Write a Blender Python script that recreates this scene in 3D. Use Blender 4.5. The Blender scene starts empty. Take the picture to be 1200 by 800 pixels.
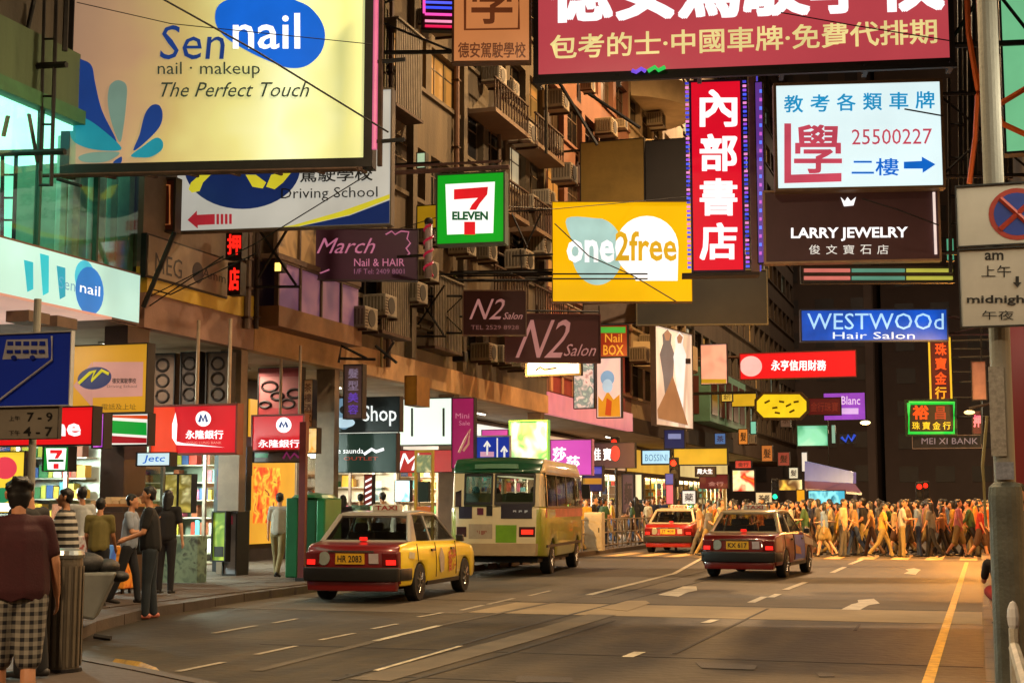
import bpy, math, random
import numpy as np
from mathutils import Vector, Matrix
random.seed(7)
SC = bpy.context.scene
COL = SC.collection
# ---------------------------------------------------------------- camera
FL, CH = 1700.0, 1.6
PITCH = math.atan(192 / FL)
YAW = math.atan(548 / math.hypot(FL, 192))
cd = bpy.data.cameras.new('camera'); cam = bpy.data.objects.new('camera', cd); COL.objects.link(cam)
cam.location = (0, 0, CH); cam.rotation_euler = (math.pi / 2 + PITCH, 0, YAW)
cd.sensor_width = 36; cd.lens = 36 * FL / 1200; cd.clip_end = 2000; cd.clip_start = 0.1
SC.camera = cam
# ---------------------------------------------------------------- world and exposure
w = bpy.data.worlds.new('World'); SC.world = w; w.use_nodes = True
nt = w.node_tree; bg = nt.nodes['Background']
bg.inputs[0].default_value = (0.60, 0.40, 0.25, 1); bg.inputs[1].default_value = 0.165
SC.view_settings.view_transform = 'Standard'; SC.view_settings.look = 'None'
SC.view_settings.exposure = 0; SC.view_settings.gamma = 1
SC.render.engine = 'CYCLES'; SC.cycles.use_denoising = True
SC.cycles.max_bounces = 5; SC.cycles.diffuse_bounces = 2; SC.cycles.glossy_bounces = 2
SC.cycles.transmission_bounces = 3; SC.cycles.sample_clamp_indirect = 2.5; SC.cycles.sample_clamp_direct = 0
SC.cycles.caustics_reflective = False; SC.cycles.caustics_refractive = False

# ---------------------------------------------------------------- place to picture geometry
CF = Vector((-math.sin(YAW) * math.cos(PITCH), math.cos(YAW) * math.cos(PITCH), math.sin(PITCH)))
CR = Vector((math.cos(YAW), math.sin(YAW), 0)); CU = CR.cross(CF); CC = Vector((0, 0, CH))
def ray(px, py): return CF + CR * ((px - 600) / FL) - CU * ((py - 400) / FL)
def gnd(px, py, z=0.0):
    r = ray(px, py); return CC + r * ((z - CH) / r.z)
def atY(px, py, Y):
    r = ray(px, py); return CC + r * (Y / r.y)
def atX(px, py, X):
    r = ray(px, py); return CC + r * (X / r.x)
def proj(P):
    d = Vector(P) - CC; k = d.dot(CF)
    if k < 0.1: return (-9999, -9999)
    return 600 + FL * d.dot(CR) / k, 400 - FL * d.dot(CU) / k
def seen(P, m=140):
    x, y = proj(P); return -m < x < 1200 + m and -m < y < 800 + m
def hx(s):
    s = s.lstrip('#'); v = [int(s[i:i + 2], 16) / 255 for i in (0, 2, 4)]
    return tuple(c / 12.92 if c <= .04045 else ((c + .055) / 1.055) ** 2.4 for c in v)

# ---------------------------------------------------------------- materials
_M = {}
def mat(color, rough=0.7, metal=0.0, var=0.25, scale=3.0, bump=0.0, streak=False, key=None, coat=0.0, spec=0.5):
    """Painted, plaster or metal surface with procedural grain and wear."""
    c = hx(color) if isinstance(color, str) else color
    k = ('m', c, rough, metal, var, scale, bump, streak, coat)
    if k in _M: return _M[k]
    m = bpy.data.materials.new('surface'); m.use_nodes = True; n = m.node_tree; b = n.nodes['Principled BSDF']
    b.inputs['Roughness'].default_value = rough; b.inputs['Metallic'].default_value = metal
    b.inputs['Coat Weight'].default_value = coat; b.inputs['Specular IOR Level'].default_value = spec
    tc = n.nodes.new('ShaderNodeTexCoord'); mp = n.nodes.new('ShaderNodeMapping')
    n.links.new(tc.outputs['Object'], mp.inputs[0])
    mp.inputs['Scale'].default_value = (1, 1, 0.12) if streak else (1, 1, 1)
    no = n.nodes.new('ShaderNodeTexNoise'); no.inputs['Scale'].default_value = scale; no.inputs['Detail'].default_value = 6
    no.inputs['Roughness'].default_value = 0.65
    n.links.new(mp.outputs[0], no.inputs['Vector'])
    cr = n.nodes.new('ShaderNodeValToRGB'); cr.color_ramp.elements[0].position = 0.3; cr.color_ramp.elements[1].position = 0.7
    lo = tuple(max(0, x * (1 - var)) for x in c); hi = tuple(min(1, x * (1 + var * .6)) for x in c)
    cr.color_ramp.elements[0].color = (*lo, 1); cr.color_ramp.elements[1].color = (*hi, 1)
    n.links.new(no.outputs['Fac'], cr.inputs[0]); n.links.new(cr.outputs[0], b.inputs['Base Color'])
    if bump:
        n2 = n.nodes.new('ShaderNodeTexNoise'); n2.inputs['Scale'].default_value = scale * 12; n2.inputs['Detail'].default_value = 4
        n.links.new(tc.outputs['Object'], n2.inputs['Vector'])
        bp = n.nodes.new('ShaderNodeBump'); bp.inputs['Strength'].default_value = bump; bp.inputs['Distance'].default_value = 0.02
        n.links.new(n2.outputs['Fac'], bp.inputs['Height']); n.links.new(bp.outputs[0], b.inputs['Normal'])
    _M[k] = m; return m
def glow(color, s=1.0, sample=False, var=0.10, scale=1.2, rough=0.35):
    """Backlit plastic, a lamp, or a part glowing in place of lamplight: it gives off light, a little uneven like a lightbox with tubes."""
    c = hx(color) if isinstance(color, str) else color
    k = ('g', c, s, sample, var, scale)
    if k in _M: return _M[k]
    m = bpy.data.materials.new('lit_surface'); m.use_nodes = True; n = m.node_tree; b = n.nodes['Principled BSDF']
    b.inputs['Base Color'].default_value = (*[x * .35 for x in c], 1); b.inputs['Roughness'].default_value = rough
    b.inputs['Emission Strength'].default_value = s
    tc = n.nodes.new('ShaderNodeTexCoord'); no = n.nodes.new('ShaderNodeTexNoise'); no.inputs['Scale'].default_value = scale
    no.inputs['Detail'].default_value = 3
    n.links.new(tc.outputs['Object'], no.inputs['Vector'])
    cr = n.nodes.new('ShaderNodeValToRGB'); cr.color_ramp.elements[0].position = 0.3; cr.color_ramp.elements[1].position = 0.7
    cr.color_ramp.elements[0].color = (*[x * (1 - var * 1.6) for x in c], 1); cr.color_ramp.elements[1].color = (*[min(1, x * (1 + var)) for x in c], 1)
    n.links.new(no.outputs['Fac'], cr.inputs[0]); n.links.new(cr.outputs[0], b.inputs['Emission Color'])
    m.cycles.emission_sampling = 'FRONT' if sample else 'NONE'
    _M[k] = m; return m
def poster(cols, s=0.8, scale=3.0, stretch=(1, 1, 1), sample=False, seed=0.0, soft=False):
    """Printed or backlit picture: patches of the given colours."""
    k = ('p', tuple(cols), s, scale, stretch, sample, seed)
    if k in _M: return _M[k]
    m = bpy.data.materials.new('printed_picture'); m.use_nodes = True; n = m.node_tree; b = n.nodes['Principled BSDF']
    tc = n.nodes.new('ShaderNodeTexCoord'); mp = n.nodes.new('ShaderNodeMapping'); mp.inputs['Scale'].default_value = stretch
    mp.inputs['Location'].default_value = (seed, seed * 2, seed * 3)
    n.links.new(tc.outputs['Object'], mp.inputs[0])
    no = n.nodes.new('ShaderNodeTexNoise'); no.inputs['Scale'].default_value = scale; no.inputs['Detail'].default_value = 2.0
    no.inputs['Distortion'].default_value = 0.6
    n.links.new(mp.outputs[0], no.inputs['Vector'])
    cr = n.nodes.new('ShaderNodeValToRGB'); cr.color_ramp.interpolation = 'LINEAR' if soft else 'EASE'
    els = cr.color_ramp.elements
    while len(els) < len(cols): els.new(0.5)
    for i, c in enumerate(cols):
        els[i].position = 0.3 + 0.42 * i / max(1, len(cols) - 1); els[i].color = (*hx(c), 1)
    n.links.new(no.outputs['Fac'], cr.inputs[0]); n.links.new(cr.outputs[0], b.inputs['Base Color'])
    n.links.new(cr.outputs[0], b.inputs['Emission Color']); b.inputs['Emission Strength'].default_value = s
    b.inputs['Roughness'].default_value = 0.5
    m.cycles.emission_sampling = 'FRONT' if sample else 'NONE'
    _M[k] = m; return m
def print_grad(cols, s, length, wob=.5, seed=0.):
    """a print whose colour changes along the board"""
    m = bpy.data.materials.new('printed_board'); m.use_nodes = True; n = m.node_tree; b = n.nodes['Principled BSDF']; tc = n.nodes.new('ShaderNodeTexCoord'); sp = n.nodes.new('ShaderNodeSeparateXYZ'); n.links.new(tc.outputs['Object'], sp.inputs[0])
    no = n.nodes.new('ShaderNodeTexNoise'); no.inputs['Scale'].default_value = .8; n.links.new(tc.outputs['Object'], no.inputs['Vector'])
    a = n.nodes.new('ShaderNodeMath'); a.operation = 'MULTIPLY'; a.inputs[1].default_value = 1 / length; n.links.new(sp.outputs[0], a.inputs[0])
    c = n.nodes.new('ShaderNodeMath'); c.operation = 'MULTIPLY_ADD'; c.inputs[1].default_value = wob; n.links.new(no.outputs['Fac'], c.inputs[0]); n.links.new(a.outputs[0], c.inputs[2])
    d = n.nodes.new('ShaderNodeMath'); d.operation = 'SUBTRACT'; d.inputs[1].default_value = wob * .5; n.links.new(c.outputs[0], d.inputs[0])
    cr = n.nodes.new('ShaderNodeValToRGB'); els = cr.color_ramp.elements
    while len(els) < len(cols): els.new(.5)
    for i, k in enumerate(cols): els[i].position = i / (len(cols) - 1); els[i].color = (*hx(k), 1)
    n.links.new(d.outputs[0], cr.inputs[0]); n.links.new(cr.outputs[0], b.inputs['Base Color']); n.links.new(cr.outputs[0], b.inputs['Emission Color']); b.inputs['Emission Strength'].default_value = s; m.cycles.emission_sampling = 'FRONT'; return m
def glass_dark(color='#1a1a1c', rough=0.08):
    k = ('gl', color, rough)
    if k in _M: return _M[k]
    m = mat(color, rough, 0.0, 0.3, 0.6); m = m.copy(); b = m.node_tree.nodes['Principled BSDF']
    b.inputs['Specular IOR Level'].default_value = 0.9
    _M[k] = m; return m
def clear_glass(tint=(0.9, 0.97, 0.93)):
    k = ('cg', tint)
    if k in _M: return _M[k]
    m = bpy.data.materials.new('clear_glass'); m.use_nodes = True; n = m.node_tree
    out = n.nodes['Material Output']; tr = n.nodes.new('ShaderNodeBsdfTransparent'); tr.inputs[0].default_value = (*tint, 1)
    gl = n.nodes.new('ShaderNodeBsdfGlossy'); gl.inputs['Roughness'].default_value = 0.05
    fr = n.nodes.new('ShaderNodeMapRange'); lw = n.nodes.new('ShaderNodeLayerWeight'); lw.inputs[0].default_value = .3; n.links.new(lw.outputs['Facing'], fr.inputs[0]); fr.inputs[3].default_value = .04; fr.inputs[4].default_value = .30; mx = n.nodes.new('ShaderNodeMixShader')
    n.links.new(fr.outputs[0], mx.inputs[0]); n.links.new(tr.outputs[0], mx.inputs[1]); n.links.new(gl.outputs[0], mx.inputs[2])
    n.links.new(mx.outputs[0], out.inputs[0]); _M[k] = m; return m

DARK = lambda: mat('#1d1a1a', .6, .3, .3, 6)
STEEL = lambda: mat('#2b2826', .55, .6, .4, 8)
RUST = lambda: mat('#4a3426', .75, .3, .5, 6)

# ---------------------------------------------------------------- mesh building
class MB:
    def __init__(s): s.v = []; s.f = []; s.m = []
    def add(s, vs, fs, mi=0):
        o = len(s.v); s.v += [tuple(v) for v in vs]; s.f += [tuple(i + o for i in f) for f in fs]; s.m += [mi] * len(fs); return s
    def box(s, x0, y0, z0, x1, y1, z1, mi=0):
        x0, x1 = sorted((x0, x1)); y0, y1 = sorted((y0, y1)); z0, z1 = sorted((z0, z1))
        v = [(x, y, z) for z in (z0, z1) for y in (y0, y1) for x in (x0, x1)]
        return s.add(v, [(0, 2, 3, 1), (4, 5, 7, 6), (0, 1, 5, 4), (2, 6, 7, 3), (0, 4, 6, 2), (1, 3, 7, 5)], mi)
    def tube(s, pts, r, n=6, mi=0, r2=None, cap=True):
        pts = [Vector(p) for p in pts]; rings = []; N = len(pts)
        for i, p in enumerate(pts):
            d = (pts[min(i + 1, N - 1)] - pts[max(i - 1, 0)])
            d = d.normalized() if d.length > 1e-9 else Vector((0, 0, 1))
            a = d.cross(Vector((0, 0, 1)))
            if a.length < 1e-3: a = d.cross(Vector((1, 0, 0)))
            a.normalize(); b = d.cross(a)
            rr = r if r2 is None else r + (r2 - r) * i / max(1, N - 1)
            rings.append([p + (a * math.cos(2 * math.pi * k / n) + b * math.sin(2 * math.pi * k / n)) * rr for k in range(n)])
        vs = [q for R in rings for q in R]; fs = []
        for i in range(N - 1):
            for k in range(n): fs.append((i * n + k, i * n + (k + 1) % n, (i + 1) * n + (k + 1) % n, (i + 1) * n + k))
        if cap: fs += [tuple(range(n))[::-1], tuple(range((N - 1) * n, N * n))]
        return s.add(vs, fs, mi)
    def prism(s, pts, axis, a, b, mi=0):
        """pts 2-D outline, pushed from a to b along axis 0/1/2."""
        def P(u, v, t): return ((t, u, v), (u, t, v), (u, v, t))[axis]
        n = len(pts); vs = [P(u, v, a) for u, v in pts] + [P(u, v, b) for u, v in pts]
        fs = [tuple(range(n)), tuple(range(n, 2 * n))[::-1]] + [(i, n + i, n + (i + 1) % n, (i + 1) % n) for i in range(n)]
        return s.add(vs, fs, mi)
    def lathe(s, c, prof, n=16, mi=0, axis=2):
        vs = []; c = Vector(c)
        for r, h in prof:
            for k in range(n):
                a = 2 * math.pi * k / n; q = (r * math.cos(a), r * math.sin(a), h)
                if axis == 0: q = (q[2], q[0], q[1])
                if axis == 1: q = (q[0], q[2], q[1])
                vs.append(c + Vector(q))
        fs = []
        for i in range(len(prof) - 1):
            for k in range(n): fs.append((i * n + k, i * n + (k + 1) % n, (i + 1) * n + (k + 1) % n, (i + 1) * n + k))
        fs += [tuple(range(n))[::-1], tuple(range((len(prof) - 1) * n, len(prof) * n))]
        return s.add(vs, fs, mi)
    def blob(s, c, r, n=10, m=6, mi=0):
        c = Vector(c); vs = []
        for i in range(1, m):
            t = math.pi * i / m
            for k in range(n):
                a = 2 * math.pi * k / n
                vs.append(c + Vector((r[0] * math.sin(t) * math.cos(a), r[1] * math.sin(t) * math.sin(a), r[2] * math.cos(t))))
        top = len(vs); vs += [c + Vector((0, 0, r[2])), c - Vector((0, 0, r[2]))]; fs = []
        for i in range(m - 2):
            for k in range(n): fs.append((i * n + k, (i + 1) * n + k, (i + 1) * n + (k + 1) % n, i * n + (k + 1) % n))
        for k in range(n):
            fs.append((top, k, (k + 1) % n)); fs.append((top + 1, (m - 2) * n + (k + 1) % n, (m - 2) * n + k))
        return s.add(vs, fs, mi)
    def build(s, name, mats, parent=None, origin=None, smooth=False, bevel=0, fixn=True):
        me = bpy.data.meshes.new(name); o = Vector(origin) if origin else None
        me.from_pydata([tuple(Vector(v) - o) for v in s.v] if o else s.v, [], s.f)
        mats = mats if isinstance(mats, (list, tuple)) else [mats]
        for m in mats: me.materials.append(m)
        me.polygons.foreach_set('material_index', s.m)
        if fixn:
            import bmesh
            bm = bmesh.new(); bm.from_mesh(me); bmesh.ops.recalc_face_normals(bm, faces=bm.faces)
            if bevel:
                bmesh.ops.bevel(bm, geom=[e for e in bm.edges if len(e.link_faces) == 2 and e.calc_face_angle(0) > 0.6], offset=bevel, segments=2, affect='EDGES', profile=0.5, clamp_overlap=True)
            bm.to_mesh(me); bm.free()
        me.update()
        if smooth: me.polygons.foreach_set('use_smooth', [True] * len(me.polygons))
        ob = bpy.data.objects.new(name, me); COL.objects.link(ob)
        if o and not parent: ob.location = o
        if parent: ob.parent = parent
        return ob
def tag(o, label=None, cat=None, group=None, kind=None):
    if label: o['label'] = label
    if cat: o['category'] = cat
    if group: o['group'] = group
    if kind: o['kind'] = kind
    return o
def thing(name, label, cat, loc=(0, 0, 0), rz=0, group=None):
    o = bpy.data.objects.new(name, None); COL.objects.link(o); o.empty_display_size = .2
    o.location = loc; o.rotation_euler = (0, 0, rz); return tag(o, label, cat, group)
def copy_tree(o, parent=None, **kw):
    c = o.copy(); COL.objects.link(c)
    if parent: c.parent = parent
    for ch in list(o.children): copy_tree(ch, c)
    return c
def lamp(name, kind, loc, power, color, parent=None, size=.2, target=None, angle=2.4, blend=.8):
    l = bpy.data.lights.new(name, kind); l.energy = power; l.color = color
    if kind == 'AREA': l.size = size
    else: l.shadow_soft_size = size
    if kind == 'SPOT': l.spot_size = angle; l.spot_blend = blend
    o = bpy.data.objects.new(name, l); COL.objects.link(o); o.location = loc
    if target is not None: o.rotation_euler = (Vector(target) - Vector(loc)).to_track_quat('-Z', 'Y').to_euler()
    if parent: o.parent = parent
    return o

# ---------------------------------------------------------------- lettering
_T = {}
def text_mesh(s, bold):
    k = (s, bold)
    if k in _T: return _T[k]
    cu = bpy.data.curves.new('lettering', 'FONT'); cu.body = s; cu.resolution_u = 2; cu.offset = bold; cu.fill_mode = 'FRONT'
    ob = bpy.data.objects.new('t', cu); COL.objects.link(ob)
    me = bpy.data.meshes.new_from_object(ob.evaluated_get(bpy.context.evaluated_depsgraph_get()))
    v = [tuple(x.co) for x in me.vertices]; f = [tuple(p.vertices) for p in me.polygons]
    bpy.data.objects.remove(ob); bpy.data.curves.remove(cu); bpy.data.meshes.remove(me)
    xs = [a[0] for a in v]; ys = [a[1] for a in v]
    _T[k] = (v, f, min(xs), max(xs), min(ys), max(ys)); return _T[k]
def letters(parent, s, bl, br, tl, mt, y=-0.012, bold=0.0, slant=0.0, name='lettering'):
    """Lettering fitted to a parallelogram bl/br/tl in the sign's own x,z plane."""
    cjk = any(ord(ch) > 0x2e80 for ch in s); extra = bold if cjk else 0
    v, f, x0, x1, y0, y1 = text_mesh(s, min(bold, .005) if cjk else bold)
    bl, br, tl = Vector(bl), Vector(br), Vector(tl); h = (tl - bl)
    out = []
    for a in v:
        u = (a[0] - x0) / (x1 - x0); t = (a[1] - y0) / (y1 - y0)
        q = bl + (br - bl) * u + h * t; out.append((q.x + slant * h.length * t, y, q.y))
    mb = MB(); mb.add(out, f)
    if extra > .006:   # heavier strokes: the same glyphs laid a hair apart
        d = extra * .9 * h.length / max(.5, (y1 - y0)); k = 0
        for dx in (-1, 0, 1):
            for dz in (-1, 0, 1):
                if dx or dz: k += 1; mb.add([(q[0] + dx * d, q[1] - .0002 * k, q[2] + dz * d * .8) for q in out], f)
    return mb.build(name, mt, parent, fixn=False)

class Sign:
    """A board hung over the street; drawing on it is given in the board's own plane."""
    def __init__(s, name, label, cat, x0, yb, x1, ytop, Y0, yb1=None, Y1=None, depth=.22, border=.05, face=None, case=None, group=None, plain=False):
        yb1 = yb if yb1 is None else yb1
        P0 = atY(x0, yb, Y0); r = ray(x1, yb1)
        if Y1 is not None: P1 = atY(x1, yb1, Y1)
        elif plain: P1 = atY(x1, yb1, Y0)
        else: P1 = CC + r * ((P0.z - CH) / r.z)
        e = Vector((P1.x - P0.x, P1.y - P0.y, 0)); s.w = e.length; e.normalize(); s.e = e; s.P0 = P0
        s.n = Vector((-e.y, e.x, 0)); d0 = P0 - CC; k = (400 - ytop) / FL
        s.h = (k * d0.dot(CF) - d0.dot(CU)) / (CU.z - k * CF.z); s.depth = depth
        s.root = thing(name, label, cat, P0, math.atan2(e.y, e.x), group)
        s.case = case or DARK(); b = border
        if b > 0:
            mb = MB(); mb.box(-b, .012, -b, s.w + b, depth, s.h + b)
            mb.box(-b, -.03, -b, s.w + b, .0115, 0); mb.box(-b, -.03, s.h, s.w + b, .0115, s.h + b)
            mb.box(-b, -.03, 0, 0, .0115, s.h); mb.box(s.w, -.03, 0, s.w + b, .0115, s.h)
            mb.build('casing', s.case, s.root)
            MB().box(.001, 0, .001, s.w - .001, .0105, s.h - .001).build('face', face, s.root)
        else:
            MB().box(0, 0, 0, s.w, depth, s.h).build('panel', face, s.root)
        s.layer = 0
    def L(s, px, py):
        r = ray(px, py); t = (s.P0 - CC).dot(s.n) / r.dot(s.n); q = CC + r * t - s.P0
        return Vector((q.dot(s.e), q.z))
    def y(s): s.layer += 1; return -.002 - .0022 * s.layer
    def poly(s, pts, mt, name='graphic'):
        q = [s.L(*p) for p in pts]; y = s.y()
        if name in ('petal', 'logo_oval', 'blue_shape'):   # smooth closed curve through the points
            n = len(q); out = []
            for i in range(n):
                a, b, c, d = q[i - 1], q[i], q[(i + 1) % n], q[(i + 2) % n]
                for k in range(5):
                    t = k / 5; out.append(.5 * (2 * b + (c - a) * t + (2 * a - 5 * b + 4 * c - d) * t * t + (3 * b - 3 * c + d - a) * t ** 3))
            q = out
        q = [Vector((min(max(a.x, .002), s.w - .002), min(max(a.y, .002), s.h - .002))) for a in q]
        return MB().prism([tuple(a) for a in q], 1, y, y + .0018).build(name, mt, s.root)
    def rect(s, x0, y0, x1, y1, mt, name='graphic'): return s.poly([(x0, y1), (x1, y1), (x1, y0), (x0, y0)], mt, name)
    def oval(s, cx, cy, rx, ry, mt, name='graphic', a0=0, n=28, tilt=0):
        pts = []
        for i in range(n):
            a = 2 * math.pi * i / n; u = rx * math.cos(a); v = ry * math.sin(a)
            pts.append((cx + u * math.cos(tilt) - v * math.sin(tilt), cy + u * math.sin(tilt) + v * math.cos(tilt)))
        return s.poly(pts, mt, name)
    def ring(s, cx, cy, rx, ry, wd, mt, name='graphic', n=28, a0=0, a1=2 * math.pi):
        y = s.y(); mb = MB(); pts = [s.L(cx + rx * math.cos(a0 + (a1 - a0) * i / n), cy + ry * math.sin(a0 + (a1 - a0) * i / n)) for i in range(n + 1)]
        mb.tube([(p.x, y, p.y) for p in pts], wd, 4); return mb.build(name, mt, s.root)
    def line(s, pts, wd, mt, name='stroke', out=0.0, n=5):
        y = s.y() - out; q = [s.L(*p) for p in pts]
        return MB().tube([(p.x, y, p.y) for p in q], wd, n).build(name, mt, s.root)
    def text(s, t, x0, y0, x1, y1, mt, bold=0.0, slant=0.0, dy=0.0, name='lettering'):
        """rect in picture pixels, dy = how far the right end sits below the left"""
        return letters(s.root, t, s.L(x0, y1), s.L(x1, y1 + dy), s.L(x0, y0), mt, s.y() - .001, bold, slant, name)
    def arm(s, X, zs=(.15, .85), r=.03, brace=True, mt=None):
        """steel arms back to the wall plane X"""
        left = X < s.P0.x; mb = MB()
        a = Vector((0 if left else s.w, 0)); D = (X - (s.P0.x if left else s.P0.x + s.e.x * s.w)) / s.e.x
        for z in zs: mb.tube([(a.x, s.depth * .6, s.h * z), (a.x + D, s.depth * .6, s.h * z)], r, 6)
        if brace:
            mb.tube([(a.x, s.depth * .6, s.h * zs[0]), (a.x + D, s.depth * .6, s.h * zs[-1])], r * .6, 5)
            mb.tube([(a.x, s.depth * .6, s.h * zs[-1]), (a.x + D, s.depth * .6, s.h * zs[0])], r * .6, 5)
        return mb.build('bracket', mt or STEEL(), s.root)
def drive_kids(o): return list(o.children)
# ================================================================ ground
def struct(mb, name, m, parent=None, **k):
    o = mb.build(name, m, parent, **k)
    if not parent: o['kind'] = 'structure'
    return o
asph = mat('#3d3322', .62, 0, .42, .5, .7, key='asph', spec=.3)
_n = asph.node_tree; _b = _n.nodes['Principled BSDF']; _src = _b.inputs['Base Color'].links[0].from_socket   # oil stains, patches and fine chippings
_tc = _n.nodes.new('ShaderNodeTexCoord'); _mx = None
for _sc, _st, _lo, _hi, _f in ((2.3, (1, .25, 1), .42, .62, .45), (38, (1, 1, 1), .35, .65, .35), (.22, (1.6, .5, 1), .4, .62, .4)):
    _mp = _n.nodes.new('ShaderNodeMapping'); _mp.inputs['Scale'].default_value = _st; _n.links.new(_tc.outputs['Object'], _mp.inputs[0]); _no = _n.nodes.new('ShaderNodeTexNoise'); _no.inputs['Scale'].default_value = _sc; _no.inputs['Detail'].default_value = 8; _n.links.new(_mp.outputs[0], _no.inputs['Vector'])
    _cr = _n.nodes.new('ShaderNodeMapRange'); _cr.inputs[1].default_value = _lo; _cr.inputs[2].default_value = _hi; _cr.inputs[3].default_value = 1 - _f; _cr.inputs[4].default_value = 1.08; _n.links.new(_no.outputs['Fac'], _cr.inputs[0])
    _vm = _n.nodes.new('ShaderNodeVectorMath'); _vm.operation = 'MULTIPLY'; _n.links.new(_src, _vm.inputs[0]); _n.links.new(_cr.outputs[0], _vm.inputs[1]); _src = _vm.outputs[0]
_n.links.new(_src, _b.inputs['Base Color'])
struct(MB().box(-300, -60, -.5, 300, 700, -.02), 'ground', mat('#3a332e', .8))
road = struct(MB().box(-30, -20, -.3, 26, 175, 0), 'road', asph)
pave_m = mat('#40332a', .85, 0, .35, 1.1, .4)
kerb_m = mat('#463a30', .7, 0, .3, 2.5, .3)
# left pavement with the corner that swells out at the near end
edge = [(-4.4, -8), (-4.4, 8.2), (-5.0, 9.5), (-6.1, 10.8), (-7.3, 11.6), (-8.6, 12.4), (-9.9, 14.0), (-10.9, 16.2), (-11.55, 18.5), (-11.9, 22), (-12, 28), (-12.1, 44), (-12.1, 170)]
mb = MB(); mb.prism([(-24, -8)] + edge + [(-24, 170)], 2, -.2, .13)
pavement = struct(mb, 'pavement', pave_m)
mb = MB()
for i in range(len(edge) - 1):
    (xa, ya), (xb, yb) = edge[i], edge[i + 1]; L = math.hypot(xb - xa, yb - ya); n = max(1, int(L / 1.0))
    nx, ny = (yb - ya) / L, -(xb - xa) / L
    for k in range(min(n, 60)):
        t0, t1 = k / n + .008 / max(L / n, .2), (k + 1) / n - .008 / max(L / n, .2)
        ax, ay, bx_, by_ = xa + (xb - xa) * t0, ya + (yb - ya) * t0, xa + (xb - xa) * t1, ya + (yb - ya) * t1
        q = [(ax, ay), (bx_, by_), (bx_ + nx * .15, by_ + ny * .15), (ax + nx * .15, ay + ny * .15)]
        m2 = MB(); m2.prism(q, 2, -.1, .14); o = m2.build('kerb_stone', kerb_m, pavement)
# paving slabs near enough to tell apart
slab_me = None
sm = mat('#46382c', .85, 0, .3, 1.7, .35)
for iy in range(26):
    for ix in range(9):
        x = -12.35 - ix * .62 - .0; y = 18.2 + iy * .62
        if not seen((x, y, .13), 0): continue
        if slab_me is None:
            o = MB().box(-.3, -.3, 0, .3, .3, .018).build('paving_slab', sm, pavement); slab_me = o.data
        else:
            o = bpy.data.objects.new('paving_slab', slab_me); COL.objects.link(o); o.parent = pavement
        o.location = (x, y, .126 + random.uniform(0, .006))
right_pave = struct(MB().box(.12, -12, -.2, 3.4, 175, .13), 'pavement', mat('#5a3c30', .75, 0, .3, 1.3, .4))
for k in range(70):
    y = 8 + k * 1.0
    MB().box(0, y + .008, -.1, .12, y + .992, .14).build('kerb_stone', kerb_m, right_pave)
def gp(pts): return [tuple(gnd(*p).xy) for p in pts]
def mark(name, pts, m, z=.006, h=.002):
    return MB().prism(gp(pts), 2, z, z + h).build(name, m, road)
white = mat('#a89e88', .6, 0, .5, 4, .2); yell = mat('#b88c20', .6, 0, .6, 6, .2); pale = mat('#7d6c50', .8, 0, .25, .8, .3)
worn = mat('#453b2c', .8, 0, .35, 1.2, .3); seam = mat('#1f1a17', .8, 0, .3, 4); patch = mat('#2f2823', .7, 0, .3, 4, .3)
# concrete strips across the road
def strip(y0, y1, xa, xb, m, z): return MB().box(xa, y0, z, xb, y1, z + .002).build('concrete_strip', m, road)
strip(20.9, 23.3, -7.4, -.02, pale, .002)
strip(20.6, 23.6, -11.75, -7.41, worn, .002)
strip(23.5, 25.6, -11.8, -.02, worn, .002)
strip(15.4, 15.46, -8, -.02, seam, .002)
strip(12.9, 12.96, -5.8, -.02, seam, .002)
strip(44.2, 50.6, -12.1, -.02, worn, .002)
def lineY(x0, y0, y1, wd, m, x1=None, name='lane_line', z=.006):
    x1 = x0 if x1 is None else x1
    return MB().prism([(x0 - wd / 2, y0), (x0 + wd / 2, y0), (x1 + wd / 2, y1), (x1 - wd / 2, y1)], 2, z, z + .002).build(name, m, road)
lineY(-.52, 9, 43.5, .105, yell, -.40, 'yellow_line')
for a, b in [((735, 770), (750, 764)), ((826, 730), (838, 726)), ((880, 706), (896, 699)), ((903, 700), (912, 696)), ((920, 691), (944, 682)), ((975, 671), (990, 664)), ((996, 661), (1026, 649))]:
    p, q = gnd(*a), gnd(*b); lineY(p.x, p.y, q.y, .13, white, q.x)
for a, b in [((208, 787), (262, 776)), ((300, 767), (347, 757)), ((375, 750), (415, 742)), ((436, 737), (465, 731)), ((490, 723), (518, 718)), ((540, 715), (566, 709)), ((572, 708), (602, 701)), ((620, 698), (645, 692)), ((320, 730), (348, 725)), ((250, 742), (300, 733))]:
    p, q = gnd(*a), gnd(*b); lineY(p.x, p.y, q.y, .08, mat('#8c8270', .7, 0, .5, 4, .2), q.x)
for a, b, m, wd in [((440, 751), (515, 733), white, .10), ((300, 786), (440, 751), worn, .14), ((515, 733), (690, 697), worn, .10), ((690, 697), (790, 672), white, .14), ((790, 672), (826, 652), white, .12),
                 ((392, 797), (600, 738), seam, .07), ((600, 738), (692, 714), seam, .07), ((692, 714), (872, 668), seam, .05), ((470, 800), (600, 764), seam, .05), ((600, 764), (720, 727), seam, .05),
                 ((440, 786), (540, 757), white, .06), ((432, 797), (600, 751), mat('#4e4434', .75, 0, .4, 2), .42), ((600, 751), (706, 720), mat('#4e4434', .75, 0, .4, 2), .42), ((790, 766), (900, 713), seam, .045), ((700, 700), (826, 668), worn, .2)]:
    p, q = gnd(*a), gnd(*b); lineY(p.x, p.y, q.y, wd, m, q.x, 'lane_line' if m is not seam else 'road_seam', z=.0065 if m is white else .0045)
mark('road_arrow', [(771, 697), (795, 699), (806, 694), (817, 692), (816, 687), (800, 687), (793, 690), (783, 693)], white)
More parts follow.
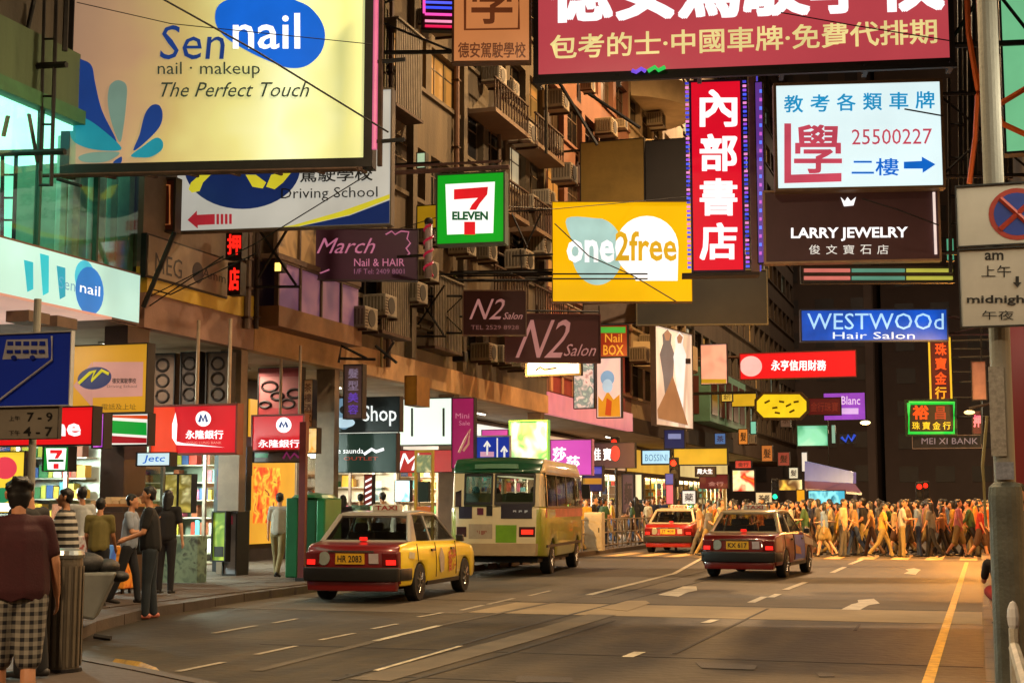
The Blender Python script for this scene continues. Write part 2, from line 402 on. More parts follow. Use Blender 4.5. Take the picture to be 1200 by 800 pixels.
mark('road_patch', [(703, 713), (735, 716), (762, 707), (757, 704), (735, 704)], pale, .0075)
mark('road_arrow', [(986, 714), (1007, 715), (1018, 709), (1031, 707), (1024, 701.5), (1005, 703), (1006, 706), (998, 708)], white)
mark('road_arrow', [(1059, 672), (1073, 673.4), (1076, 670), (1079, 667.5), (1071, 665.5), (1061, 667), (1065, 669)], white)
mark('manhole_cover', [(815, 776), (822, 783), (884, 785), (888, 780), (850, 777)], patch)
mark('manhole_cover', [(606, 792), (604, 800), (672, 800), (670, 794)], patch)
mark('road_patch', [(955, 788), (960, 793), (978, 793), (975, 788)], patch)
mark('road_patch', [(1000, 739), (1006, 731), (1009, 731), (1004, 739)], seam)
o = MB().tube([gnd(*p) + Vector((0, 0, .007)) for p in [(135, 777), (165, 781), (183, 788), (190, 797), (186, 812)]], .045, 4).build('yellow_line', yell, road)
# crossing bars under the crowd
for k in range(12):
    MB().box(-11.4 + k * .98, 44.8, .009, -10.9 + k * .98, 48.8, .0115).build('crossing_bar', mat('#a6895a', .6, 0, .35, 2), road)

# ================================================================ buildings
FX = -15.0   # upper facades on the left
SX = -18.5   # shop fronts under the canopy
def win_mesh(wd, ht, cols, key, rows=2):
    mb = MB(); t = .05
    mb.box(0, 0, 0, .06, wd, t); mb.box(0, 0, ht - t, .06, wd, ht); mb.box(0, 0, t, .06, t, ht - t); mb.box(0, wd - t, t, .06, wd, ht - t)
    for i in range(1, cols): mb.box(.004, wd * i / cols - .02, t, .056, wd * i / cols + .02, ht - t)
    if rows > 1: mb.box(.002, t, ht * .68, .052, wd - t, ht * .68 + .035)
    return mb
def facade(root, Y0, Y1, z0, z1, wm, floor=3.05, bay=2.3, sill=.95, head=2.55, pier=.5, frame='#6b5c4c', panes=None, cols=2, X=None, lit=.12, ledge=True, seedv=1):
    X = FX if X is None else X; rnd = random.Random(seedv); nb = max(1, round((Y1 - Y0) / bay)); bw = (Y1 - Y0) / nb
    fm = mat(frame, .6, .2, .3, 5); gls = glass_dark('#17181b'); glt = [glow('#c98f45', .55), glow('#d8c49a', .6), glow('#9fb49a', .45)]
    MB().box(X - 9, Y0 + .02, z0, X - .5, Y1 - .02, z1).build('core', mat('#2a221c', .9), root)
    wall = MB(); nf = int((z1 - z0) / floor) + 1; panes0 = None; wn = None; pn = None
    for f in range(nf):
        zf = z0 + f * floor; top = min(zf + floor, z1)
        vis = [seen((X, Y0 + (i + .5) * bw, zf + 1.5), 150) for i in range(nb)]
        if not any(vis):
            wall.box(X - .5, Y0, zf, X, Y1, top); continue
        wall.box(X - .499, Y0, zf, X, Y1, min(zf + sill, top))
        if zf + head < top: wall.box(X - .499, Y0, zf + head, X, Y1, top)
        if zf + sill >= top: continue
        for i in range(nb + 1):
            yc = Y0 + i * bw; a = max(Y0, yc - pier / 2); b = min(Y1, yc + pier / 2)
            wall.box(X - .499, a, zf + sill, X + .0, b, min(zf + head, top))
        if ledge: wall.box(X + .001, Y0, zf + sill - .12, X + .09, Y1, zf + sill - .001)
        if zf + head > top: continue
        for i in range(nb):
            if not vis[i]: continue
            ww = bw - pier
            if wn is None:
                o = win_mesh(ww, head - sill, cols, 0).build('window', fm, root); wn = o.data
                p = MB().box(.015, .03, .03, .03, ww - .03, head - sill - .03).build('pane', gls, o); pn = p.data
            else:
                o = bpy.data.objects.new('window', wn); COL.objects.link(o); o.parent = root
                p = bpy.data.objects.new('pane', pn); COL.objects.link(p); p.parent = o
            o.location = (X - .28, Y0 + i * bw + pier / 2, zf + sill)
            if rnd.random() < lit:
                p.material_slots[0].link = 'OBJECT'; p.material_slots[0].material = rnd.choice(glt)
            elif rnd.random() < .35:
                p.material_slots[0].link = 'OBJECT'; p.material_slots[0].material = glass_dark(rnd.choice(['#3b3026', '#2c2a28', '#43382c']), .3)
    wall.build('wall', wm, root)
def canopy(root, Y0, Y1, fm, um=None, z0=4.95, z1=5.6, X=None):
    X = FX if X is None else X
    MB().box(SX - .2, Y0, z0 + .02, X - .2, Y1, z1 + .15).build('canopy_slab', um or mat('#a89a86', .8, 0, .3, 1), root)
    MB().box(X - .199, Y0, z0, X + .06, Y1, z1).build('fascia', fm, root)
def pillar(root, Y, m=None, wd=.45):
    MB().box(FX - .6, Y - wd / 2, .13, FX - .1, Y + wd / 2, 4.96).build('pillar', m or mat('#7a6654', .5, 0, .3, 2), root)

brown = mat('#625139', .8, 0, .5, .9, .4, True); brown2 = mat('#5a4d3a', .8, 0, .55, 1.0, .4, True); brown3 = mat('#4e4538', .85, 0, .5, 1.2, .4, True)
buff = mat('#9c8260', .8, 0, .3, .9, .3, True); pink_w = mat('#7a5446', .8, 0, .25, .8, .3, True); grim = mat('#453a30', .85, 0, .4, 1.1, .3, True)

# --- corner showroom with the glazed first floor
b0 = thing('corner_building', 'corner building with green glazed first floor showroom above a convenience store', 'building', (0, 0, 0))
MB().box(-26, 12, 8.55, FX - .02, 23.78, 9.6).build('upper_wall', mat('#4c5a3c', .8, 0, .3, 1, .2, True), b0)
MB().box(-26, 12, 9.6, FX - .3, 23.78, 30).build('wall', brown3, b0)
MB().box(FX - .1, 12, 8.3, FX + .12, 23.8, 8.55).build('green_band', mat('#37663c', .6), b0)
green_in = glow('#98e6c8', 1.6, True, .14, .35)
MB().box(-17.9, 12, 5.9, -17.8, 23.7, 8.3).build('showroom_wall', green_in, b0)  # wall emission stands in for the showroom's lighting
MB().box(-17.8, 12, 8.2, FX - .1, 23.7, 8.29).build('showroom_ceiling', glow('#b0f0dc', 3.0, True, .1, .5), b0)
MB().box(-17.8, 23.6, 5.9, FX - .2, 23.78, 8.2).build('end_wall', mat('#6c7f6a', .7), b0)
for i, y in enumerate([13.2, 15.0, 16.9, 18.8, 20.6, 22.3]):
    f = MB().box(FX - .1, y - .03, 5.9, FX, y + .03, 8.3).build('mullion', mat('#1f4a3a', .5), b0)
    MB().box(FX - .06, y + .03, 5.9, FX - .045, (y + 1.8 if i < 5 else 23.7) - .03, 8.3).build('window_pane', clear_glass((.78, .97, .88)), b0)
cm = [mat('#a8c0b0', .8), mat('#c0b0a4', .8), mat('#80a08c', .8)]
for i in range(6):   # curtains hanging by the end of the glazing
    y = 21.9 + i * .30; mb = MB(); mb.tube([(-15.5 + .05 * (i % 2), y, 5.95), (-15.5 + .05 * (i % 2), y, 8.2)], .11, 7)
    mb.build('curtain', cm[i % 3], b0)
MB().box(-26, 12, 4.95, FX - .06, 23.78, 5.85).build('floor_slab', mat('#8a6f60', .7), b0)
MB().box(-26, 12, .0, SX - 4, 20, 4.9).build('ground_floor', mat('#40362e', .8), b0)
for i in range(3):
    y = 15.4 + i * 2.5
    t = thing('salon_chair', ['dark salon armchair seen through green glass, nearest the corner', 'dark salon armchair in the middle of the green showroom', 'rounded pale salon armchair by the curtains in the green showroom'][i], 'chair', (-16.2, y, 5.86))
    m = mat(['#26322c', '#2c3a33', '#5f756a'][i], .6)
    mb = MB(); mb.blob((0, 0, .45), (.42, .42, .28), 12, 7); mb.build('seat', m, t, smooth=True)
    mb = MB(); mb.blob((0, .3, .85), (.4, .14, .5), 12, 7); mb.build('backrest', m, t, smooth=True)
# soffit glowing pink in place of lamplight, with two unlit box lamps
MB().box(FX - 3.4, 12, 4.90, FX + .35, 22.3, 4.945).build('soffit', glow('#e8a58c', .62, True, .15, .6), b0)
for i, (px, py) in enumerate([(33, 369), (66, 375)]):
    q = atX(px, py, -14.75)
    o = MB().box(-.22, -.28, -.12, .22, .28, .06).build('spotlight', mat('#6e5a4c', .6, .2), None); o.location = (q.x, q.y, q.z - .02)
    tag(o, ['boxy grey spotlight under the showroom soffit, nearer the frame edge', 'boxy grey spotlight under the showroom soffit, farther along the light sign'][i], 'lamp', 'box lamps under the showroom soffit')

# --- second building: pale fascia, yellow band, beige panels
b1 = thing('shop_building', 'narrow building with yellow band, beige sign wall and red lit letters', 'building')
canopy(b1, 23.82, 28.2, mat('#8f6b5a', .75, 0, .25, 1.2, .2), z1=5.62)
MB().box(FX - .15, 23.82, 5.62, FX + .1, 28.2, 6.12).build('yellow_band', mat('#c09a28', .6, 0, .2, 1.5), b1)
MB().box(FX - .5, 23.82, 6.12, FX - .02, 28.2, 8.2).build('sign_wall', mat('#7a6654', .8, 0, .3, 1, .2), b1)
facade(b1, 23.82, 28.2, 8.2, 34, brown3, bay=2.2, seedv=3)
pillar(b1, 23.9, mat('#4a362c', .5, 0, .3, 2), .75); pillar(b1, 28.1, None, .3)
# --- third building: bay with purple panes
b2 = thing('bay_building', 'brown building with projecting bay and violet window panels above the bank signs', 'building')
canopy(b2, 28.22, 33, mat('#b08658', .75, 0, .35, 1.4, .2), z1=5.5)
MB().box(FX - .1, 28.4, 5.5, FX + .55, 32.9, 5.95).build('bay_base', mat('#7a5230', .7, 0, .35, 1.5, .2), b2)
for i in range(4):
    y = 28.45 + i * 1.11
    f = MB(); f.box(FX + .40, y, 5.95, FX + .5, y + .06, 7.0); f.box(FX + .40, y + .06, 6.94, FX + .5, y + 1.08, 7.0); f = f.build('window', mat('#4a3526', .6), b2)
    MB().box(FX + .43, y + .06, 5.96, FX + .45, y + 1.1, 6.94).build('pane', poster(['#5f4470', '#8a6480', '#3f2f66'], .22, .8, seed=i), f)
MB().box(FX - .1, 28.4, 7.0, FX + .52, 32.9, 7.12).build('bay_ledge', mat('#5c4330', .7), b2)
for i in range(4):
    y = 28.45 + i * 1.11
    f = MB(); f.box(FX + .36, y, 7.12, FX + .46, y + .07, 8.7); f.box(FX + .36, y + .07, 8.62, FX + .46, y + 1.08, 8.7); f = f.build('window', mat('#5a4330', .6), b2)
    MB().box(FX + .38, y + .07, 7.13, FX + .40, y + 1.1, 8.62).build('pane', poster(['#4a3a2a', '#a07a48', '#6e5030'], .35, 1.2, seed=i + 4), f)
MB().box(FX - .5, 28.22, 5.5, FX - .1, 33, 8.9).build('bay_back', mat('#4b3a2c', .8), b2)
facade(b2, 28.22, 33, 8.9, 36, brown, bay=2.35, seedv=4)
pillar(b2, 32.9, None, .28)
# --- fourth: the long brown tenement
b3 = thing('brown_tenement', 'long brown tenement with dark window strips behind the convenience store sign', 'building')
canopy(b3, 33.02, 41.7, mat('#b88e60', .75, 0, .35, 1, .2), z1=5.65)
facade(b3, 33.02, 41.7, 5.66, 38, brown, floor=3.3, bay=2.9, sill=1.35, head=2.85, cols=3, seedv=5, pier=.45)
pillar(b3, 41.6)
for i, y in enumerate([33.1, 37.3, 41.5]): MB().box(FX + .002, y - .16, 5.66, FX + .2, y + .16, 38).build('pilaster', brown2, b3)
b4 = thing('balcony_tenement', 'tenement with shadowy caged balconies behind the yellow phone sign', 'building')
canopy(b4, 41.72, 51, mat('#b88e60', .75, 0, .35, 1, .2), z1=5.6)
facade(b4, 41.72, 51, 5.61, 42, brown2, floor=3.0, bay=2.3, sill=.9, head=2.5, seedv=6)
pillar(b4, 50.8)
for f in range(3):   # slab balconies with bars
    for k in range(2):
        y0 = 42.2 + k * 4.4; z = 7.9 + f * 3
        m = MB().box(FX + .002, y0, z, FX + .95, y0 + 3.6, z + .14).build('balcony', mat('#6e5742', .8, 0, .3, 1), b4)
        for i in range(13): MB().box(FX + .88, y0 + .05 + i * .29, z + .14, FX + .92, y0 + .09 + i * .29, z + 1.1).build('bar', RUST(), m)
        MB().box(FX + .86, y0, z + 1.1, FX + .94, y0 + 3.6, z + 1.15).build('rail', RUST(), m)
b5 = thing('pink_building', 'building with pink fascia and striped red first floor wall beyond the minibus', 'building')
canopy(b5, 51.02, 64.7, glow('#dc7c84', .8, False), z1=5.75)
facade(b5, 51.02, 64.7, 5.76, 46, pink_w, floor=3.1, bay=2.6, sill=.8, head=2.6, seedv=7, cols=3)
for i in range(8):
    MB().box(FX + .01, 51.3 + i * 1.5, 5.8, FX + .08, 51.3 + i * 1.5 + .28, 8.9).build('stripe_panel', mat('#c98f68', .6), b5)
    MB().box(FX + .01, 51.6 + i * 1.5, 5.8, FX + .05, 51.3 + i * 1.5 + 1.48, 8.9).build('red_panel', mat('#8e2f2c', .6), b5)
b6 = thing('curved_building', 'pale building with rounded balconies beside the red vertical bookshop sign', 'building')
canopy(b6, 64.72, 78, mat('#3b3028', .75), z1=5.6)
facade(b6, 64.72, 78, 5.61, 52, mat('#a08f78', .8, 0, .35, .8, .3), floor=3.2, bay=2.6, seedv=8)
for f in range(9):
    z = 8.0 + f * 3.2; pts = [(FX + 2.3 * math.sin(math.pi * i / 14) ** .7, 65.2 + 7 * i / 14) for i in range(15)]
    mb = MB(); mb.prism(pts, 2, z, z + 1.15); mb.build('round_balcony', mat('#cdb996', .75, 0, .25, .7), b6)
b7 = thing('teal_building', 'small building with teal framed bay over yellow shop fascia in the distance', 'building')
canopy(b7, 78.02, 93, mat('#2c2724', .75), z1=5.8)
facade(b7, 78.02, 93, 5.81, 54, grim, floor=3.1, bay=2.6, seedv=9, lit=.2)
MB().box(FX - .1, 79, 6.2, FX + 1.1, 92, 9.2).build('bay', mat('#5f9488', .6, 0, .2, 1), b7)
for i in range(5): MB().box(FX + 1.101, 79.4 + i * 2.5, 6.6, FX + 1.15, 81.2 + i * 2.5, 8.8).build('window', glass_dark('#4a2320', .3), b7)
MB().box(FX - .1, 78.96, 6.6, FX + .5, 78.999, 8.7).build('window', glass_dark('#5c2a26', .3), b7)
b8 = thing('far_tenement', 'grey brown tenement at the far end behind the red bank banner', 'building')
canopy(b8, 93.02, 112, mat('#4a3c30', .75), z1=5.9)
facade(b8, 93.02, 112, 5.91, 56, brown3, bay=2.7, seedv=10, lit=.18)
b9 = thing('end_tenement', 'last tenement of the row before the dark towers', 'building')
canopy(b9, 112.02, 128, mat('#40342a', .75), z1=5.9)
facade(b9, 112.02, 128, 5.91, 58, grim, bay=2.9, seedv=11, lit=.15)
# --- dark towers closing the street
dk = mat('#6e6058', .9, 0, .25, .12); dk2 = mat('#82726a', .9, 0, .2, .15)
for nm, lb, x0, x1, y0, z1, m in [('dark_tower', 'broad unlit tower closing the street behind the crowd', -60, -9.6, 150, 90, dk), ('dark_tower', 'slightly paler unlit tower right of the street end', -9.2, 5.5, 156, 84, dk2), ('dark_tower', 'narrow unlit tower behind the grey post', 6, 40, 150, 80, dk)]:
    t = thing(nm, lb, 'tower', (0, 0, 0)); MB().box(x0, y0, 0, x1, y0 + 14, z1).build('wall', m, t)
    MB().box(x1 - .9, y0 - .5, 0, x1 - .1, y0 - .01, z1).build('pier', dk2, t)
    gm = glass_dark('#3e3733', .4); wd = None
    for f in range(14):
        for i in range(int((x1 - x0) / 3.6)):
            P = (x0 + 1.4 + i * 3.6, y0 - .06, 4 + f * 3.4)
            if not seen(P, 20): continue
            if wd is None: o = MB().box(0, 0, 0, 1.9, .05, 1.6).build('window', gm, t); wd = o.data
            else: o = bpy.data.objects.new('window', wd); COL.objects.link(o); o.parent = t
            o.location = P
            if random.random() < .02: o.material_slots[0].link = 'OBJECT'; o.material_slots[0].material = glow('#7a5330', .35)
# --- right side row: mostly out of the frame, its boards reach into it
r0 = thing('right_tenement', 'shop building along the right pavement behind the grey post', 'building')
MB().box(3.4, 5, 0, 14, 60, 30).build('wall', brown3, r0)
MB().box(1.6, 5, 4.6, 3.399, 60, 5.3).build('canopy', mat('#4a3a30', .8), r0)
r1 = thing('right_tenement', 'farther shop building on the right with a lit shop front', 'building')
MB().box(3.4, 60.05, 0, 14, 140, 36).build('wall', brown3, r1)
MB().box(3.38, 10, .3, 3.399, 55, 3.9).build('shop_window', glow('#f2b26a', .9, True), r0)
MB().box(3.38, 62, .3, 3.399, 130, 3.9).build('shop_window', glow('#f2a05a', .9, True), r1)

# ---------------------------------------------------------------- shop fronts under the canopy
PC = ['#c93c2e', '#e8b43c', '#3c7a4a', '#e8e0cc', '#3a5c9c', '#d86a8c', '#8c4a2c', '#f0f0ea', '#c9c04a', '#5aa6b4']
def shop(name, label, Y0, Y1, wallc, lightc, power, goods=1.0, glassy=True, depth=3.2, lintel=3.1, seedv=0, fascia=None):
    rn = random.Random(seedv + 100); t = thing(name, label, 'shop', (SX, Y0, .13)); L = Y1 - Y0; H = 4.75; wm = mat(wallc, .7, 0, .12, 1.2)
    mb = MB(); mb.box(-depth, 0, 0, -depth + .1, L, H); mb.box(-depth + .1, 0, 0, 0, .1, H); mb.box(-depth + .1, L - .1, 0, 0, L, H); mb.build('wall', wm, t)
    MB().box(-depth + .1, .1, 0, 0, L - .1, .03).build('floor', mat('#a89a88', .3), t)
    MB().box(-depth + .1, .1, lintel + .02, 0, L - .1, lintel + .1).build('ceiling', wm, t); lamp('light', 'AREA', (-1.3, L / 2, lintel - .12), 240 * L * power, hx(lightc), t, 1.6, (1.5, L / 2, 0))
    MB().box(-.1, .1, lintel, .06, L - .1, H).build('lintel', mat('#5a4a3e', .7), t)
    if fascia: MB().box(.062, .3, lintel + .25, .12, L - .3, H - .15).build('light_fascia', glow(fascia, .95, True, .12, .5), t)
    n = max(1, int(L / 1.6))
    for i in range(n):
        y = (i + .5) * L / n
        MB().box(-depth + .5, y - .12, lintel - .05, -.4, y + .12, lintel).build('ceiling_light', glow(lightc, 8.0, True, .02), t)
    for i in range(n + 1):
        y = .1 + (L - .2) * i / n
        MB().box(-.06, y - .04, .03, .02, y + .04, lintel).build('post', mat('#8a8078', .4, .6), t)
        if glassy and i < n and i % 3 != 1:
            MB().box(-.03, y + .04, .03, -.02, y + (L - .2) / n - .04, lintel).build('pane', clear_glass((.93, .96, .95)), t)
    g = []; gi = 0
    for rr, xx in ((0, -depth + .3), (1, -depth * .45)):
        if rr == 1 and goods < .6: continue
        for sh in range(5):
            z = .3 + sh * .45; y = .3
            if rr == 0: MB().box(-depth + .1, .2, z - .04, -depth + .5, L - .2, z - .01).build('shelf', mat('#b8b0a0', .5), t)
            elif sh < 3: MB().box(xx - .2, .8, z - .04, xx + .2, L * .7, z - .01).build('shelf', mat('#b8b0a0', .5), t)
            else: continue
            while y < (L - .4 if rr == 0 else L * .66):
                a = rn.uniform(.12, .4); h = rn.uniform(.15, .36)
                if rr == 0 or y > .85:
                    if rn.random() < goods: g.append((xx - .12, y, z, xx + .15, y + a - .02, z + h, rn.randrange(len(PC))))
                y += a
    for yy, sgn in ((L - .1, -1),):   # the far end wall faces the street corner
        for sh in range(6):
            z = .25 + sh * .46; x = -depth + .3
            MB().box(-depth + .12, yy - .42, z - .04, -.35, yy - .01, z - .01).build('shelf', mat('#c8c0b0', .5), t)
            while x < -.5:
                a = rn.uniform(.10, .32); h = rn.uniform(.18, .38)
                if rn.random() < max(goods, .55): g.append((x, yy - .40, z, x + a - .02, yy - .15, z + h, rn.randrange(len(PC))))
                x += a
        MB().box(-depth + .3, yy - .05, 2.82, -.4, yy - .012, 3.05).build('shelf_light', glow(lightc, 2.0, False, .02), t)
    mb = MB()
    for q in g: mb.box(*q[:6], q[6])
    o = mb.build('shop_goods', [mat(c, .5, 0, .1, 5) for c in PC], t); o['kind'] = 'stuff'
    return t
shop('convenience_store', 'bright convenience store front behind the waiting people', 20.05, 28.4, '#cfd6c8', '#e8fff4', 1, seedv=1, fascia='#c8dcd4')
shop('mobile_shop', 'shop with yellow posters on its glass door behind the man in black', 28.45, 34.6, '#7a8a7c', '#e4f4dc', 1, .5, seedv=2)
shop('shoe_outlet', 'white lit shoe outlet under the dark green signboard', 37.6, 45.2, '#e6dfcc', '#fff2d8', 1, .45, seedv=3, fascia='#e8f4e8')
shop('phone_shop', 'cream lit phone shop left of the minibus', 45.25, 51, '#ecd8b8', '#ffe6c0', 1, .3, seedv=4, fascia='#f0e4d0')
shop('cosmetics_shop', 'white lit cosmetics shop behind the minibus', 51.05, 62, '#d8c8b0', '#fff0d8', 1, .7, seedv=5, fascia='#e8ece4')
shop('clothes_shop', 'shop front with pale columns beyond the magenta sign', 62.05, 78, '#a08468', '#ffe0b8', 1, .6, seedv=6, fascia='#c89a70')
shop('snack_shop', 'yellow lit shop beyond the brown hanging sign', 78.05, 93, '#c89a40', '#ffd890', 1, .8, seedv=7, fascia='#e0a838')
shop('corner_shop', 'farthest lit shop front of the left row', 93.05, 112, '#b08c58', '#ffe0a0', 1, .8, seedv=8, fascia='#e8c880')
# yellow advertisement wall
t = thing('advert_wall', 'tall yellow backlit advertisement wall between the pillars behind the white-shirted walker', 'advert', (SX, 34.65, .13))
MB().box(-.4, 0, 0, -.02, 2.9, 4.8).build('wall', mat('#3a3028', .8), t)
fc = MB().box(-.019, .08, .45, .03, 2.82, 4.3).build('panel', glow('#e0a02c', .95, True, .12, .8), t)
MB().box(.032, .35, 1.0, .05, 1.9, 2.5).build('picture', poster(['#b52a18', '#e8641c', '#f4b43c', '#6a2818'], .8, 3.2), t)
mb = MB()
for i in range(5): mb.tube([(.05, .5 + i * .42, 3.1 + .08 * (i % 2)), (.05, .8 + i * .42, 3.22 - .06 * (i % 2))], .035, 5)
mb.build('lettering', mat('#4a3a18', .6), t)
mb = MB(); mb.lathe((.034, 1.2, 3.95), [(.62, 0), (.62, .02)], 24, 0, 0); mb.build('round_logo', mat('#8a6a68', .6), t)
for i, (ya, yb, c, lb) in enumerate([(8, 14.5, '#fff0d0', 'added cream light panel nearest on the right side, out of view'), (15, 21, '#ffd070', 'added amber light panel on the right side, out of view'), (21.5, 28, '#fff4e0', 'added white light panel on the right side, out of view'), (28.5, 35, '#ffb080', 'added peach light panel on the right side, out of view'), (35.5, 42, '#ffe8b8', 'added pale yellow light panel on the right side, out of view'), (42.5, 49, '#ff9a8c', 'added salmon light panel on the right side, out of view'), (49.5, 58, '#fff0c8', 'added cream light panel farthest on the right side, out of view')]):
    t = thing('fill_panel', lb, 'sign', (1.6, ya, 4.55)); MB().box(-.12, 0, 0, -.001, yb - ya, 1.1).build('casing', DARK(), t); MB().box(-.15, .06, .06, -.121, yb - ya - .06, 1.04).build('face', glow(c, 7.0, True, .06), t)  # unseen glowing panels added to brighten the left facades
# ================================================================ hanging signs
W1 = glow('#ffffff', 1.15, False, .03); WT = glow('#f0ece0', .85, False, .05); BK = mat('#151515', .5)
NAVY = glow('#1c2f66', .55); 
# --- big nail salon board, upper left
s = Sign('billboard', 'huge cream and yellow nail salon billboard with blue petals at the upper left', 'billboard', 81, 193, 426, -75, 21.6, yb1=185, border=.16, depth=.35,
         face=print_grad(['#9c7c64', '#a88868', '#b4a468', '#c8c884', '#dce8bc', '#ccd088', '#d4dca0'], .82, 5.9, .25))  # the print also emits, standing in for spotlights in front
blue = glow('#0f62d0', .95); navy = glow('#1c3f86', .7); teal = glow('#1f8a9c', .75); gt = glow('#7f9f90', .6); ink = glow('#3c4a3c', .5)
s.poly([(311, -10), (262, 2), (252, 22), (262, 42), (290, 60), (318, 73), (340, 80), (360, 77), (376, 62), (381, 42), (376, 24), (362, 8), (345, 0), (330, -8)], blue, 'logo_oval')
s.text('Sen', 187, 30, 262, 70, navy, .0, .1, name='lettering'); s.text('nail', 273, 16, 352, 58, W1, .01)
s.text('nail · makeup', 185, 73, 305, 92, ink, 0); s.text('The Perfect Touch', 184, 97, 360, 114, ink, 0, .35)
s.poly([(86, 71), (98, 71), (108, 78), (112, 98), (120, 130), (137, 166), (125, 163), (100, 138), (85, 116)], navy, 'petal')
s.poly([(128, 104), (134, 96), (142, 95), (149, 102), (148, 125), (145, 150), (141, 167), (133, 150), (127, 124)], gt, 'petal')
s.poly([(157, 177), (164, 158), (170, 135), (178, 124), (187, 124), (191, 134), (188, 148), (175, 163)], navy, 'petal')
s.poly([(84, 137), (100, 139), (120, 152), (143, 174), (125, 177), (100, 173), (84, 162)], teal, 'petal')
s.poly([(154, 183), (168, 172), (183, 162), (191, 166), (190, 176), (178, 184), (166, 185)], teal, 'petal')
s.poly([(93, 184), (110, 179), (140, 179), (132, 187), (118, 191), (98, 190)], gt, 'petal'); s.poly([(133, 191), (143, 184), (142, 192)], navy, 'petal')
mb = MB()
for i in range(8):
    x = s.w * i / 7; mb.tube([(x, .25, -.2), (x, -.55, -.32)], .03, 5)
mb.tube([(-.3, -.55, -.32), (s.w, -.55, -.32)], .035, 6); mb.tube([(-.3, -.1, -.22), (s.w, -.1, -.22)], .04, 6); mb.build('lamp_rail', RUST(), s.root)
s.arm(-15.2, (.1, .5, .9), .05)
# --- black lattice frame behind it
t = thing('sign_scaffold', 'black steel lattice frame fixing the large billboard to the green showroom', 'scaffold', atY(40, 240, 20.4))
def sc(pts, r=.035, Y=20.4): return MB().tube([atY(*p, Y) - t.location for p in pts], r, 5).build('strut', STEEL(), t)
for pts, r in [([(8, 0), (24, 78)], .04), ([(24, 78), (44, 190)], .035), ([(40, 0), (4, 160)], .04), ([(0, 80), (78, 76)], .06), ([(0, 180), (76, 178)], .06), ([(52, 0), (47, 200)], .03), ([(66, 0), (60, 218)], .035), ([(52, 46), (66, 46)], .02), ([(52, 78), (64, 78)], .02), ([(50, 113), (64, 113)], .02), ([(48, 146), (62, 146)], .02), ([(3, 180), (2, 308)], .035), ([(19, 180), (15, 308)], .035), ([(2, 205), (18, 205)], .02), ([(2, 232), (18, 232)], .02), ([(2, 258), (17, 258)], .02), ([(0, 308), (17, 306)], .03), ([(46, 200), (47, 217)], .025), ([(60, 200), (60, 217)], .025), ([(46, 217), (61, 217)], .025), ([(67, 210), (95, 218)], .03), ([(78, 0), (76, 60)], .05)]:
    sc(pts, r)
# --- driving school board
s = Sign('hanging_sign', 'long white driving school board with red arrow and navy ellipse under the billboard', 'sign', 204, 271, 457, 118, 25.0, yb1=262, face=glow('#b4b0a4', .92, True, .12, .7), case=mat('#5a5044', .6), border=.03)
s.oval(284, 196, 68, 49, NAVY, 'navy_ellipse', n=48)
yl = glow('#d8cc30', .75)
for q in [[(221, 222), (224, 214), (240, 200), (252, 200), (238, 214), (234, 224), (225, 226)], [(288, 205), (300, 205), (312, 214), (308, 221), (296, 219)], [(318, 205), (345, 198), (332, 214), (322, 222), (312, 219)]]: s.poly(q, yl, 'yellow_stroke')
red = glow('#b02430', .7)
s.poly([(220, 258), (231, 247), (231, 252), (252, 251), (252, 263), (232, 264), (232, 268)], red, 'arrow')
for i in range(4): s.poly([(254 + i * 5, 263 - i * .1), (257 + i * 5, 263 - i * .1), (257 + i * 5, 251), (254 + i * 5, 251)], red, 'arrow_bar')
s.text('駕駛學校', 352, 197, 437, 214, BK, .01, dy=-2); s.text('Driving School', 330, 221, 443, 237, BK, .0, dy=-2)
s.poly([(330, 267), (350, 266), (410, 252), (457, 233), (457, 228), (400, 248), (345, 264)], yl, 'yellow_swoosh'); s.poly([(352, 266), (410, 253), (457, 235), (457, 262)], NAVY, 'navy_corner')
s.arm(-15.1, (.2, .8), .04)
# lantern board and red letters beside
s = Sign('hanging_sign', 'small brown framed panel left of the driving school board', 'sign', 185, 270, 203, 212, 24.6, yb1=269, face=mat('#7a3c24', .6), case=mat('#4a382c', .7))
s.line([(189, 217), (199, 217), (199, 263), (189, 263), (189, 217)], .02, glow('#c8743c', .5))
for nm, a in [('upper', (164, 255, 178, 214)), ('middle', (266, 303, 283, 270)), ('lower', (268, 345, 281, 309))]:
    s = Sign('neon_letters', {'upper': 'glowing red letter panel between green curtains and beige panel', 'middle': 'red neon characters right of the beige wall panel, upper one', 'lower': 'red neon characters right of the beige wall panel, lower one'}[nm], 'sign', a[0], a[1], a[2], a[3], 24.4 if nm == 'upper' else 26.6, plain=True, face=mat('#2a0f0c', .6), border=.02)
    s.text('店' if nm != 'middle' else '押', a[0] + 1, a[3] + 5, a[2] - 1, a[1] - 5, glow('#ff2418', 1.3), .03)
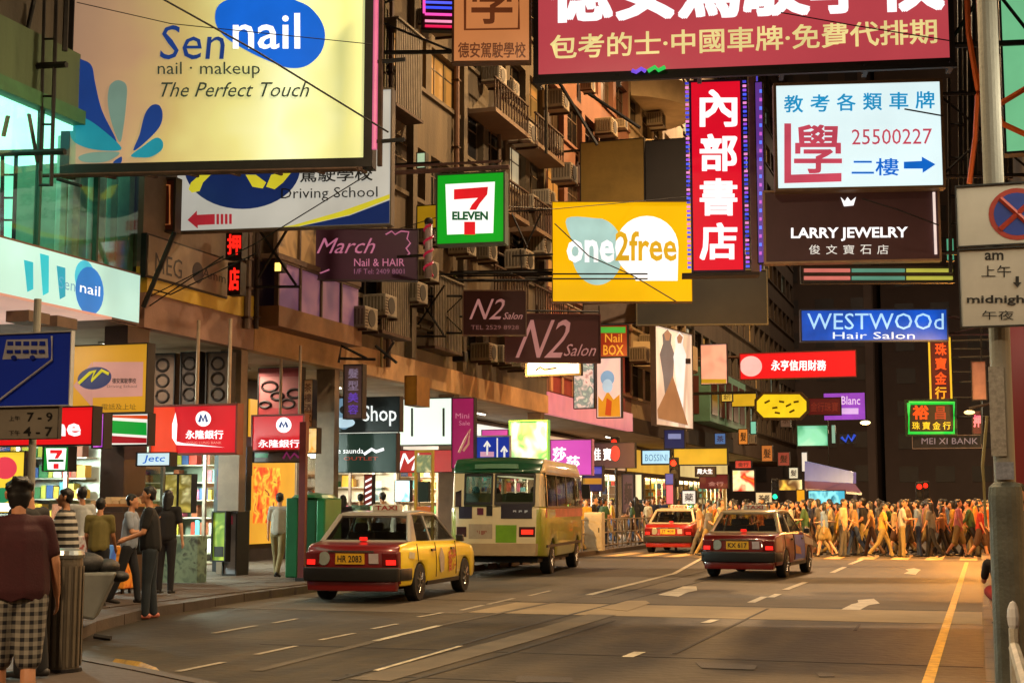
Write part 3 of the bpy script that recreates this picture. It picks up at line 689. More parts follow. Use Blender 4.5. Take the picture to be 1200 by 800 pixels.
# sign on the beige wall (along the facade)
def wall_text(root, txt, y0, y1, z0, z1, m, X, bold=0., name='lettering'):
    v, f, a0, a1, b0_, b1_ = text_mesh(txt, bold); out = [(X, y0 + (y1 - y0) * (p[0] - a0) / (a1 - a0), z0 + (z1 - z0) * (p[1] - b0_) / (b1_ - b0_)) for p in v]
    mb = MB(); mb.add(out, f); return mb.build(name, m, root, fixn=False)
def wallq(px, py, X): q = atX(px, py, X); return q.y, q.z
def wall_sign(name, label, cat, x0, x1, yt, yb, X, face, case=None, th=.12):
    """board lying along the street; yt, yb are picture heights at its near end"""
    a = atX(x0, yb, X); b = atX(x1, yb, X); top = atX(x0, yt, X).z
    t = thing(name, label, cat, (X, a.y, a.z)); L = b.y - a.y; h = top - a.z
    MB().box(-th, -.04, -.04, .0, L + .04, h + .04).build('casing', case or DARK(), t)
    MB().box(.001, 0, 0, .02, L, h).build('face', face, t)
    return t, L, h
t, L, h = wall_sign('wall_sign', 'beige wall sign with dark letters and round feather emblem', 'sign', 172, 266, 275, 322, FX + .13, mat('#8f7a64', .7, 0, .2, 1.5))
wall_text(t, 'MEG', L * .08, L * .40, h * .12, h * .62, BK, .024); wall_text(t, 'Amm', L * .66, L * .97, h * .35, h * .6, BK, .024, 0)
mb = MB(); mb.lathe((.022, L * .6, h * .42), [(h * .28, 0), (h * .28, .004)], 20, 0, 0); mb.build('emblem', BK, t)
# nail salon light sign along the corner
t, L, h = wall_sign('lightbox_sign', 'long pale green lit nail salon sign running along the corner building', 'sign', -60, 163, 262, 330, FX + .32, glow('#b8e4d4', .95, True, .14, .5), mat('#6b4c3c', .6))
y = L * .80; mb = MB(); mb.lathe((.022, y - .55, h * .42), [(.42, 0), (.42, .006)], 24, 0, 0); mb.build('blue_disc', glow('#1478c8', .9), t)
mb = MB(); mb.lathe((.0205, y - .7, h * .66), [(.3, 0), (.3, .006)], 24, 0, 0); mb.build('cyan_disc', glow('#3cc0d8', .9), t)
wall_text(t, 'nail', y - .85, y - .25, h * .35, h * .55, W1, .032); wall_text(t, 'Sen', y - 1.45, y - .98, h * .33, h * .56, glow('#7fb4c8', .8), .026)
for yy, ll, c in [(.36, .7, '#18b8c8'), (.44, .9, '#22c4d0'), (.53, .75, '#12a0b8')]:
    mb = MB(); mb.prism([(L * yy, h * .12), (L * yy + .15, h * .2), (L * yy + .12, h * ll), (L * yy - .12, h * ll)], 0, .021, .026); mb.build('petal', glow(c, .9), t)
# --- March board
s = Sign('hanging_sign', 'dark purple hair and nail board with pink script lettering', 'sign', 353, 327, 489, 268, 30.4, yb1=328, face=mat('#43173f', .45, 0, .2, 1, .0), case=mat('#3a2a30', .6), border=.02)
pk = glow('#d07a9c', .6)
s.text('March', 371, 279, 436, 297, pk, .0, .45, name='lettering'); s.text('Nail & HAIR', 415, 303, 474, 312, pk, .0); s.text('1/F Tel: 2409 8001', 415, 315, 474, 321, glow('#a8688c', .5), 0)
s.line([(452, 275), (459, 271), (463, 275), (470, 271), (479, 272), (477, 280), (481, 285), (476, 291), (480, 297), (475, 301)], .02, pk, 'ornament'); s.line([(360, 292), (356, 299), (361, 304), (357, 312), (360, 319), (368, 314), (376, 320), (386, 316)], .02, pk, 'ornament')
s.arm(-15.1, (.05, .9), .03)
# barber pole
q = atY(502, 325, 30.6); t = thing('barber_pole', 'red and white striped barber pole with black cap at the purple board', 'barber pole', q)
mb = MB(); mb.lathe((0, 0, 0), [(.09, 0), (.09, 1.22)], 14); mb.build('tube', mat('#8f7f80', .4), t, smooth=True)
mb = MB(); mb.tube([(.095 * math.cos(a * .5), .095 * math.sin(a * .5), .03 + a * .024) for a in range(50)], .032, 5); mb.build('red_stripe', glow('#b8203c', .5), t)
mb = MB(); mb.blob((0, 0, 1.29), (.11, .11, .1), 10, 6); mb.build('cap', DARK(), t); MB().box(-.8, .05, .5, 0, .1, .56).build('bracket', STEEL(), t)
# --- convenience store sign
s = Sign('lightbox_sign', 'bright green square convenience store sign with big red seven', 'sign', 512.5, 286, 590, 206, 33.4, yb1=283, face=glow('#0f9c1c', 1.0, True, .06), case=mat('#4a5a48', .5), border=.04, depth=.4)
s.poly([(524, 275), (578, 273), (580, 213), (522, 216)], glow('#f4f8ee', 1.15, True, .03), 'white_field')
rd = glow('#e01c22', 1.0)
s.poly([(532, 234), (532, 222), (572, 219), (571, 228), (562, 239), (558, 246), (550, 246), (553, 240), (560, 232)], rd, 'numeral'); s.poly([(544, 275), (557, 275), (557, 260), (544, 260)], rd, 'numeral_foot')
s.poly([(536, 265), (546, 265), (546, 260), (536, 260)], glow('#f4f8ee', 1.15), 'gap') if 0 else None
s.text('ELEVEN', 530, 248, 572, 258, glow('#0c5c2c', .7), .045)
for a in [[(524, 216), (578, 213)], [(524, 275), (578, 273)]]: pass
t = s.root; mb = MB(); mb.tube([(-2.2, .2, s.h + .18), (s.w + .1, .2, s.h + .18)], .06, 8); mb.tube([(-2.2, .2, s.h + .34), (s.w * .95, .2, s.h + .34)], .035, 6)
for x in (.3, s.w - .3): mb.tube([(x, .2, s.h), (x, .2, s.h + .2)], .03, 5)
mb.build('hanger', mat('#8a6c68', .5, .4), t); s.arm(-15.1, (1.22,), .05, False)
# --- orange board and magenta neon above
s = Sign('hanging_sign', 'orange board with framed character at the top beside the pink billboard', 'sign', 532, 72, 620, -60, 30.0, yb1=71, face=glow('#d08048', .8, True, .08, .6), case=mat('#6a4428', .6))
br = glow('#7a3c1c', .5)
s.line([(545, -40), (545, 35), (608, 34), (608, -40)], .035, br, 'frame_line'); s.text('學', 553, -35, 600, 28, br, .01); s.text('德安駕駛學校', 537, 50, 616, 68, br, .01)
s.arm(-15.2, (.1, .8), .05)
s = Sign('neon_sign', 'magenta and blue neon sign partly cut by the top edge beside the orange board', 'sign', 495, 34, 533, -50, 32.5, yb1=35, face=mat('#5c1630', .5), border=.03)
for y, m in [(-4, glow('#ff50b0', 1.3)), (9, glow('#3c50ff', 1.2)), (3, glow('#5060ff', 1.2)), (17, glow('#ff50b0', 1.3)), (25, glow('#ff9cc0', 1.1)), (31, glow('#e01850', 1.2))]: s.line([(498, y), (531, y + 1)], .035, m, 'neon_tube')
s.line([(497, -20), (497, 16)], .035, glow('#ff50b0', 1.3), 'neon_tube')
# pink tube beside the salon board
q = atY(439, 175, 22.4); t = thing('neon_tube', 'long upright pink neon tube along the right edge of the billboard', 'neon tube', q)
MB().tube([(0, 0, 0), (0, 0, 2.9)], .05, 8).build('tube', glow('#d8688c', .9, True), t); MB().box(.06, -.03, -.3, .13, .04, 3.1).build('holder', RUST(), t)
for z in (.1, 1.5): MB().box(-.06, -.02, z, .55, .03, z + .06).build('clamp', DARK(), t)
s = Sign('banner', 'narrow white vertical banner with a red tick behind the pink neon tube', 'banner', 442, 196, 456, 116, 27.5, plain=True, face=mat('#a8a4a8', .6), border=0, depth=.04)
s.poly([(443, 128), (447, 122), (448, 130), (443, 140)], red, 'red_mark')
# --- huge pink billboard
s = Sign('billboard', 'huge pink driving school billboard with white and cream characters across the top', 'billboard', 631, 88, 1113, -85, 31.5, yb1=68, border=.12, depth=.4, face=glow('#c0464e', .86, True, .07, .35), case=mat('#2b2422', .6, .2))
s.text('德安駕駛學校', 645, -52, 1105, 26, W1, .03, dy=-15)
s.text('包考的士·中國車牌·免費代排期', 645, 42, 1098, 70, glow('#f0dc90', .95), .012, dy=-19)
mb = MB()
for i in range(6): mb.box(s.w * i / 5 - .05, -.3, -.28, s.w * i / 5 + .05, .3, -.14)
mb.box(-.1, -.32, -.30, s.w + .1, -.2, -.2); mb.build('lamp_rail', DARK(), s.root)
s.line([(741, 86), (746, 88), (752, 84), (757, 87)], .05, glow('#7a50e0', 1.0), 'neon_scribble', .2); s.line([(760, 87), (768, 82), (772, 86), (780, 82)], .05, glow('#28c050', 1.0), 'neon_scribble', .2)
s.arm(1.6, (.1, .5, .9), .07)
# --- red vertical bookshop sign with blue bulbs
s = Sign('lightbox_sign', 'tall red vertical bookshop sign with four white characters and blue bulb strips', 'sign', 813, 317, 871, 97, 36, yb1=316, face=glow('#dc0a26', 1.0, True, .05), case=mat('#3a1c50', .5), border=.05, depth=.5)
for i, ch in enumerate('內部書店'): s.text(ch, 821, 106 + i * 52, 863, 148 + i * 52, W1, .026)
bl = [glow('#4a5cff', 1.2), glow('#9c50e8', 1.1), glow('#f08cd0', 1.1), glow('#3c3cc8', 1.1)]
for side in (-.11, s.w + .11):
    for i in range(4):
        mb = MB()
        for k in range(i, 44, 4): mb.box(side - .045, -.07, .05 + k * s.h / 44, side + .045, -.035, .05 + k * s.h / 44 + .055)
        mb.build('bulb_strip', bl[i], s.root)['kind'] = 'stuff'
MB().box(-.3, -.15, -.16, s.w + .4, .4, -.08).build('shelf', mat('#3c3430', .6, .3), s.root)
q = s.root; m2 = MB(); m2.box(s.w + .22, .1, -.1, s.w + .42, .4, s.h + .8); m2.build('post', mat('#8a6f5e', .6), q); m2 = MB(); m2.box(s.w + .42, .1, 0, s.w + .46, .3, s.h + .8); m2.build('neon_strip', glow('#5a50d8', .9), q)
# purple neon strip behind the blue and white board
s = Sign('neon_sign', 'purple glowing strip at the left edge of the jewelry board', 'sign', 889, 308, 897, 97, 35.8, plain=True, face=glow('#6a3c9c', .75, True), border=.02, case=DARK())
for i in range(20): s.rect(890, 105 + i * 10, 893, 109 + i * 10, [glow('#5c7cff', 1.2), glow('#d060d0', 1.0)][i % 2], 'bulb')
# --- blue white 學 board
s = Sign('lightbox_sign', 'white lit driving school board with blue arrow and phone number', 'sign', 912, 221, 1105, 101, 35, yb1=217, face=glow('#dcf2f4', 1.05, True, .05, .5), case=mat('#7a6248', .6, .2), border=.07, depth=.35)
cb = glow('#1c94c8', .9); pr = glow('#d04c60', .85); pb = glow('#1068cc', .95)
for i, ch in enumerate('教考各類車牌'): s.text(ch, 919 + i * 30.8, 112 - i * .9, 941 + i * 30.8, 132 - i * .9, cb, .012)
s.text('學', 931, 147, 986, 203, pr, .011); s.poly([(919, 215), (919, 145), (927, 145), (927, 205), (986, 203), (986, 213)], pr, 'bracket_mark')
s.text('25500227', 998, 152, 1092, 170, pr, 0, dy=-1); s.text('二樓', 998, 186, 1053, 206, pb, .01)
s.poly([(1059, 198), (1059, 190), (1080, 189), (1080, 184), (1096, 193), (1081, 203), (1081, 198)], pb, 'arrow')
s.arm(1.6, (.1, .9), .05)
# --- jewelry board
s = Sign('hanging_sign', 'dark brown jewelry board with white lettering and small emblem', 'sign', 898, 307, 1101, 226, 35.4, yb1=303, face=mat('#5c4248', .4, 0, .2, .8), case=mat('#a88a6c', .5, .3), border=.05, depth=.3)
s.text('LARRY JEWELRY', 927, 267, 1064, 283, W1, .025, dy=-1); 
for i, ch in enumerate('俊文寶石店'): s.text(ch, 948 + i * 20, 287, 961 + i * 20, 298, WT, .0)
s.poly([(985, 231), (990, 236), (993, 231), (997, 236), (1003, 231), (1000, 241), (989, 242)], W1, 'emblem')
for x in (.3, .62, .9):
    pass
mb = MB(); mb.box(s.w - .12, -.06, .1, s.w - .06, -.032, s.h - .1); mb.build('neon_strip', glow('#f4dcd0', 1.0), s.root)
s.arm(1.6, (.1,), .05, False)
s = Sign('neon_sign', 'row of pink, green and yellow neon tubes under the jewelry board', 'sign', 940, 331, 1118, 313, 36, yb1=330, face=mat('#3c3830', .6), border=.03, depth=.15)
for y in (317, 326):
    s.line([(942, y), (996, y)], .05, glow('#d8786c', .8), 'neon_tube'); s.line([(998, y), (1060, y)], .05, glow('#5c9c84', .7), 'neon_tube'); s.line([(1062, y), (1116, y)], .05, glow('#b8b848', .8), 'neon_tube')
# --- blue hair salon sign
s = Sign('lightbox_sign', 'blue lit hair salon sign with thin white lettering', 'sign', 940, 399, 1110, 364, 44, yb1=398, face=glow('#0c50c0', .95, True, .35, .9), case=mat('#1c2c50', .5), border=.04, depth=.25)
s.text('WESTWOOd', 946, 367, 1106, 386, glow('#a8d8ff', 1.0), .0); s.text('Hair Salon', 976, 389, 1072, 397, glow('#d8ecff', 1.0), .0)
s.arm(1.6, (.2, .8), .04)
# --- yellow phone sign
s = Sign('lightbox_sign', 'bright yellow square phone shop sign with blue and white speech shapes', 'sign', 648, 353, 811, 237, 41.5, yb1=353, face=glow('#f0b400', 1.0, True, .07, .4), case=mat('#8a6a1c', .5), border=.02, depth=.35)
lb = glow('#a8ccc4', .95); wh = glow('#f8f8f4', 1.15)
s.poly([(664, 256)] + [(700 + 30 * math.sin(a), 295 - 39 * math.cos(a)) for a in [i * math.pi / 12 for i in range(0, 20)]] , lb, 'blue_shape')
s.poly([(794, 329)] + [(758 + 37 * math.cos(a), 290 - 37 * math.sin(a)) for a in [i * math.pi / 14 for i in range(0, 20)]] + [(745, 329)], wh, 'white_shape')
s.text('one', 664, 281, 720, 308, wh, .03); s.text('2free', 721, 271, 793, 306, glow('#dca81c', .95), .02)
s.arm(-15.1, (.22, .3), .05, False)
mb = MB(); mb.tube([(0, -.1, s.h * .22), (s.w * .68, -.1, s.h * .22), (s.w * .68, -.1, s.h * .27), (0, -.1, s.h * .27)], .025, 5); mb.build('front_rail', STEEL(), s.root)
# dark boards behind
s = Sign('hanging_sign', 'unlit dark grey board behind the yellow phone sign', 'sign', 747, 380, 899, 318, 48, yb1=379, face=mat('#34322a', .6, 0, .3, .6), case=mat('#6a6248', .6), border=.04); s.arm(-15, (.9,), .05, False)
s = Sign('hanging_sign', 'blank pale pinkish board under the yellow phone sign', 'sign', 684, 380, 746, 356, 49, plain=True, face=mat('#7a6a60', .6), border=.03)
s = Sign('hanging_sign', 'blank ochre board above the yellow phone sign', 'sign', 681, 240, 755, 168, 52, plain=True, face=mat('#8a6f30', .7, 0, .3, .6, .2), border=.03); s.arm(-15, (.9,), .05, False)
s = Sign('hanging_sign', 'blank black board beside the ochre one, left of the red vertical sign', 'sign', 756, 240, 806, 166, 52.2, plain=True, face=mat('#2b2624', .6, 0, .3, .6), border=.03)
# --- N2 salon boards
mr = mat('#4a1a1c', .5, 0, .2, 1); ro = glow('#c08078', .6)
s = Sign('hanging_sign', 'smaller maroon salon board on the left with cream frame line', 'sign', 543, 392, 616, 341, 39, yb1=392, face=mr, case=mat('#8a6c58', .5), border=.03)
s.text('N2', 550, 350, 586, 374, ro, 0, .4); s.text('Salon', 589, 366, 611, 374, ro, 0, .4); s.text('TEL 2529 8928', 552, 381, 608, 386, glow('#986058', .5))
s.arm(-15, (.05, .9), .035)
s = Sign('hanging_sign', 'larger maroon salon board with pink script in front of the lit boards', 'sign', 593, 423, 703, 368, 40.5, yb1=424, face=mr, case=mat('#5c2c2c', .5), border=.03)
s.text('N2', 604, 374, 657, 419, ro, 0, .4); s.text('Salon', 660, 403, 696, 417, ro, 0, .4); s.arm(-15, (.95,), .035, False)
mb = MB(); mb.tube([(0, .1, s.h + .12), (s.w, .1, s.h + .12)], .03, 5); [mb.tube([(s.w * k / 3, .1, s.h), (s.w * k / 3, .1, s.h + .3)], .02, 4) for k in range(4)]; mb.build('top_rail', STEEL(), s.root)
s = Sign('lightbox_sign', 'small white lit sign hanging under the larger maroon board', 'sign', 618, 439, 679, 425, 43, plain=True, face=glow('#e8eef0', 1.05, True, .05), border=.06); s.line([(628, 434), (633, 430), (638, 433), (652, 431)], .03, BK)
s = Sign('hanging_sign', 'orange red nail shop board with a green top', 'sign', 704, 418, 735, 382, 47, plain=True, face=glow('#a83418', .6), border=.02)
s.rect(704, 383, 733, 390, glow('#50b03c', .8)); s.text('Nail', 709, 391, 729, 401, glow('#f0a030', .8), .01); s.text('BOX', 707, 404, 731, 416, glow('#f0a030', .8), .02)
# --- tall posters along the facade
s = Sign('banner', 'tall white fashion poster hanging left of the curtained balcony', 'banner', 769, 497, 812, 381, 60, Y1=64, yb1=507, face=poster(['#c8baa6', '#b8a698', '#e0d4c4', '#d8c8b4'], .75, .35, (1.5, 1, .3), True, seed=4), case=mat('#4a4038', .6), border=.05)
fg = glow('#8a8078', .6); fs = glow('#c08c68', .8); fw = glow('#f0ece4', 1.0); fd = glow('#b07c50', .7)
s.poly([(776, 392), (782, 386), (787, 392), (786, 402), (790, 414), (789, 440), (786, 470), (780, 470), (777, 440), (773, 415), (777, 402)], fg, 'figure'); s.poly([(791, 396), (796, 388), (801, 394), (800, 404), (804, 416), (802, 445), (800, 485), (795, 485), (793, 450), (789, 418), (792, 406)], fw, 'figure')
s.poly([(778, 391), (782, 387), (786, 391), (784, 399), (780, 399)], fs, 'face'); s.poly([(793, 395), (796, 391), (800, 395), (798, 402), (794, 402)], fs, 'face'); s.poly([(770, 480), (782, 455), (788, 440), (795, 462), (806, 498), (771, 490)], fd, 'drape'); s.rect(803, 420, 809, 426, BK)
s = Sign('banner', 'orange and pale blue poster under the nail shop board', 'banner', 700, 489, 728, 420, 53, plain=True, face=poster(['#d0a8a0', '#d8c0b8', '#c0a8b0'], .7, .5, (1, 1, .8), True, seed=2), border=.03)
s.poly([(701, 488), (727, 488), (726, 462), (719, 468), (712, 458), (706, 470), (701, 464)], glow('#e09424', .85), 'orange_shape'); s.poly([(709, 486), (716, 487), (717, 470), (711, 466)], glow('#d05020', .8), 'red_shape'); s.oval(712, 443, 8, 9, glow('#8cacc8', .85), 'blue_shape'); s.oval(712, 452, 6, 8, glow('#b8ccd8', .9), 'pale_shape')
s = Sign('banner', 'pale green checked poster left of the orange one', 'banner', 673, 478, 696, 426, 52, plain=True, face=poster(['#c8d8c8', '#7c9090', '#e0d0cc', '#a87878'], .6, 3.0, seed=3), border=.03)
s = Sign('banner', 'pale pink poster beyond the tall fashion poster', 'banner', 822, 450, 852, 404, 66, plain=True, face=poster(['#c89080', '#d8a898', '#b88880'], .55, .6, seed=5), border=.03)
s.rect(822, 444, 851, 449, glow('#c8a020', .7))
s = Sign('banner', 'slanted yellow awning board beyond the tall posters', 'banner', 858, 476, 886, 460, 84, plain=True, face=glow('#d8a820', .9), border=.03)
# --- distant boards
s = Sign('lightbox_sign', 'wide red lit banner sign with white characters and round white emblem', 'sign', 868, 444, 1003, 415, 72, yb1=443, plain=True, face=glow('#e01018', 1.0, True, .05, .3), case=mat('#6a1c18', .5), border=.05)
s.oval(880, 429, 13, 12, glow('#f0b8b0', 1.0), 'emblem'); s.text('永亨信用財務', 904, 422, 968, 434, W1, .02)
mb = MB(); mb.tube([(-8, .2, s.h * .9), (0, .2, s.h * .9)], .08, 5); mb.build('bracket', RUST(), s.root)
for (px, w_) in ((868, 1),): pass
t = thing('lightbox_sign', 'yellow octagonal lit sign with dark rim and faint script', 'sign', atY(886, 490, 76)); O = t.location
def oct_(x0, y0, x1, y1, c): return [((atY(a, b, 76) - O).x, (atY(a, b, 76) - O).z) for a, b in [(x0 + c, y1), (x1 - c, y1), (x1, y1 - c), (x1, y0 + c), (x1 - c, y0), (x0 + c, y0), (x0, y0 + c), (x0, y1 - c)]]
MB().prism(oct_(884, 459, 948, 492, 9), 1, 0, .3).build('casing', mat('#3c2c10', .5), t); MB().prism(oct_(887, 462, 945, 489, 8), 1, -.03, -.001).build('face', glow('#e8c81c', 1.0, True, .1), t)
MB().box(-4.5, .1, 1.3, 0, .2, 1.45).build('bracket', STEEL(), t)
mb = MB()
for i, (a, b) in enumerate([(896, 472), (905, 478), (913, 470), (921, 476), (930, 471), (908, 483), (925, 483)]):
    p = atY(a, b, 75.95) - O; q = atY(a + 6, b - 3 + i % 3 * 2, 75.95) - O; mb.tube([(p.x, -.05, p.z), (q.x, -.05, q.z)], .05, 4)
mb.build('script_stroke', mat('#6a5410', .5), t)
s = Sign('hanging_sign', 'dark red board between the yellow octagon and the purple sign', 'sign', 947, 486, 985, 467, 80, plain=True, face=glow('#5c0f14', .6), border=.05); s.text('金行珠寶', 950, 471, 982, 482, glow('#8c3020', .6))
s = Sign('lightbox_sign', 'purple lit sign with pale lettering in the distance', 'sign', 966, 492, 1014, 461, 84, plain=True, face=glow('#9c48c8', .9, True), border=.05); s.text('Blanc', 986, 464, 1008, 474, glow('#ecc8f4', 1.0), .01); s.rect(986, 478, 1006, 485, glow('#e0b8f0', .9))
s = Sign('lightbox_sign', 'mint green lit sign below the yellow octagon', 'sign', 935, 522, 970, 499, 88, plain=True, face=poster(['#40a078', '#80d8b8', '#c8f0dc'], .85, .6, seed=1), border=.05, case=mat('#2c5c48', .5))
s = Sign('neon_sign', 'small blue neon sign in the dark at the end of the row', 'sign', 984, 520, 1003, 507, 92, plain=True, face=mat('#0c1830', .5), border=.02)
s.line([(986, 512), (991, 517), (994, 510), (998, 516), (1002, 509)], .09, glow('#2c50d0', .9), 'neon_tube')
s = Sign('hanging_sign', 'narrow pale vertical strip sign in the distance', 'sign', 975, 519, 979, 498, 90, plain=True, face=glow('#90c0a8', .7), border=.02)
# --- right hand neon
s = Sign('neon_sign', 'tall yellow edged neon sign with red characters on the right', 'sign', 1092, 470, 1114, 398, 58, plain=True, face=mat('#5c100a', .5), case=glow('#e8b828', 1.0), border=.07)
for i, ch in enumerate('珠寶金行'): s.text(ch, 1096, 402 + i * 17, 1109, 416 + i * 17, glow('#f05018', 1.1) if i != 3 else glow('#f0a020', 1.1), .02)
s.arm(1.7, (.3, .7, .97), .05, False)
s = Sign('neon_sign', 'green neon framed box sign with orange and yellow characters', 'sign', 1063, 509, 1120, 470, 55, plain=True, face=mat('#3a2a14', .5), border=.06, case=mat('#1c3a1c', .5))
s.line([(1065, 472), (1118, 472), (1118, 507), (1065, 507), (1065, 472)], .07, glow('#18c83c', 1.1), 'neon_tube')
s.text('裕', 1070, 475, 1088, 491, glow('#f04c10', 1.1), .03); s.text('昌', 1096, 476, 1108, 491, glow('#a83010', .9), .02)
for i, ch in enumerate('珠寶金行'): s.text(ch, 1069 + i * 12, 494, 1078 + i * 12, 503, glow('#f0c828', 1.1), .01)
s.arm(1.7, (.5,), .05, False)
s = Sign('neon_sign', 'unlit outlined board under the green neon box', 'sign', 1070, 525, 1150, 511, 60, plain=True, face=mat('#2c2420', .6), border=.03, case=mat('#8a7468', .5)); s.text('MEI XI BANK', 1080, 513, 1146, 520, glow('#a89090', .55))
s = Sign('hanging_sign', 'greyish pink board stack on rods right of the yellow neon sign', 'sign', 1140, 468, 1156, 424, 50, plain=True, face=mat('#8a6a60', .6), border=.03)
s = Sign('neon_sign', 'pink neon character glowing left of the grey post', 'sign', 1140, 508, 1150, 482, 52, plain=True, face=mat('#4a1420', .6), border=.02); s.text('押', 1141, 486, 1149, 500, glow('#f06078', 1.2), .03)
s = Sign('hanging_sign', 'red and white vertical sign right of the grey post', 'sign', 1176, 540, 1198, 480, 40, plain=True, face=glow('#b83018', .8), border=.03)
s.rect(1179, 488, 1196, 500, W1); s.rect(1178, 504, 1196, 513, WT); s.rect(1177, 519, 1196, 534, glow('#e8d8d0', .9)); s.text('東', 1181, 487, 1194, 501, glow('#c03020', .8), .02)
s = Sign('hanging_sign', 'lower red sign with pink characters right of the grey post', 'sign', 1178, 590, 1194, 546, 44, plain=True, face=mat('#4a1412', .6), border=.02); s.text('珠', 1180, 550, 1192, 562, glow('#d04848', .8), .02); s.text('寶', 1180, 566, 1192, 578, glow('#b83c3c', .7), .02)
s = Sign('neon_sign', 'purple vertical neon strip at the right edge above the red sign', 'sign', 1182, 470, 1188, 386, 42, plain=True, face=glow('#8c5cc8', .9), border=.02)
s = Sign('hanging_sign', 'deep red upright panel at the right edge', 'sign', 1189, 640, 1212, 340, 30, plain=True, face=glow('#6a100c', .5), border=.03, depth=.5)
s = Sign('billboard', 'pale green lit board at the upper right edge', 'billboard', 1180, 178, 1300, -60, 34, plain=True, face=glow('#78c890', .85, True, .06), border=.05, depth=.4)
s = Sign('hanging_sign', 'teal lit sliver of a sign left of the parking plate', 'sign', 1110, 305, 1118, 280, 38, plain=True, face=glow('#58b088', .8), border=.02)

# --- boards under the canopy, near left
s = Sign('hanging_sign', 'yellow and pink driving school board with dark oval under the canopy', 'sign', 84, 484, 171, 406, 22.0, plain=True, yb1=483, face=glow('#d09418', .78, True, .08), border=.02)
s.poly([(104, 466), (109, 424), (168, 424), (167, 464)], glow('#cc9080', .75), 'pink_field'); s.poly([(86, 452), (108, 424), (109, 478)], glow('#cc9080', .7), 'pink_wedge')
s.oval(111, 443, 20, 13, NAVY, 'navy_oval', tilt=-.15); s.line([(93, 449), (106, 437), (112, 434), (108, 446), (120, 434), (128, 438)], .03, yl)
s.text('德安駕駛學校', 132, 443, 160, 449, BK, .01); s.text('Driving School', 126, 451, 161, 455, glow('#7a5c50', .5)); s.text('電話及上址', 120, 473, 160, 480, glow('#7a5c18', .5))
s = Sign('lightbox_sign', 'red lit phone shop sign behind the bus lane plate', 'sign', -30, 522, 108, 480, 19.4, plain=True, face=glow('#e01418', .95, True, .05), border=.02)
s.text('one', 42, 496, 95, 511, W1, .03); 
s = Sign('lightbox_sign', 'narrow magenta lit sign beside the striped convenience store fascia', 'sign', 109, 524, 121, 485, 21, plain=True, face=poster(['#8c28b8', '#c860d8', '#5020a0'], .9, 3), border=.02)
s = Sign('lightbox_sign', 'white sign with orange, green and red stripes over the convenience store', 'sign', 123, 521, 173, 486, 23.2, plain=True, yb1=520, face=glow('#f4f0e4', 1.0, True, .04), border=.02)
s.poly([(126, 507), (172, 510), (172, 495), (126, 492)], glow('#0c9c30', .95), 'green_stripe'); s.poly([(126, 519), (172, 519), (172, 513), (126, 510)], glow('#a81420', .9), 'red_stripe'); s.poly([(124, 486.5), (173, 486.5), (173, 491), (124, 488.5)], glow('#e04c10', .9), 'orange_stripe')
def bank(x0, y0, x1, y1, Y, lab, big):
    s = Sign('lightbox_sign', lab, 'sign', x0, y1, x1, y0, Y, plain=True, yb1=y1 + 1, face=glow('#cc0c1c', .95, True, .1, 1.0), case=mat('#7a2c18', .5), border=.04)
    w_ = x1 - x0; cx = x0 + w_ * .62
    s.oval(cx, y0 + (y1 - y0) * .25, 9, 9, W1, 'emblem'); s.line([(cx - 4.5, y0 + (y1 - y0) * .32), (cx - 2.5, y0 + (y1 - y0) * .17), (cx, y0 + (y1 - y0) * .3), (cx + 2.5, y0 + (y1 - y0) * .17), (cx + 4.5, y0 + (y1 - y0) * .32)], .03, navy)
    if big:
        s.poly([(x0 + .5, y1), (x0 + 30, y1), (x0 + 28, y0), (x0 + .5, y0)], glow('#e83c14', .9), 'orange_band'); s.poly([(x0 + 29, y0 + 6), (x0 + 25, y0 + 20), (x0 + 25, y0 + 36), (x0 + 30, y1 - 10), (x1 - 12, y1 - 7), (x0 + 38, y1 - 12), (x0 + 30, y0 + 40), (x0 + 31, y0 + 20)], W1, 'white_swoosh')
        s.text('永隆銀行', x0 + 41, y0 + 27, x1 - 14, y0 + 37, W1, .02); s.text('WING LUNG BANK', x0 + 42, y0 + 40, x1 - 16, y0 + 43, glow('#f0a090', .8))
    else: s.text('永隆銀行', x0 + 7, y0 + 27, x1 - 4, y0 + 36, W1, .02); s.oval(cx, 0, 0, 0, W1) if 0 else None
    mb = MB()
    for u in (.5, .88): mb.tube([(s.w * u, .1, s.h), (s.w * u, .1, 4.95 - s.P0.z + .3)], .035, 6)
    mb.build('hanging_rod', mat('#a8927c', .5, .3), s.root); return s
bank(177, 477, 276, 531, 25.2, 'larger red lit bank sign hanging on rods, with an orange band', True)
bank(296, 488, 355, 527, 30.0, 'smaller red lit bank sign hanging on rods by the yellow wall', False)
s = Sign('hanging_sign', 'greyish board with magenta script under the smaller bank sign', 'sign', 297, 541, 354, 528, 30.2, plain=True, face=mat('#7c6e70', .5), border=.02); s.line([(332, 537), (336, 530), (340, 537), (345, 531), (350, 536)], .03, glow('#8c2c5c', .6)); s.rect(299, 531, 314, 536, glow('#2c7a48', .6))
s = Sign('hanging_sign', 'small white lit sign with blue handwriting under the larger bank sign', 'sign', 161, 545, 199, 531, 23, plain=True, face=glow('#c8e4ec', 1.0, True, .05), border=.02); s.text('Jetc', 167, 533, 192, 543, pb, .01, .3)
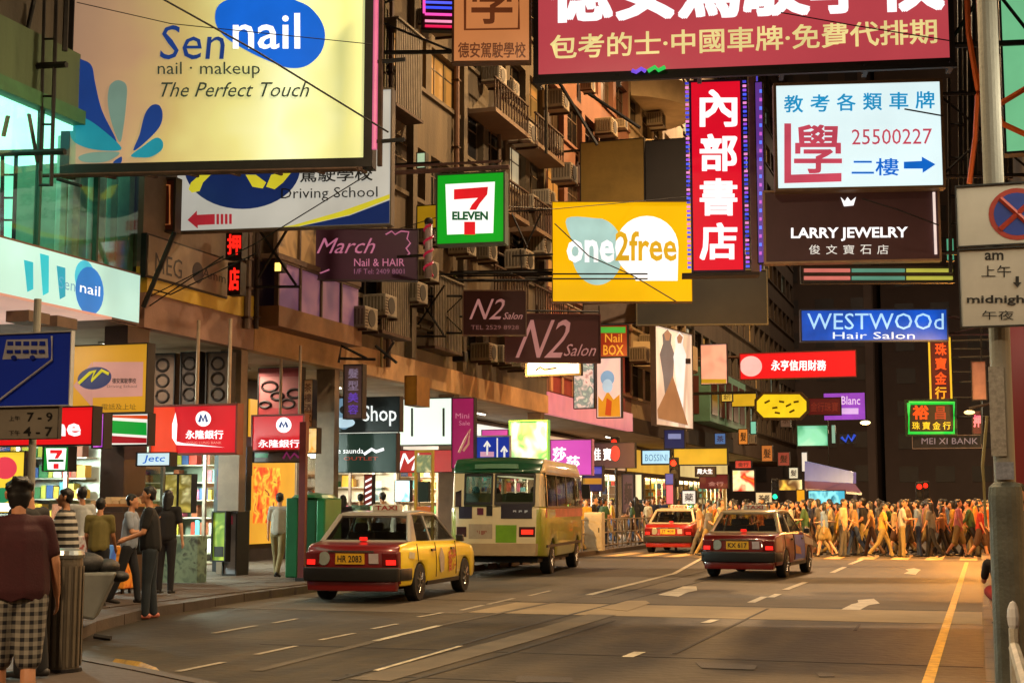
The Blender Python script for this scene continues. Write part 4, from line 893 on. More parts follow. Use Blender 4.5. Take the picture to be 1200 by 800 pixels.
# convenience store small box
s = Sign('lightbox_sign', 'small convenience store box sign with seven above the waiting people', 'sign', 51, 551, 80, 524, 22.6, plain=True, face=glow('#0f8c2c', .95, True), border=.02)
s.poly([(56, 550), (76, 550), (78, 525), (54, 525)], W1, 'white_field'); s.poly([(59, 531), (59, 527), (73, 527), (73, 530), (68, 537), (64, 537), (67, 531)], rd, 'numeral'); s.rect(63, 543, 69, 549, rd, 'numeral_foot'); s.rect(57, 538, 75, 541, glow('#0c5c2c', .7), 'band')
s = Sign('advert', 'yellow lit advert with red circle at the left edge', 'advert', -20, 600, 27, 530, 20.6, plain=True, face=glow('#f0cc38', 1.0, True, .08), border=.02); s.oval(6, 548, 14, 13, glow('#e04050', .9), 'red_disc'); s.oval(3, 580, 10, 9, glow('#2c8c58', .9), 'green_disc'); s.oval(14, 573, 4, 6, glow('#e8301c', .9), 'red_drop')
s.rect(-18, 589, 26, 599, W1)
# vertical signs and boxes by the pillars
s = Sign('sign', 'blue upright box sign over a pale lit panel beside the yellow wall', 'sign', 274, 556, 289, 524, 28.6, plain=True, face=glow('#143468', .7), border=.02); s.rect(276, 527, 287, 531, glow('#4c70b0', .8))
s = Sign('display_case', 'pale blue lit display case under the blue upright sign', 'display', 274, 596, 287, 557, 28.7, plain=True, face=poster(['#b0d4dc', '#e0e8e8', '#80a8b0'], .8, 3), border=.03)
for i, (x0, x1, a, b, m, lb) in enumerate([(178, 203, 416, 478, '#5c4636', 'brown shop board with dark roundels behind the larger bank sign'), (212, 232, 414, 476, '#44352b', 'dark board with faint characters between the hanging rods'), (242, 268, 414, 478, '#4e3c2c', 'dark board with a large curve beside the hanging rod')]):
    s = Sign('hanging_sign', lb, 'sign', x0, b, x1, a, 27.4, plain=True, face=mat(m, .7, 0, .3, 1.5), border=.03)
    for k in range(3): s.ring((x0 + x1) / 2, a + 12 + k * 18, 7, 7, .03, mat('#241a16', .6))
s = Sign('hanging_sign', 'pink poster with dark ring shapes hanging behind the smaller bank sign', 'sign', 303, 486, 352, 432, 31.6, plain=True, face=mat('#8f4a48', .6, 0, .2, 1.5), border=.02)
for cx, cy, rx in [(316, 453, 9), (345, 461, 8), (337, 473, 8), (325, 464, 7), (311, 474, 6)]: s.ring(cx, cy, rx, rx * .62, .035, mat('#2a1614', .6))
s.rect(303, 478, 352, 486, mat('#8c1c20', .6)); s.rect(303, 432, 352, 441, mat('#7c1a1c', .6))
s = Sign('banner', 'narrow tan vertical banner with brown characters beside the pink poster', 'banner', 356, 500, 366, 445, 30.8, plain=True, face=mat('#b08860', .6), border=.01); [s.text('茶樓酒家'[i], 357, 449 + i * 12, 365, 459 + i * 12, mat('#5c3418', .6), .01) for i in range(4)]
s = Sign('lightbox_sign', 'warm lit picture panel at the green stall', 'sign', 357, 530, 371, 502, 31, plain=True, face=poster(['#e89c30', '#f8d890', '#8c4418'], .9, 3), border=.02)
# phone shop, shoe outlet
s = Sign('lightbox_sign', 'black shop sign with pale swirl and white lettering', 'sign', 383, 506, 468, 467, 33.6, plain=True, face=mat('#0c1820', .35), border=.02); s.oval(403, 484, 11, 19, glow('#6c90a8', .8), 'swirl'); s.oval(404, 480, 6, 5, mat('#0c1820', .4), 'swirl_hole'); s.oval(403, 495, 13, 6, glow('#b8d4e4', .9), 'swirl_base')
s.text('Shop', 425, 475, 465, 499, glow('#e8ecec', 1.0), .01)
s = Sign('hanging_sign', 'dark green outlet board with white signature and red lettering', 'sign', 383, 553, 464, 509, 33.8, plain=True, face=glow('#0a2c22', .5, False, .05), border=.02); s.text('le saunda', 394, 525, 426, 531, W1); s.line([(427, 532), (436, 526), (441, 529), (450, 526)], .04, W1); s.text('OUTLET', 403, 535, 443, 539, glow('#a83820', .8))
s = Sign('hanging_sign', 'grey violet vertical board with characters in front of the black shop sign', 'sign', 403, 490, 424, 428, 31.8, plain=True, face=mat('#6c5864', .6, 0, .2, 2), border=.02); [s.text('髮型美容'[i], 408, 432 + i * 14, 420, 443 + i * 14, glow('#a08ca8', .5) if i < 2 else glow('#7048c0', .7), .01) for i in range(4)]
s = Sign('lightbox', 'ochre box lamp hanging from the canopy right of the black sign', 'lamp box', 475, 474, 488, 441, 34.6, plain=True, face=mat('#a8741c', .6), case=mat('#8a5c14', .6), border=.02, depth=.9)
s = Sign('lightbox_sign', 'large white lit panel between black sign and magenta banner', 'sign', 468, 521, 529, 468, 38.5, plain=True, face=glow('#dcecdc', 1.25, True, .06, .5), border=.04, case=mat('#3c443c', .5)); [s.line([(x, 478), (x, 511)], .035, mat('#2c3830', .5)) for x in (483, 520)]
s = Sign('banner', 'magenta vertical banner with faint figure left of the blue direction sign', 'banner', 530, 548, 555, 467, 37, plain=True, face=glow('#9c1c54', .75, True, .08), border=.02); s.line([(538, 530), (545, 515), (551, 503), (549, 520), (543, 528)], .04, glow('#c88a70', .6)); s.text('Mini', 534, 484, 550, 490, glow('#d88098', .7)); s.text('Sale', 538, 493, 551, 498, glow('#d88098', .7))
s = Sign('hanging_sign', 'red shop fascia with white letter behind the yellow bus stop', 'sign', 464, 553, 530, 528, 40, plain=True, face=glow('#b4181c', .85, True, .08), border=.02); s.text('M', 466, 531, 485, 551, W1, 0, .35)
s = Sign('hanging_sign', 'violet pink lit shop fascia above the minibus roof', 'sign', 505, 552, 533, 545, 41, plain=True, face=glow('#c86890', .9), border=.02)
# blue direction sign
s = Sign('road_sign', 'blue lane direction sign with white arrows above the minibus', 'road sign', 558, 540, 597, 512, 37.8, plain=True, face=glow('#1c38a8', .7), case=mat('#c8c8c8', .5), border=.04, depth=.06)
for x in (571, 591): s.line([(x, 533 if x < 580 else 537), (x, 518 if x < 580 else 524)], .03, WT); s.line([(x - 3.5, 523 if x < 580 else 529), (x, 517 if x < 580 else 523), (x + 3.5, 523 if x < 580 else 529)], .03, WT)
s.rect(563, 529, 579, 535, glow('#d8a0b8', .8)); s.line([(583, 513), (583, 539)], .02, WT)
MB().tube([(s.w * .5, .1, -s.P0.z + .1), (s.w * .5, .1, s.h)], .04, 8).build('post', mat('#6c6c6c', .5, .5), s.root)
s = Sign('lightbox_sign', 'magenta strip sign behind the blue direction sign', 'sign', 565, 512, 595, 504, 43, plain=True, face=glow('#d84ca0', .9), border=.02)
s = Sign('lightbox_sign', 'green and white lit picture sign above the minibus', 'sign', 598, 540, 641, 494, 42, plain=True, face=poster(['#58b848', '#a8e090', '#f0fce8', '#48b060', '#c8f0b0'], .95, 1.1, seed=6), border=.04, case=glow('#78c858', .8))
s = Sign('lightbox_sign', 'magenta cosmetics sign with two white characters right of the minibus', 'sign', 646, 556, 693, 516, 40, plain=True, face=glow('#d050b0', 1.1, True, .06), border=.03, case=mat('#b878a8', .5)); s.text('莎', 648, 524, 663, 540, W1, .03); s.text('莎', 664, 534, 679, 550, W1, .03)
s = Sign('hanging_sign', 'small navy board with yellow strip below the magenta sign', 'sign', 683, 575, 706, 546, 42, plain=True, face=glow('#1c1c5c', .6), border=.02); s.rect(683, 560, 705, 567, glow('#a87c28', .8)); s.rect(696, 547, 705, 555, glow('#4848b8', .8))
s = Sign('hanging_sign', 'dark purple shop board with white characters and red lamp', 'sign', 694, 548, 744, 519, 50, plain=True, face=mat('#3a2038', .5), border=.02); s.text('佳', 696, 525, 704, 539, W1, .02); s.text('寶', 707, 525, 716, 539, W1, .02); s.oval(721, 531, 5.5, 9, glow('#f02828', 1.2), 'red_lamp')
s = Sign('lightbox_sign', 'pale blue lit strip sign over the shop with columns', 'sign', 753, 543, 785, 528, 56, plain=True, yb1=545, face=glow('#a8d8f0', 1.05, True, .1, 1), border=.06); s.text('BOSSINI', 756, 532, 782, 540, glow('#5c8cb0', .8))
s = Sign('hanging_sign', 'navy square board hanging under the tall fashion poster', 'sign', 779, 525, 802, 504, 60, plain=True, face=glow('#1c2458', .6), border=.03); s.rect(783, 508, 798, 514, glow('#7c88b8', .8))
s = Sign('hanging_sign', 'dark brown board with white characters over a red one', 'sign', 815, 558, 838, 547, 55, plain=True, face=mat('#2c1c1c', .5), border=.02); s.text('周大生', 817, 549, 835, 555, W1, .02)
s = Sign('hanging_sign', 'dull red hanging board below the dark brown one', 'sign', 820, 572, 853, 556, 56, plain=True, face=glow('#6a2420', .6), border=.02); s.text('金行', 830, 564, 848, 569, glow('#c89080', .8))
s = Sign('hanging_sign', 'yellow lit fascia of the distant shop under the teal bay', 'sign', 790, 544, 852, 526, 62, plain=True, face=glow('#d8a828', .9, True), border=.05)
s = Sign('lightbox_sign', 'yellow and red picture sign over the heads left of the traffic light', 'sign', 859, 575, 884, 551, 70, plain=True, face=poster(['#f0c828', '#e8e0b0', '#d83018', '#f0b020'], .95, 1.0, seed=3, sample=True), border=.04)
s = Sign('hanging_sign', 'warm yellow strip sign above the distant crowd', 'sign', 908, 574, 940, 562, 72, plain=True, face=poster(['#f0c850', '#5c4020', '#f0e0a0'], .9, 1.2), border=.04)
s = Sign('hanging_sign', 'round yellow lantern like sign above the distant crowd', 'sign', 934, 588, 943, 574, 70, plain=True, face=glow('#e8a018', .95), border=.04)
s = Sign('hanging_sign', 'cyan lit shop fascia strip above the crowd', 'sign', 948, 590, 990, 575, 74, plain=True, face=poster(['#1c6c8c', '#78d8f0', '#38a0c8'], .9, 1.2, (2, 1, 1), seed=2), border=.04)
t = thing('shop_awning', 'violet blue fascia with pinkish awning at the far end of the row', 'awning', (0, 0, 0))
P = [atY(943, 540, 84), atY(1000, 553, 78), atY(1000, 566, 78), atY(943, 563, 84)]
for off, col_, nm in ((0, '#6c6ca8', 'fascia'),):
    mb = MB(); mb.add([tuple(p) for p in P] + [tuple(p + Vector((.1, .5, 0))) for p in P], [(0, 1, 2, 3), (7, 6, 5, 4), (0, 4, 5, 1), (1, 5, 6, 2), (2, 6, 7, 3), (3, 7, 4, 0)]); mb.build(nm, glow(col_, .6), t)
P = [atY(943, 563, 84), atY(1001, 566, 78), atY(1010, 577, 75), atY(943, 572, 82)]
mb = MB(); mb.add([tuple(p) for p in P] + [tuple(p - Vector((0, 0, .12))) for p in P], [(0, 1, 2, 3), (7, 6, 5, 4), (0, 4, 5, 1), (1, 5, 6, 2), (2, 6, 7, 3), (3, 7, 4, 0)]); mb.build('awning_cloth', glow('#8a5450', .45), t)
# ================================================================ vehicles
def paint(c, var=.06): return mat(c, .28, .1, var, 2.5, 0, False, coat=.6)
RUB = mat('#100f0f', .8, 0, .2, 6); CHR = mat('#b8b4ac', .22, 1.0, .1, 4); TRIM = mat('#151414', .45, 0, .2, 5)
def shape(t, f, cuts):
    """round a vehicle's panels in plan and section; wheels stay as they are"""
    import bmesh
    todo = list(t.children); seen_ = set()
    while todo:
        o = todo.pop(); todo += [c for c in o.children]
        if o.name.startswith('wheel') or o.type != 'MESH' or o.parent and o.parent.name.startswith('wheel') or o.data.name in seen_: continue
        seen_.add(o.data.name); bm = bmesh.new(); bm.from_mesh(o.data)
        if o.name.split('.')[0] in ('body', 'roof', 'rear_bumper', 'front_bumper', 'lower_valance', 'windows', 'panel', 'lime_panel', 'roof_lettering', 'tail_light', 'number_plate', 'blue_panel', 'white_panel', 'orange_wave', 'ad_figure', 'ad_patch', 'door_seam', 'lettering'):
            for ax, c in cuts:
                n = [0, 0, 0]; n[ax] = 1; q = [0, 0, 0]; q[ax] = c
                bmesh.ops.bisect_plane(bm, geom=bm.verts[:] + bm.edges[:] + bm.faces[:], plane_co=q, plane_no=n)
            bmesh.ops.triangulate(bm, faces=[x for x in bm.faces if len(x.verts) > 4])
        for v in bm.verts: v.co = f(v.co)
        bm.to_mesh(o.data); bm.free()
        if o.name.split('.')[0] in ('body', 'roof', 'rear_bumper', 'lower_valance'):
            o.data.polygons.foreach_set('use_smooth', [True] * len(o.data.polygons)); o.data.set_sharp_from_angle(angle=.62)
def wheel(parent, x, y, r=.31, wd=.19, side=1, name='wheel'):
    mb = MB(); pr = [(r * .62, -wd / 2), (r * .94, -wd / 2), (r, -wd / 2 + .03), (r, wd / 2 - .03), (r * .94, wd / 2), (r * .62, wd / 2)]
    mb.lathe((0, 0, 0), pr, 24, 0, 0); w = mb.build(name, RUB, parent, smooth=False); w.location = (x, y, r)
    mb = MB(); f = side * wd / 2
    mb.lathe((0, 0, 0), [(r * .62, f * .98), (r * .60, f * .9), (r * .52, f * .7), (r * .2, f * .82), (.01, f * .92)] if side > 0 else [(.01, f * .92), (r * .2, f * .82), (r * .52, f * .7), (r * .60, f * .9), (r * .62, f * .98)], 20, 0, 0)
    for k in range(7):
        a = 2 * math.pi * k / 7; ca, sa = math.cos(a), math.sin(a)
        mb.tube([(f * 1.0, ca * r * .12, sa * r * .12), (f * .96, ca * r * .57, sa * r * .57)], .025, 5)
    mb.build('rim', CHR, w); return w
def taxi(label, loc, rz, side_ad=None, ad_y=(-2.3, 2.2), roofc='#a8a49c', boot='#7c1414', sidec='#8a1818', plate='LN 2083', tx=None, adart=None):
    t = thing('taxi', label, 'taxi', loc, rz, 'taxis in the street'); L = 4.6; W = 1.69; hw = W / 2
    def arch(yc, r=.37, n=9): return [(yc + r * math.cos(math.pi * i / n), .27 + r * math.sin(math.pi * i / n)) for i in range(n + 1)]
    out = [(-2.24, .27), (-2.3, .40), (-2.3, .62), (-2.27, .84), (-2.2, .93), (-1.55, .985), (.95, .95), (1.9, .85), (2.2, .76), (2.28, .6), (2.28, .3), (2.2, .25)]
    out += arch(1.38) + arch(-1.3)
    mb = MB(); mb.prism(out, 0, -hw, hw)
    body = mb.build('body', [paint(boot), paint(sidec)] + ([side_ad] if side_ad else []), t, bevel=.045)
    me = body.data
    for p in me.polygons:
        n, c = p.normal, p.center
        if abs(n.x) > .5 and c.y > -2.24: p.material_index = 1
        elif abs(c.x) > hw - .06 and c.y > -2.2: p.material_index = 1
        if side_ad and p.material_index == 1: p.material_index = 2
        if side_ad and c.y > .9 and n.z > .5: p.material_index = 2
    for p in me.polygons: p.use_smooth = False
    # greenhouse
    zb, zt = .955, 1.40; B = [(-1.62, -.77), (.98, -.77), (.98, .77), (-1.62, .77)]; T = [(-1.12, -.60), (.30, -.60), (.30, .60), (-1.12, .60)]
    v = [(x, y, zb) for y, x in B] + [(x, y, zt) for y, x in T]
    mb = MB(); mb.add(v, [(0, 1, 2, 3), (4, 7, 6, 5), (0, 4, 5, 1), (1, 5, 6, 2), (2, 6, 7, 3), (3, 7, 4, 0)]); mb.build('windows', clear_glass((.42, .46, .46)), t, fixn=True)
    MB().box(-.7, -1.5, .99, .7, -1.15, 1.01).build('parcel_shelf', mat('#3a2c28', .8), t)
    for sx, yy in ((-.38, -.75), (.38, -.75), (-.38, .05), (.38, .05)):
        MB().box(sx - .24, yy - .06, .96, sx + .24, yy + .06, 1.12).build('seat', mat('#4a4038', .8), t, bevel=.03)
        MB().box(sx - .12, yy - .04, 1.125, sx + .12, yy + .04, 1.27).build('headrest', mat('#56493e', .8), t, bevel=.03)
    mb = MB(); mb.blob((.38, .18, 1.24), (.085, .1, .12), 10, 7); mb.blob((.38, .2, 1.0), (.2, .12, .14), 10, 6); mb.build('driver', mat('#2c201a', .7), t, smooth=True)
    rm = paint(roofc)
    mb = MB(); mb.prism([(-1.20, zt - .005), (-1.1, zt + .05), (-.4, zt + .085), (.25, zt + .05), (.36, zt - .005)], 0, -.625, .625); mb.build('roof', rm, t, bevel=.03)
    def P(y, x, k): # point on the greenhouse side
        return None
    pil = MB()
    for sx in (-1, 1):
        for (yb, yt, wd) in [(-1.60, -1.14, .075), (-.42, -.42, .035), (.96, .31, .035)]:
            pil.tube([(sx * .775, yb, zb), (sx * .612, yt, zt)], wd * .6, 6)
        pil.add([(sx * .782, -1.6, zb), (sx * .782, -1.22, zb), (sx * .625, -1.0, zt), (sx * .625, -1.14, zt), (sx * .76, -1.6, zb), (sx * .76, -1.22, zb), (sx * .6, -1.0, zt), (sx * .6, -1.14, zt)], [(0, 1, 2, 3), (7, 6, 5, 4), (0, 4, 5, 1), (1, 5, 6, 2), (2, 6, 7, 3), (3, 7, 4, 0)])
        pil.tube([(sx * .785, -1.6, zb), (sx * .785, .98, zb)], .022, 5)
    pil.tube([(-.74, -1.625, zb + .02), (.74, -1.625, zb + .02)], .03, 5); pil.tube([(-.6, -1.14, zt), (.6, -1.14, zt)], .035, 6)
    pil.build('pillars', rm, t)
    # bumpers, lamps, trim
    mb = MB(); mb.box(-hw - .015, -2.40, .36, hw + .015, -2.29, .58); mb.box(-hw - .015, -2.29, .36, -hw + .03, -1.75, .56); mb.box(hw - .03, -2.29, .36, hw + .015, -1.75, .56); mb.build('rear_bumper', TRIM, t, bevel=.02)
    MB().box(-hw, 2.29, .3, hw, 2.38, .55).build('front_bumper', TRIM, t, bevel=.02)
    MB().box(-hw + .03, -2.33, .2, hw - .03, -2.2, .36).build('lower_valance', paint(boot), t, bevel=.02)
    rl = glow('#ff2018', 1.4, True)
    for sx in (-1, 1):
        l = MB().box(sx * .84, -2.325, .60, sx * .56, -2.29, .82).build('tail_light', mat('#5a0c0c', .2), t, bevel=.02); MB().box(sx * .80, -2.335, .62, sx * .64, -2.326, .70).build('lit_lens', rl, l)
    MB().box(-.055, -1.72, 1.0, .055, -1.64, 1.05).build('brake_light', rl, t)
    MB().box(-.42, -2.305, .82, .42, -2.285, .845).build('chrome_strip', CHR, t)
    o = MB().box(-.26, -2.325, .63, .26, -2.30, .80).build('number_plate', mat('#c8981c', .5, 0, .1), t)
    letters(o, plate, (-.22, .66), (.22, .66), (-.22, .77), mat('#1c140c', .5), -2.329, .02)
    mb = MB(); mb.lathe((-.50 + .02, -2.315, .72), [(.11, 0), (.11, .02)], 18, 0, 1); o = mb.build('licence_oval', mat('#8a908a', .5), t); o.scale = (1, 1, 1)
    MB().box(.34, -2.32, .64, .50, -2.30, .80).build('seat_sticker', mat('#a89ca0', .5), t)
    o = MB().box(-.26, -.55, zt + .07, .26, -.40, zt + .19).build('roof_sign', mat('#b8b4a8', .4), t, bevel=.02)
    letters(o, 'TAXI', (-.2, zt + .09), (.2, zt + .09), (-.2, zt + .17), mat('#8a1414', .4), -.556, .02)
    for sx in (-1, 1):
        MB().box(sx * (hw + .002), .85, .93, sx * (hw + .14), .95, 1.05).build('mirror', TRIM, t, bevel=.02)
        for yy in (-1.42, -.42, .78): MB().box(sx * (hw + .007), yy - .009, .36 if yy != -1.42 else .66, sx * (hw - .01), yy + .008, .94).build('door_seam', mat('#1a0e08', .8), t)
        for yy in (-.6, .55): MB().box(sx * (hw + .03), yy - .1, .80, sx * (hw + .003), yy + .08, .84).build('door_handle', TRIM, t)
        MB().box(sx * (hw + .015), -.9, .24, sx * (hw - .03), .98, .31).build('sill', TRIM, t)
        for yy in (-1.3, 1.38): wheel(t, sx * (hw - .1), yy, .31, .19, sx)
    MB().box(-.6, -2.0, .2, .6, 2.0, .34).build('underbody', mat('#0d0c0c', .9), t)
    if adart: adart(t, hw)
    t.scale = (1.06, 1, 1.02)
    def f(c):
        x, y, z = c; a = abs(y); k = 1 - .085 * max(0, (a - 1.55) / .8) ** 2
        if z > .55: k *= 1 - .05 * min(1, (z - .55) / .42) ** 2
        if z < .4: k *= 1 - .04 * (.4 - z) / .2
        y2 = y - (.09 * (abs(x) / .85) ** 2.5) * (1 if y > 2.0 else (-1 if y < -2.0 else 0))   # bowed front and rear
        return Vector((x * k, y2, z))
    shape(t, f, [(1, -2.15), (1, -1.95), (1, -1.72), (1, -.9), (1, -.2), (1, .6), (1, 1.75), (1, 1.95), (1, 2.12), (2, .55), (2, .68), (2, .82), (0, -.6), (0, -.3), (0, 0), (0, .3), (0, .6)])
    return t
def wall_yz(t, txt, x, y0, y1, z0, z1, m, bold=.02, rise=0.):
    v, f, a0, a1, b0, b1 = text_mesh(txt, bold); mb = MB()
    mb.add([(x, y0 + (y1 - y0) * (p[0] - a0) / (a1 - a0), z0 + (z1 - z0) * (p[1] - b0) / (b1 - b0) + rise * (p[0] - a0) / (a1 - a0)) for p in v], f); return mb.build('lettering', m, t, fixn=False)
def art1(t, hw):
    x = hw + .010
    wall_yz(t, '香港', x, .25, .75, .40, .78, mat('#b84c1c', .5), .03, .06)
    mb = MB(); mb.prism([(.0, .45), (-.2, .42), (-.28, .7), (-.1, .86), (.02, .7)], 0, x, x + .002); mb.build('ad_figure', mat('#a89c8c', .5, 0, .3, 8), t)
    mb = MB(); mb.prism([(-1.9, .72), (-1.65, .70), (-1.6, .8), (-1.85, .82)], 0, x, x + .002); mb.build('ad_patch', mat('#b8b090', .5), t)
ywrap = mat('#f0d01c', .3, 0, .07, 3, 0, False, coat=.5)
p, q = gnd(480, 703), gnd(388, 703)
taxi('red and yellow taxi nearest the camera with yellow advertising along its side', (-10.02, 24.45, 0), .055, ywrap, roofc='#9a948a', boot='#6c0e10', plate='HR 2083', adart=art1)
def art2(t, hw):
    x = hw + .010
    mb = MB(); mb.prism([(-.38, .36), (.74, .36), (.74, .9), (-.38, .92)], 0, x, x + .002); mb.build('blue_panel', mat('#3458c0', .4, 0, .3, 3), t)
    mb = MB(); mb.prism([(.8, .7), (2.2, .6), (2.2, .72), (.8, .88)], 0, x, x + .002); mb.build('white_panel', mat('#b8b0a8', .4), t)
    mb = MB(); mb.prism([(-.36, .5), (.3, .46), (.2, .62), (-.36, .7)], 0, x + .002, x + .004); mb.build('orange_wave', mat('#b87c48', .4), t)
taxi('red taxi with silver roof and blue door advert in the right lane', (-4.95, 34.6, 0), -.075, None, roofc='#a89878', boot='#64100e', sidec='#70140f', plate='KX 617', adart=art2)
taxi('red taxi farther up the left lane with pale roof', (-10.05, 50.9, 0), .0, None, roofc='#b0a48c', boot='#84120f', plate='JT 409')

# --- green and cream minibus
def minibus(label, loc, rz):
    t = thing('minibus', label, 'minibus', loc, rz); hw = 1.0; Z0, Z1 = .42, 2.60; y0, y1 = -3.1, 3.1
    def arch(yc, r=.42, n=9): return [(yc + r * math.cos(math.pi * i / n), Z0 - .05 + r * math.sin(math.pi * i / n)) for i in range(n + 1)]
    out = [(y0 + .02, Z0), (y0, .8), (y0 + .03, 1.5), (y1 - .12, 1.5), (y1, 1.1), (y1, Z0)] + arch(2.0) + arch(-1.75)
    rof = [(y0 + .13, 2.23), (y0 + .15, 2.3), (y0 + .34, 2.5), (y0 + .6, Z1), (y1 - .8, Z1), (y1 - .45, 2.45), (y1 - .38, 2.23)]
    cream = mat('#d8c8a0', .35, 0, .12, 2, 0, False, coat=.4); green = paint('#0d4a2c'); lime = mat('#9aa030', .35, 0, .3, 1.5, 0, False, coat=.4)
    mb = MB(); mb.prism(out, 0, -hw, hw); o = mb.build('body', [cream, green, lime], t, bevel=.06)
    for q in o.data.polygons:
        c, n = q.center, q.normal
        if n.x > .5 or (c.x > .9 and c.y > y0 + .2) or (abs(c.x) > .9 and c.z < 1.4): q.material_index = 2
    mb = MB(); mb.prism(rof, 0, -hw, hw); o = mb.build('roof', [green, cream], t, bevel=.16)
    for q in o.data.polygons:
        if q.normal.x > .6: q.material_index = 1
    mb = MB(); zz = (1.501, 2.229); yr = (y0 + .035, y0 + .135)
    for x0, x1 in ((-.985, -.73), (-.07, -.01), (.89, .985)):
        mb.add([(x, yr[k] + d, zz[k]) for k in (0, 1) for d in (0, .09) for x in (x0, x1)], [(0, 2, 3, 1), (4, 5, 7, 6), (0, 1, 5, 4), (2, 6, 7, 3), (0, 4, 6, 2), (1, 3, 7, 5)])
    for i in range(5):
        for sx in (-1, 1): mb.box(sx * .985, y0 + .22 + i * 1.42, 1.501, sx * .92, y0 + .34 + i * 1.42, 2.229)
    mb.build('window_posts', cream, t)
    MB().box(-.85, y0 + .5, 2.19, .85, y1 - 1, 2.225).build('ceiling_panel', mat('#b0a890', .6), t); MB().box(-.1, y0 + .7, 2.17, .1, y1 - 1.4, 2.189).build('cabin_light', glow('#fff0c8', 1.6, True), t)
    for i in range(4):
        for sx in (-.55, .5):
            MB().box(sx - .38, y0 + .5 + i * 1.15, 1.4, sx + .38, y0 + .62 + i * 1.15, 1.80).build('seat', mat(['#5c6a48', '#7a6a58'][i % 2], .8), t, bevel=.04)
            if (i + (sx > 0)) % 2 == 0: mb = MB(); mb.blob((sx, y0 + .75 + i * 1.15, 1.83), (.09, .1, .13), 10, 7); mb.blob((sx, y0 + .78 + i * 1.15, 1.55), (.2, .14, .16), 10, 6); mb.build('passenger', mat(['#1c1614', '#6a5a50'][i % 2], .8), t, smooth=True)
    def rear(x0, x1, z0, z1, m, nm, pr=.02):
        def yy(z): return y0 + (.03 * z / 1.5 if z < 1.5 else .03 + .11 * (z - 1.5) / .7)
        mb = MB(); v = [(x0, yy(z0) - pr, z0), (x1, yy(z0) - pr, z0), (x1, yy(z1) - pr, z1), (x0, yy(z1) - pr, z1)]; v += [(a, b + pr + .03, c) for a, b, c in v]
        mb.add(v, [(0, 1, 2, 3), (7, 6, 5, 4), (0, 4, 5, 1), (1, 5, 6, 2), (2, 6, 7, 3), (3, 7, 4, 0)]); return mb.build(nm, m, t)
    gl = glass_dark('#1d1c1c', .07); fr = TRIM
    for x0, x1 in ((-.70, -.10), (.02, .86)):
        w_ = rear(x0 - .04, x1 + .04, 1.53, 1.60, fr, 'rear_window', .022); rear(x0 - .04, x1 + .04, 2.17, 2.22, fr, 'rear_window_head', .022)
        for xx in (x0 - .04, x1): rear(xx, xx + .04, 1.60, 2.17, fr, 'rear_window_side', .02)
        rear(x0, x1, 1.60, 2.17, clear_glass((.6, .62, .56)), 'pane', .0)
    rear(-.95, -.80, 1.5, 2.2, gl, 'corner_pane', .0)
    for x0, x1, z0, z1, c in [(-.86, -.54, 1.24, 1.50, '#241c34'), (-.42, -.27, 1.32, 1.47, '#5c1c38'), (-.2, -.06, 1.30, 1.52, '#1c1c1c'), (.14, .84, 1.24, 1.56, '#1e1a2c'), (-.62, -.06, .80, 1.12, '#a89880')]:
        rear(x0, x1, z0, z1, mat(c, .4, 0, .15, 8), 'panel', .02)
    for i in range(3): rear(.42 + i * .13, .49 + i * .13, 1.28, 1.42, mat('#b0b8c8', .4), 'sticker', .016)
    o = rear(-.50, -.16, .86, 1.0, mat('#c8901c', .5), 'number_plate', .018)
    letters(o, 'KU 883', (-.47, .88), (-.19, .88), (-.47, .98), mat('#8c1c0c', .5), y0 - .03 + .03, .02)
    rear(.02, .50, .72, 1.10, mat('#6c9c1c', .4, 0, .2, 4), 'lime_panel', .022)
    for x0, x1, lit in ((-.92, -.68, 0), (.56, .92, 1)):
        l = rear(x0, x1, .84, 1.06, mat('#3c0c0c', .3), 'tail_light', .02)
        if lit: rear(x0 + .06, x1 - .04, .90, 1.0, glow('#ff2a18', 1.5, True), 'lit_lens', .03)
    rear(-.98, .98, .44, .70, mat('#a8906c', .4, 0, .15, 3), 'rear_bumper', .06)
    rear(-.5, .5, 2.34, 2.44, mat('#5c8c6c', .5), 'roof_lettering', .03)
    sd = hw + .004
    for i in range(4):
        ya = y0 + .35 + i * 1.42; mb = MB(); mb.box(sd - .01, ya, 1.50, sd + .012, ya + 1.36, 2.22); w_ = mb.build('side_window', clear_glass((.6, .56, .44)), t)
        mb = MB(); mb.box(sd + .013, ya - .03, 1.47, sd + .025, ya + 1.39, 1.51); mb.box(sd + .013, ya - .03, 2.21, sd + .025, ya + 1.39, 2.25); mb.box(sd + .013, ya - .03, 1.52, sd + .025, ya + .01, 2.2); mb.build('frame', mat('#6a5a44', .4, .4), w_)
    MB().box(sd - .01, y0 + .3, 1.26, sd + .01, y1 - .4, 1.46).build('side_stripe', mat('#c86a5c', .35, 0, .35, 2), t)
    MB().box(sd - .01, y0 + .5, .60, sd + .008, y1 - .5, .66).build('side_moulding', TRIM, t)
    MB().box(-.9, -2.9, .28, .9, 2.9, .44).build('underbody', mat('#0d0c0c', .9), t)
    for sx in (-1, 1):
        for yy in (-1.75, 2.0): wheel(t, sx * .86, yy, .36, .22, sx)
    MB().box(hw + .02, y1 - .5, 1.7, hw + .22, y1 - .42, 2.05).build('mirror', TRIM, t)
    def f(c):
        x, y, z = c; k = 1 - .13 * max(0, (abs(y) - 2.62) / .5) ** 2
        if z > 1.5: k *= 1 - .07 * ((z - 1.5) / 1.1) ** 1.5
        if z < .8: k *= 1 - .03 * (.8 - z) / .4
        return Vector((x * k, y + (.10 * abs(x) ** 2.5 if y < -2.6 else 0), z - (.05 * abs(x) ** 2.2 if z > 2.3 else 0)))
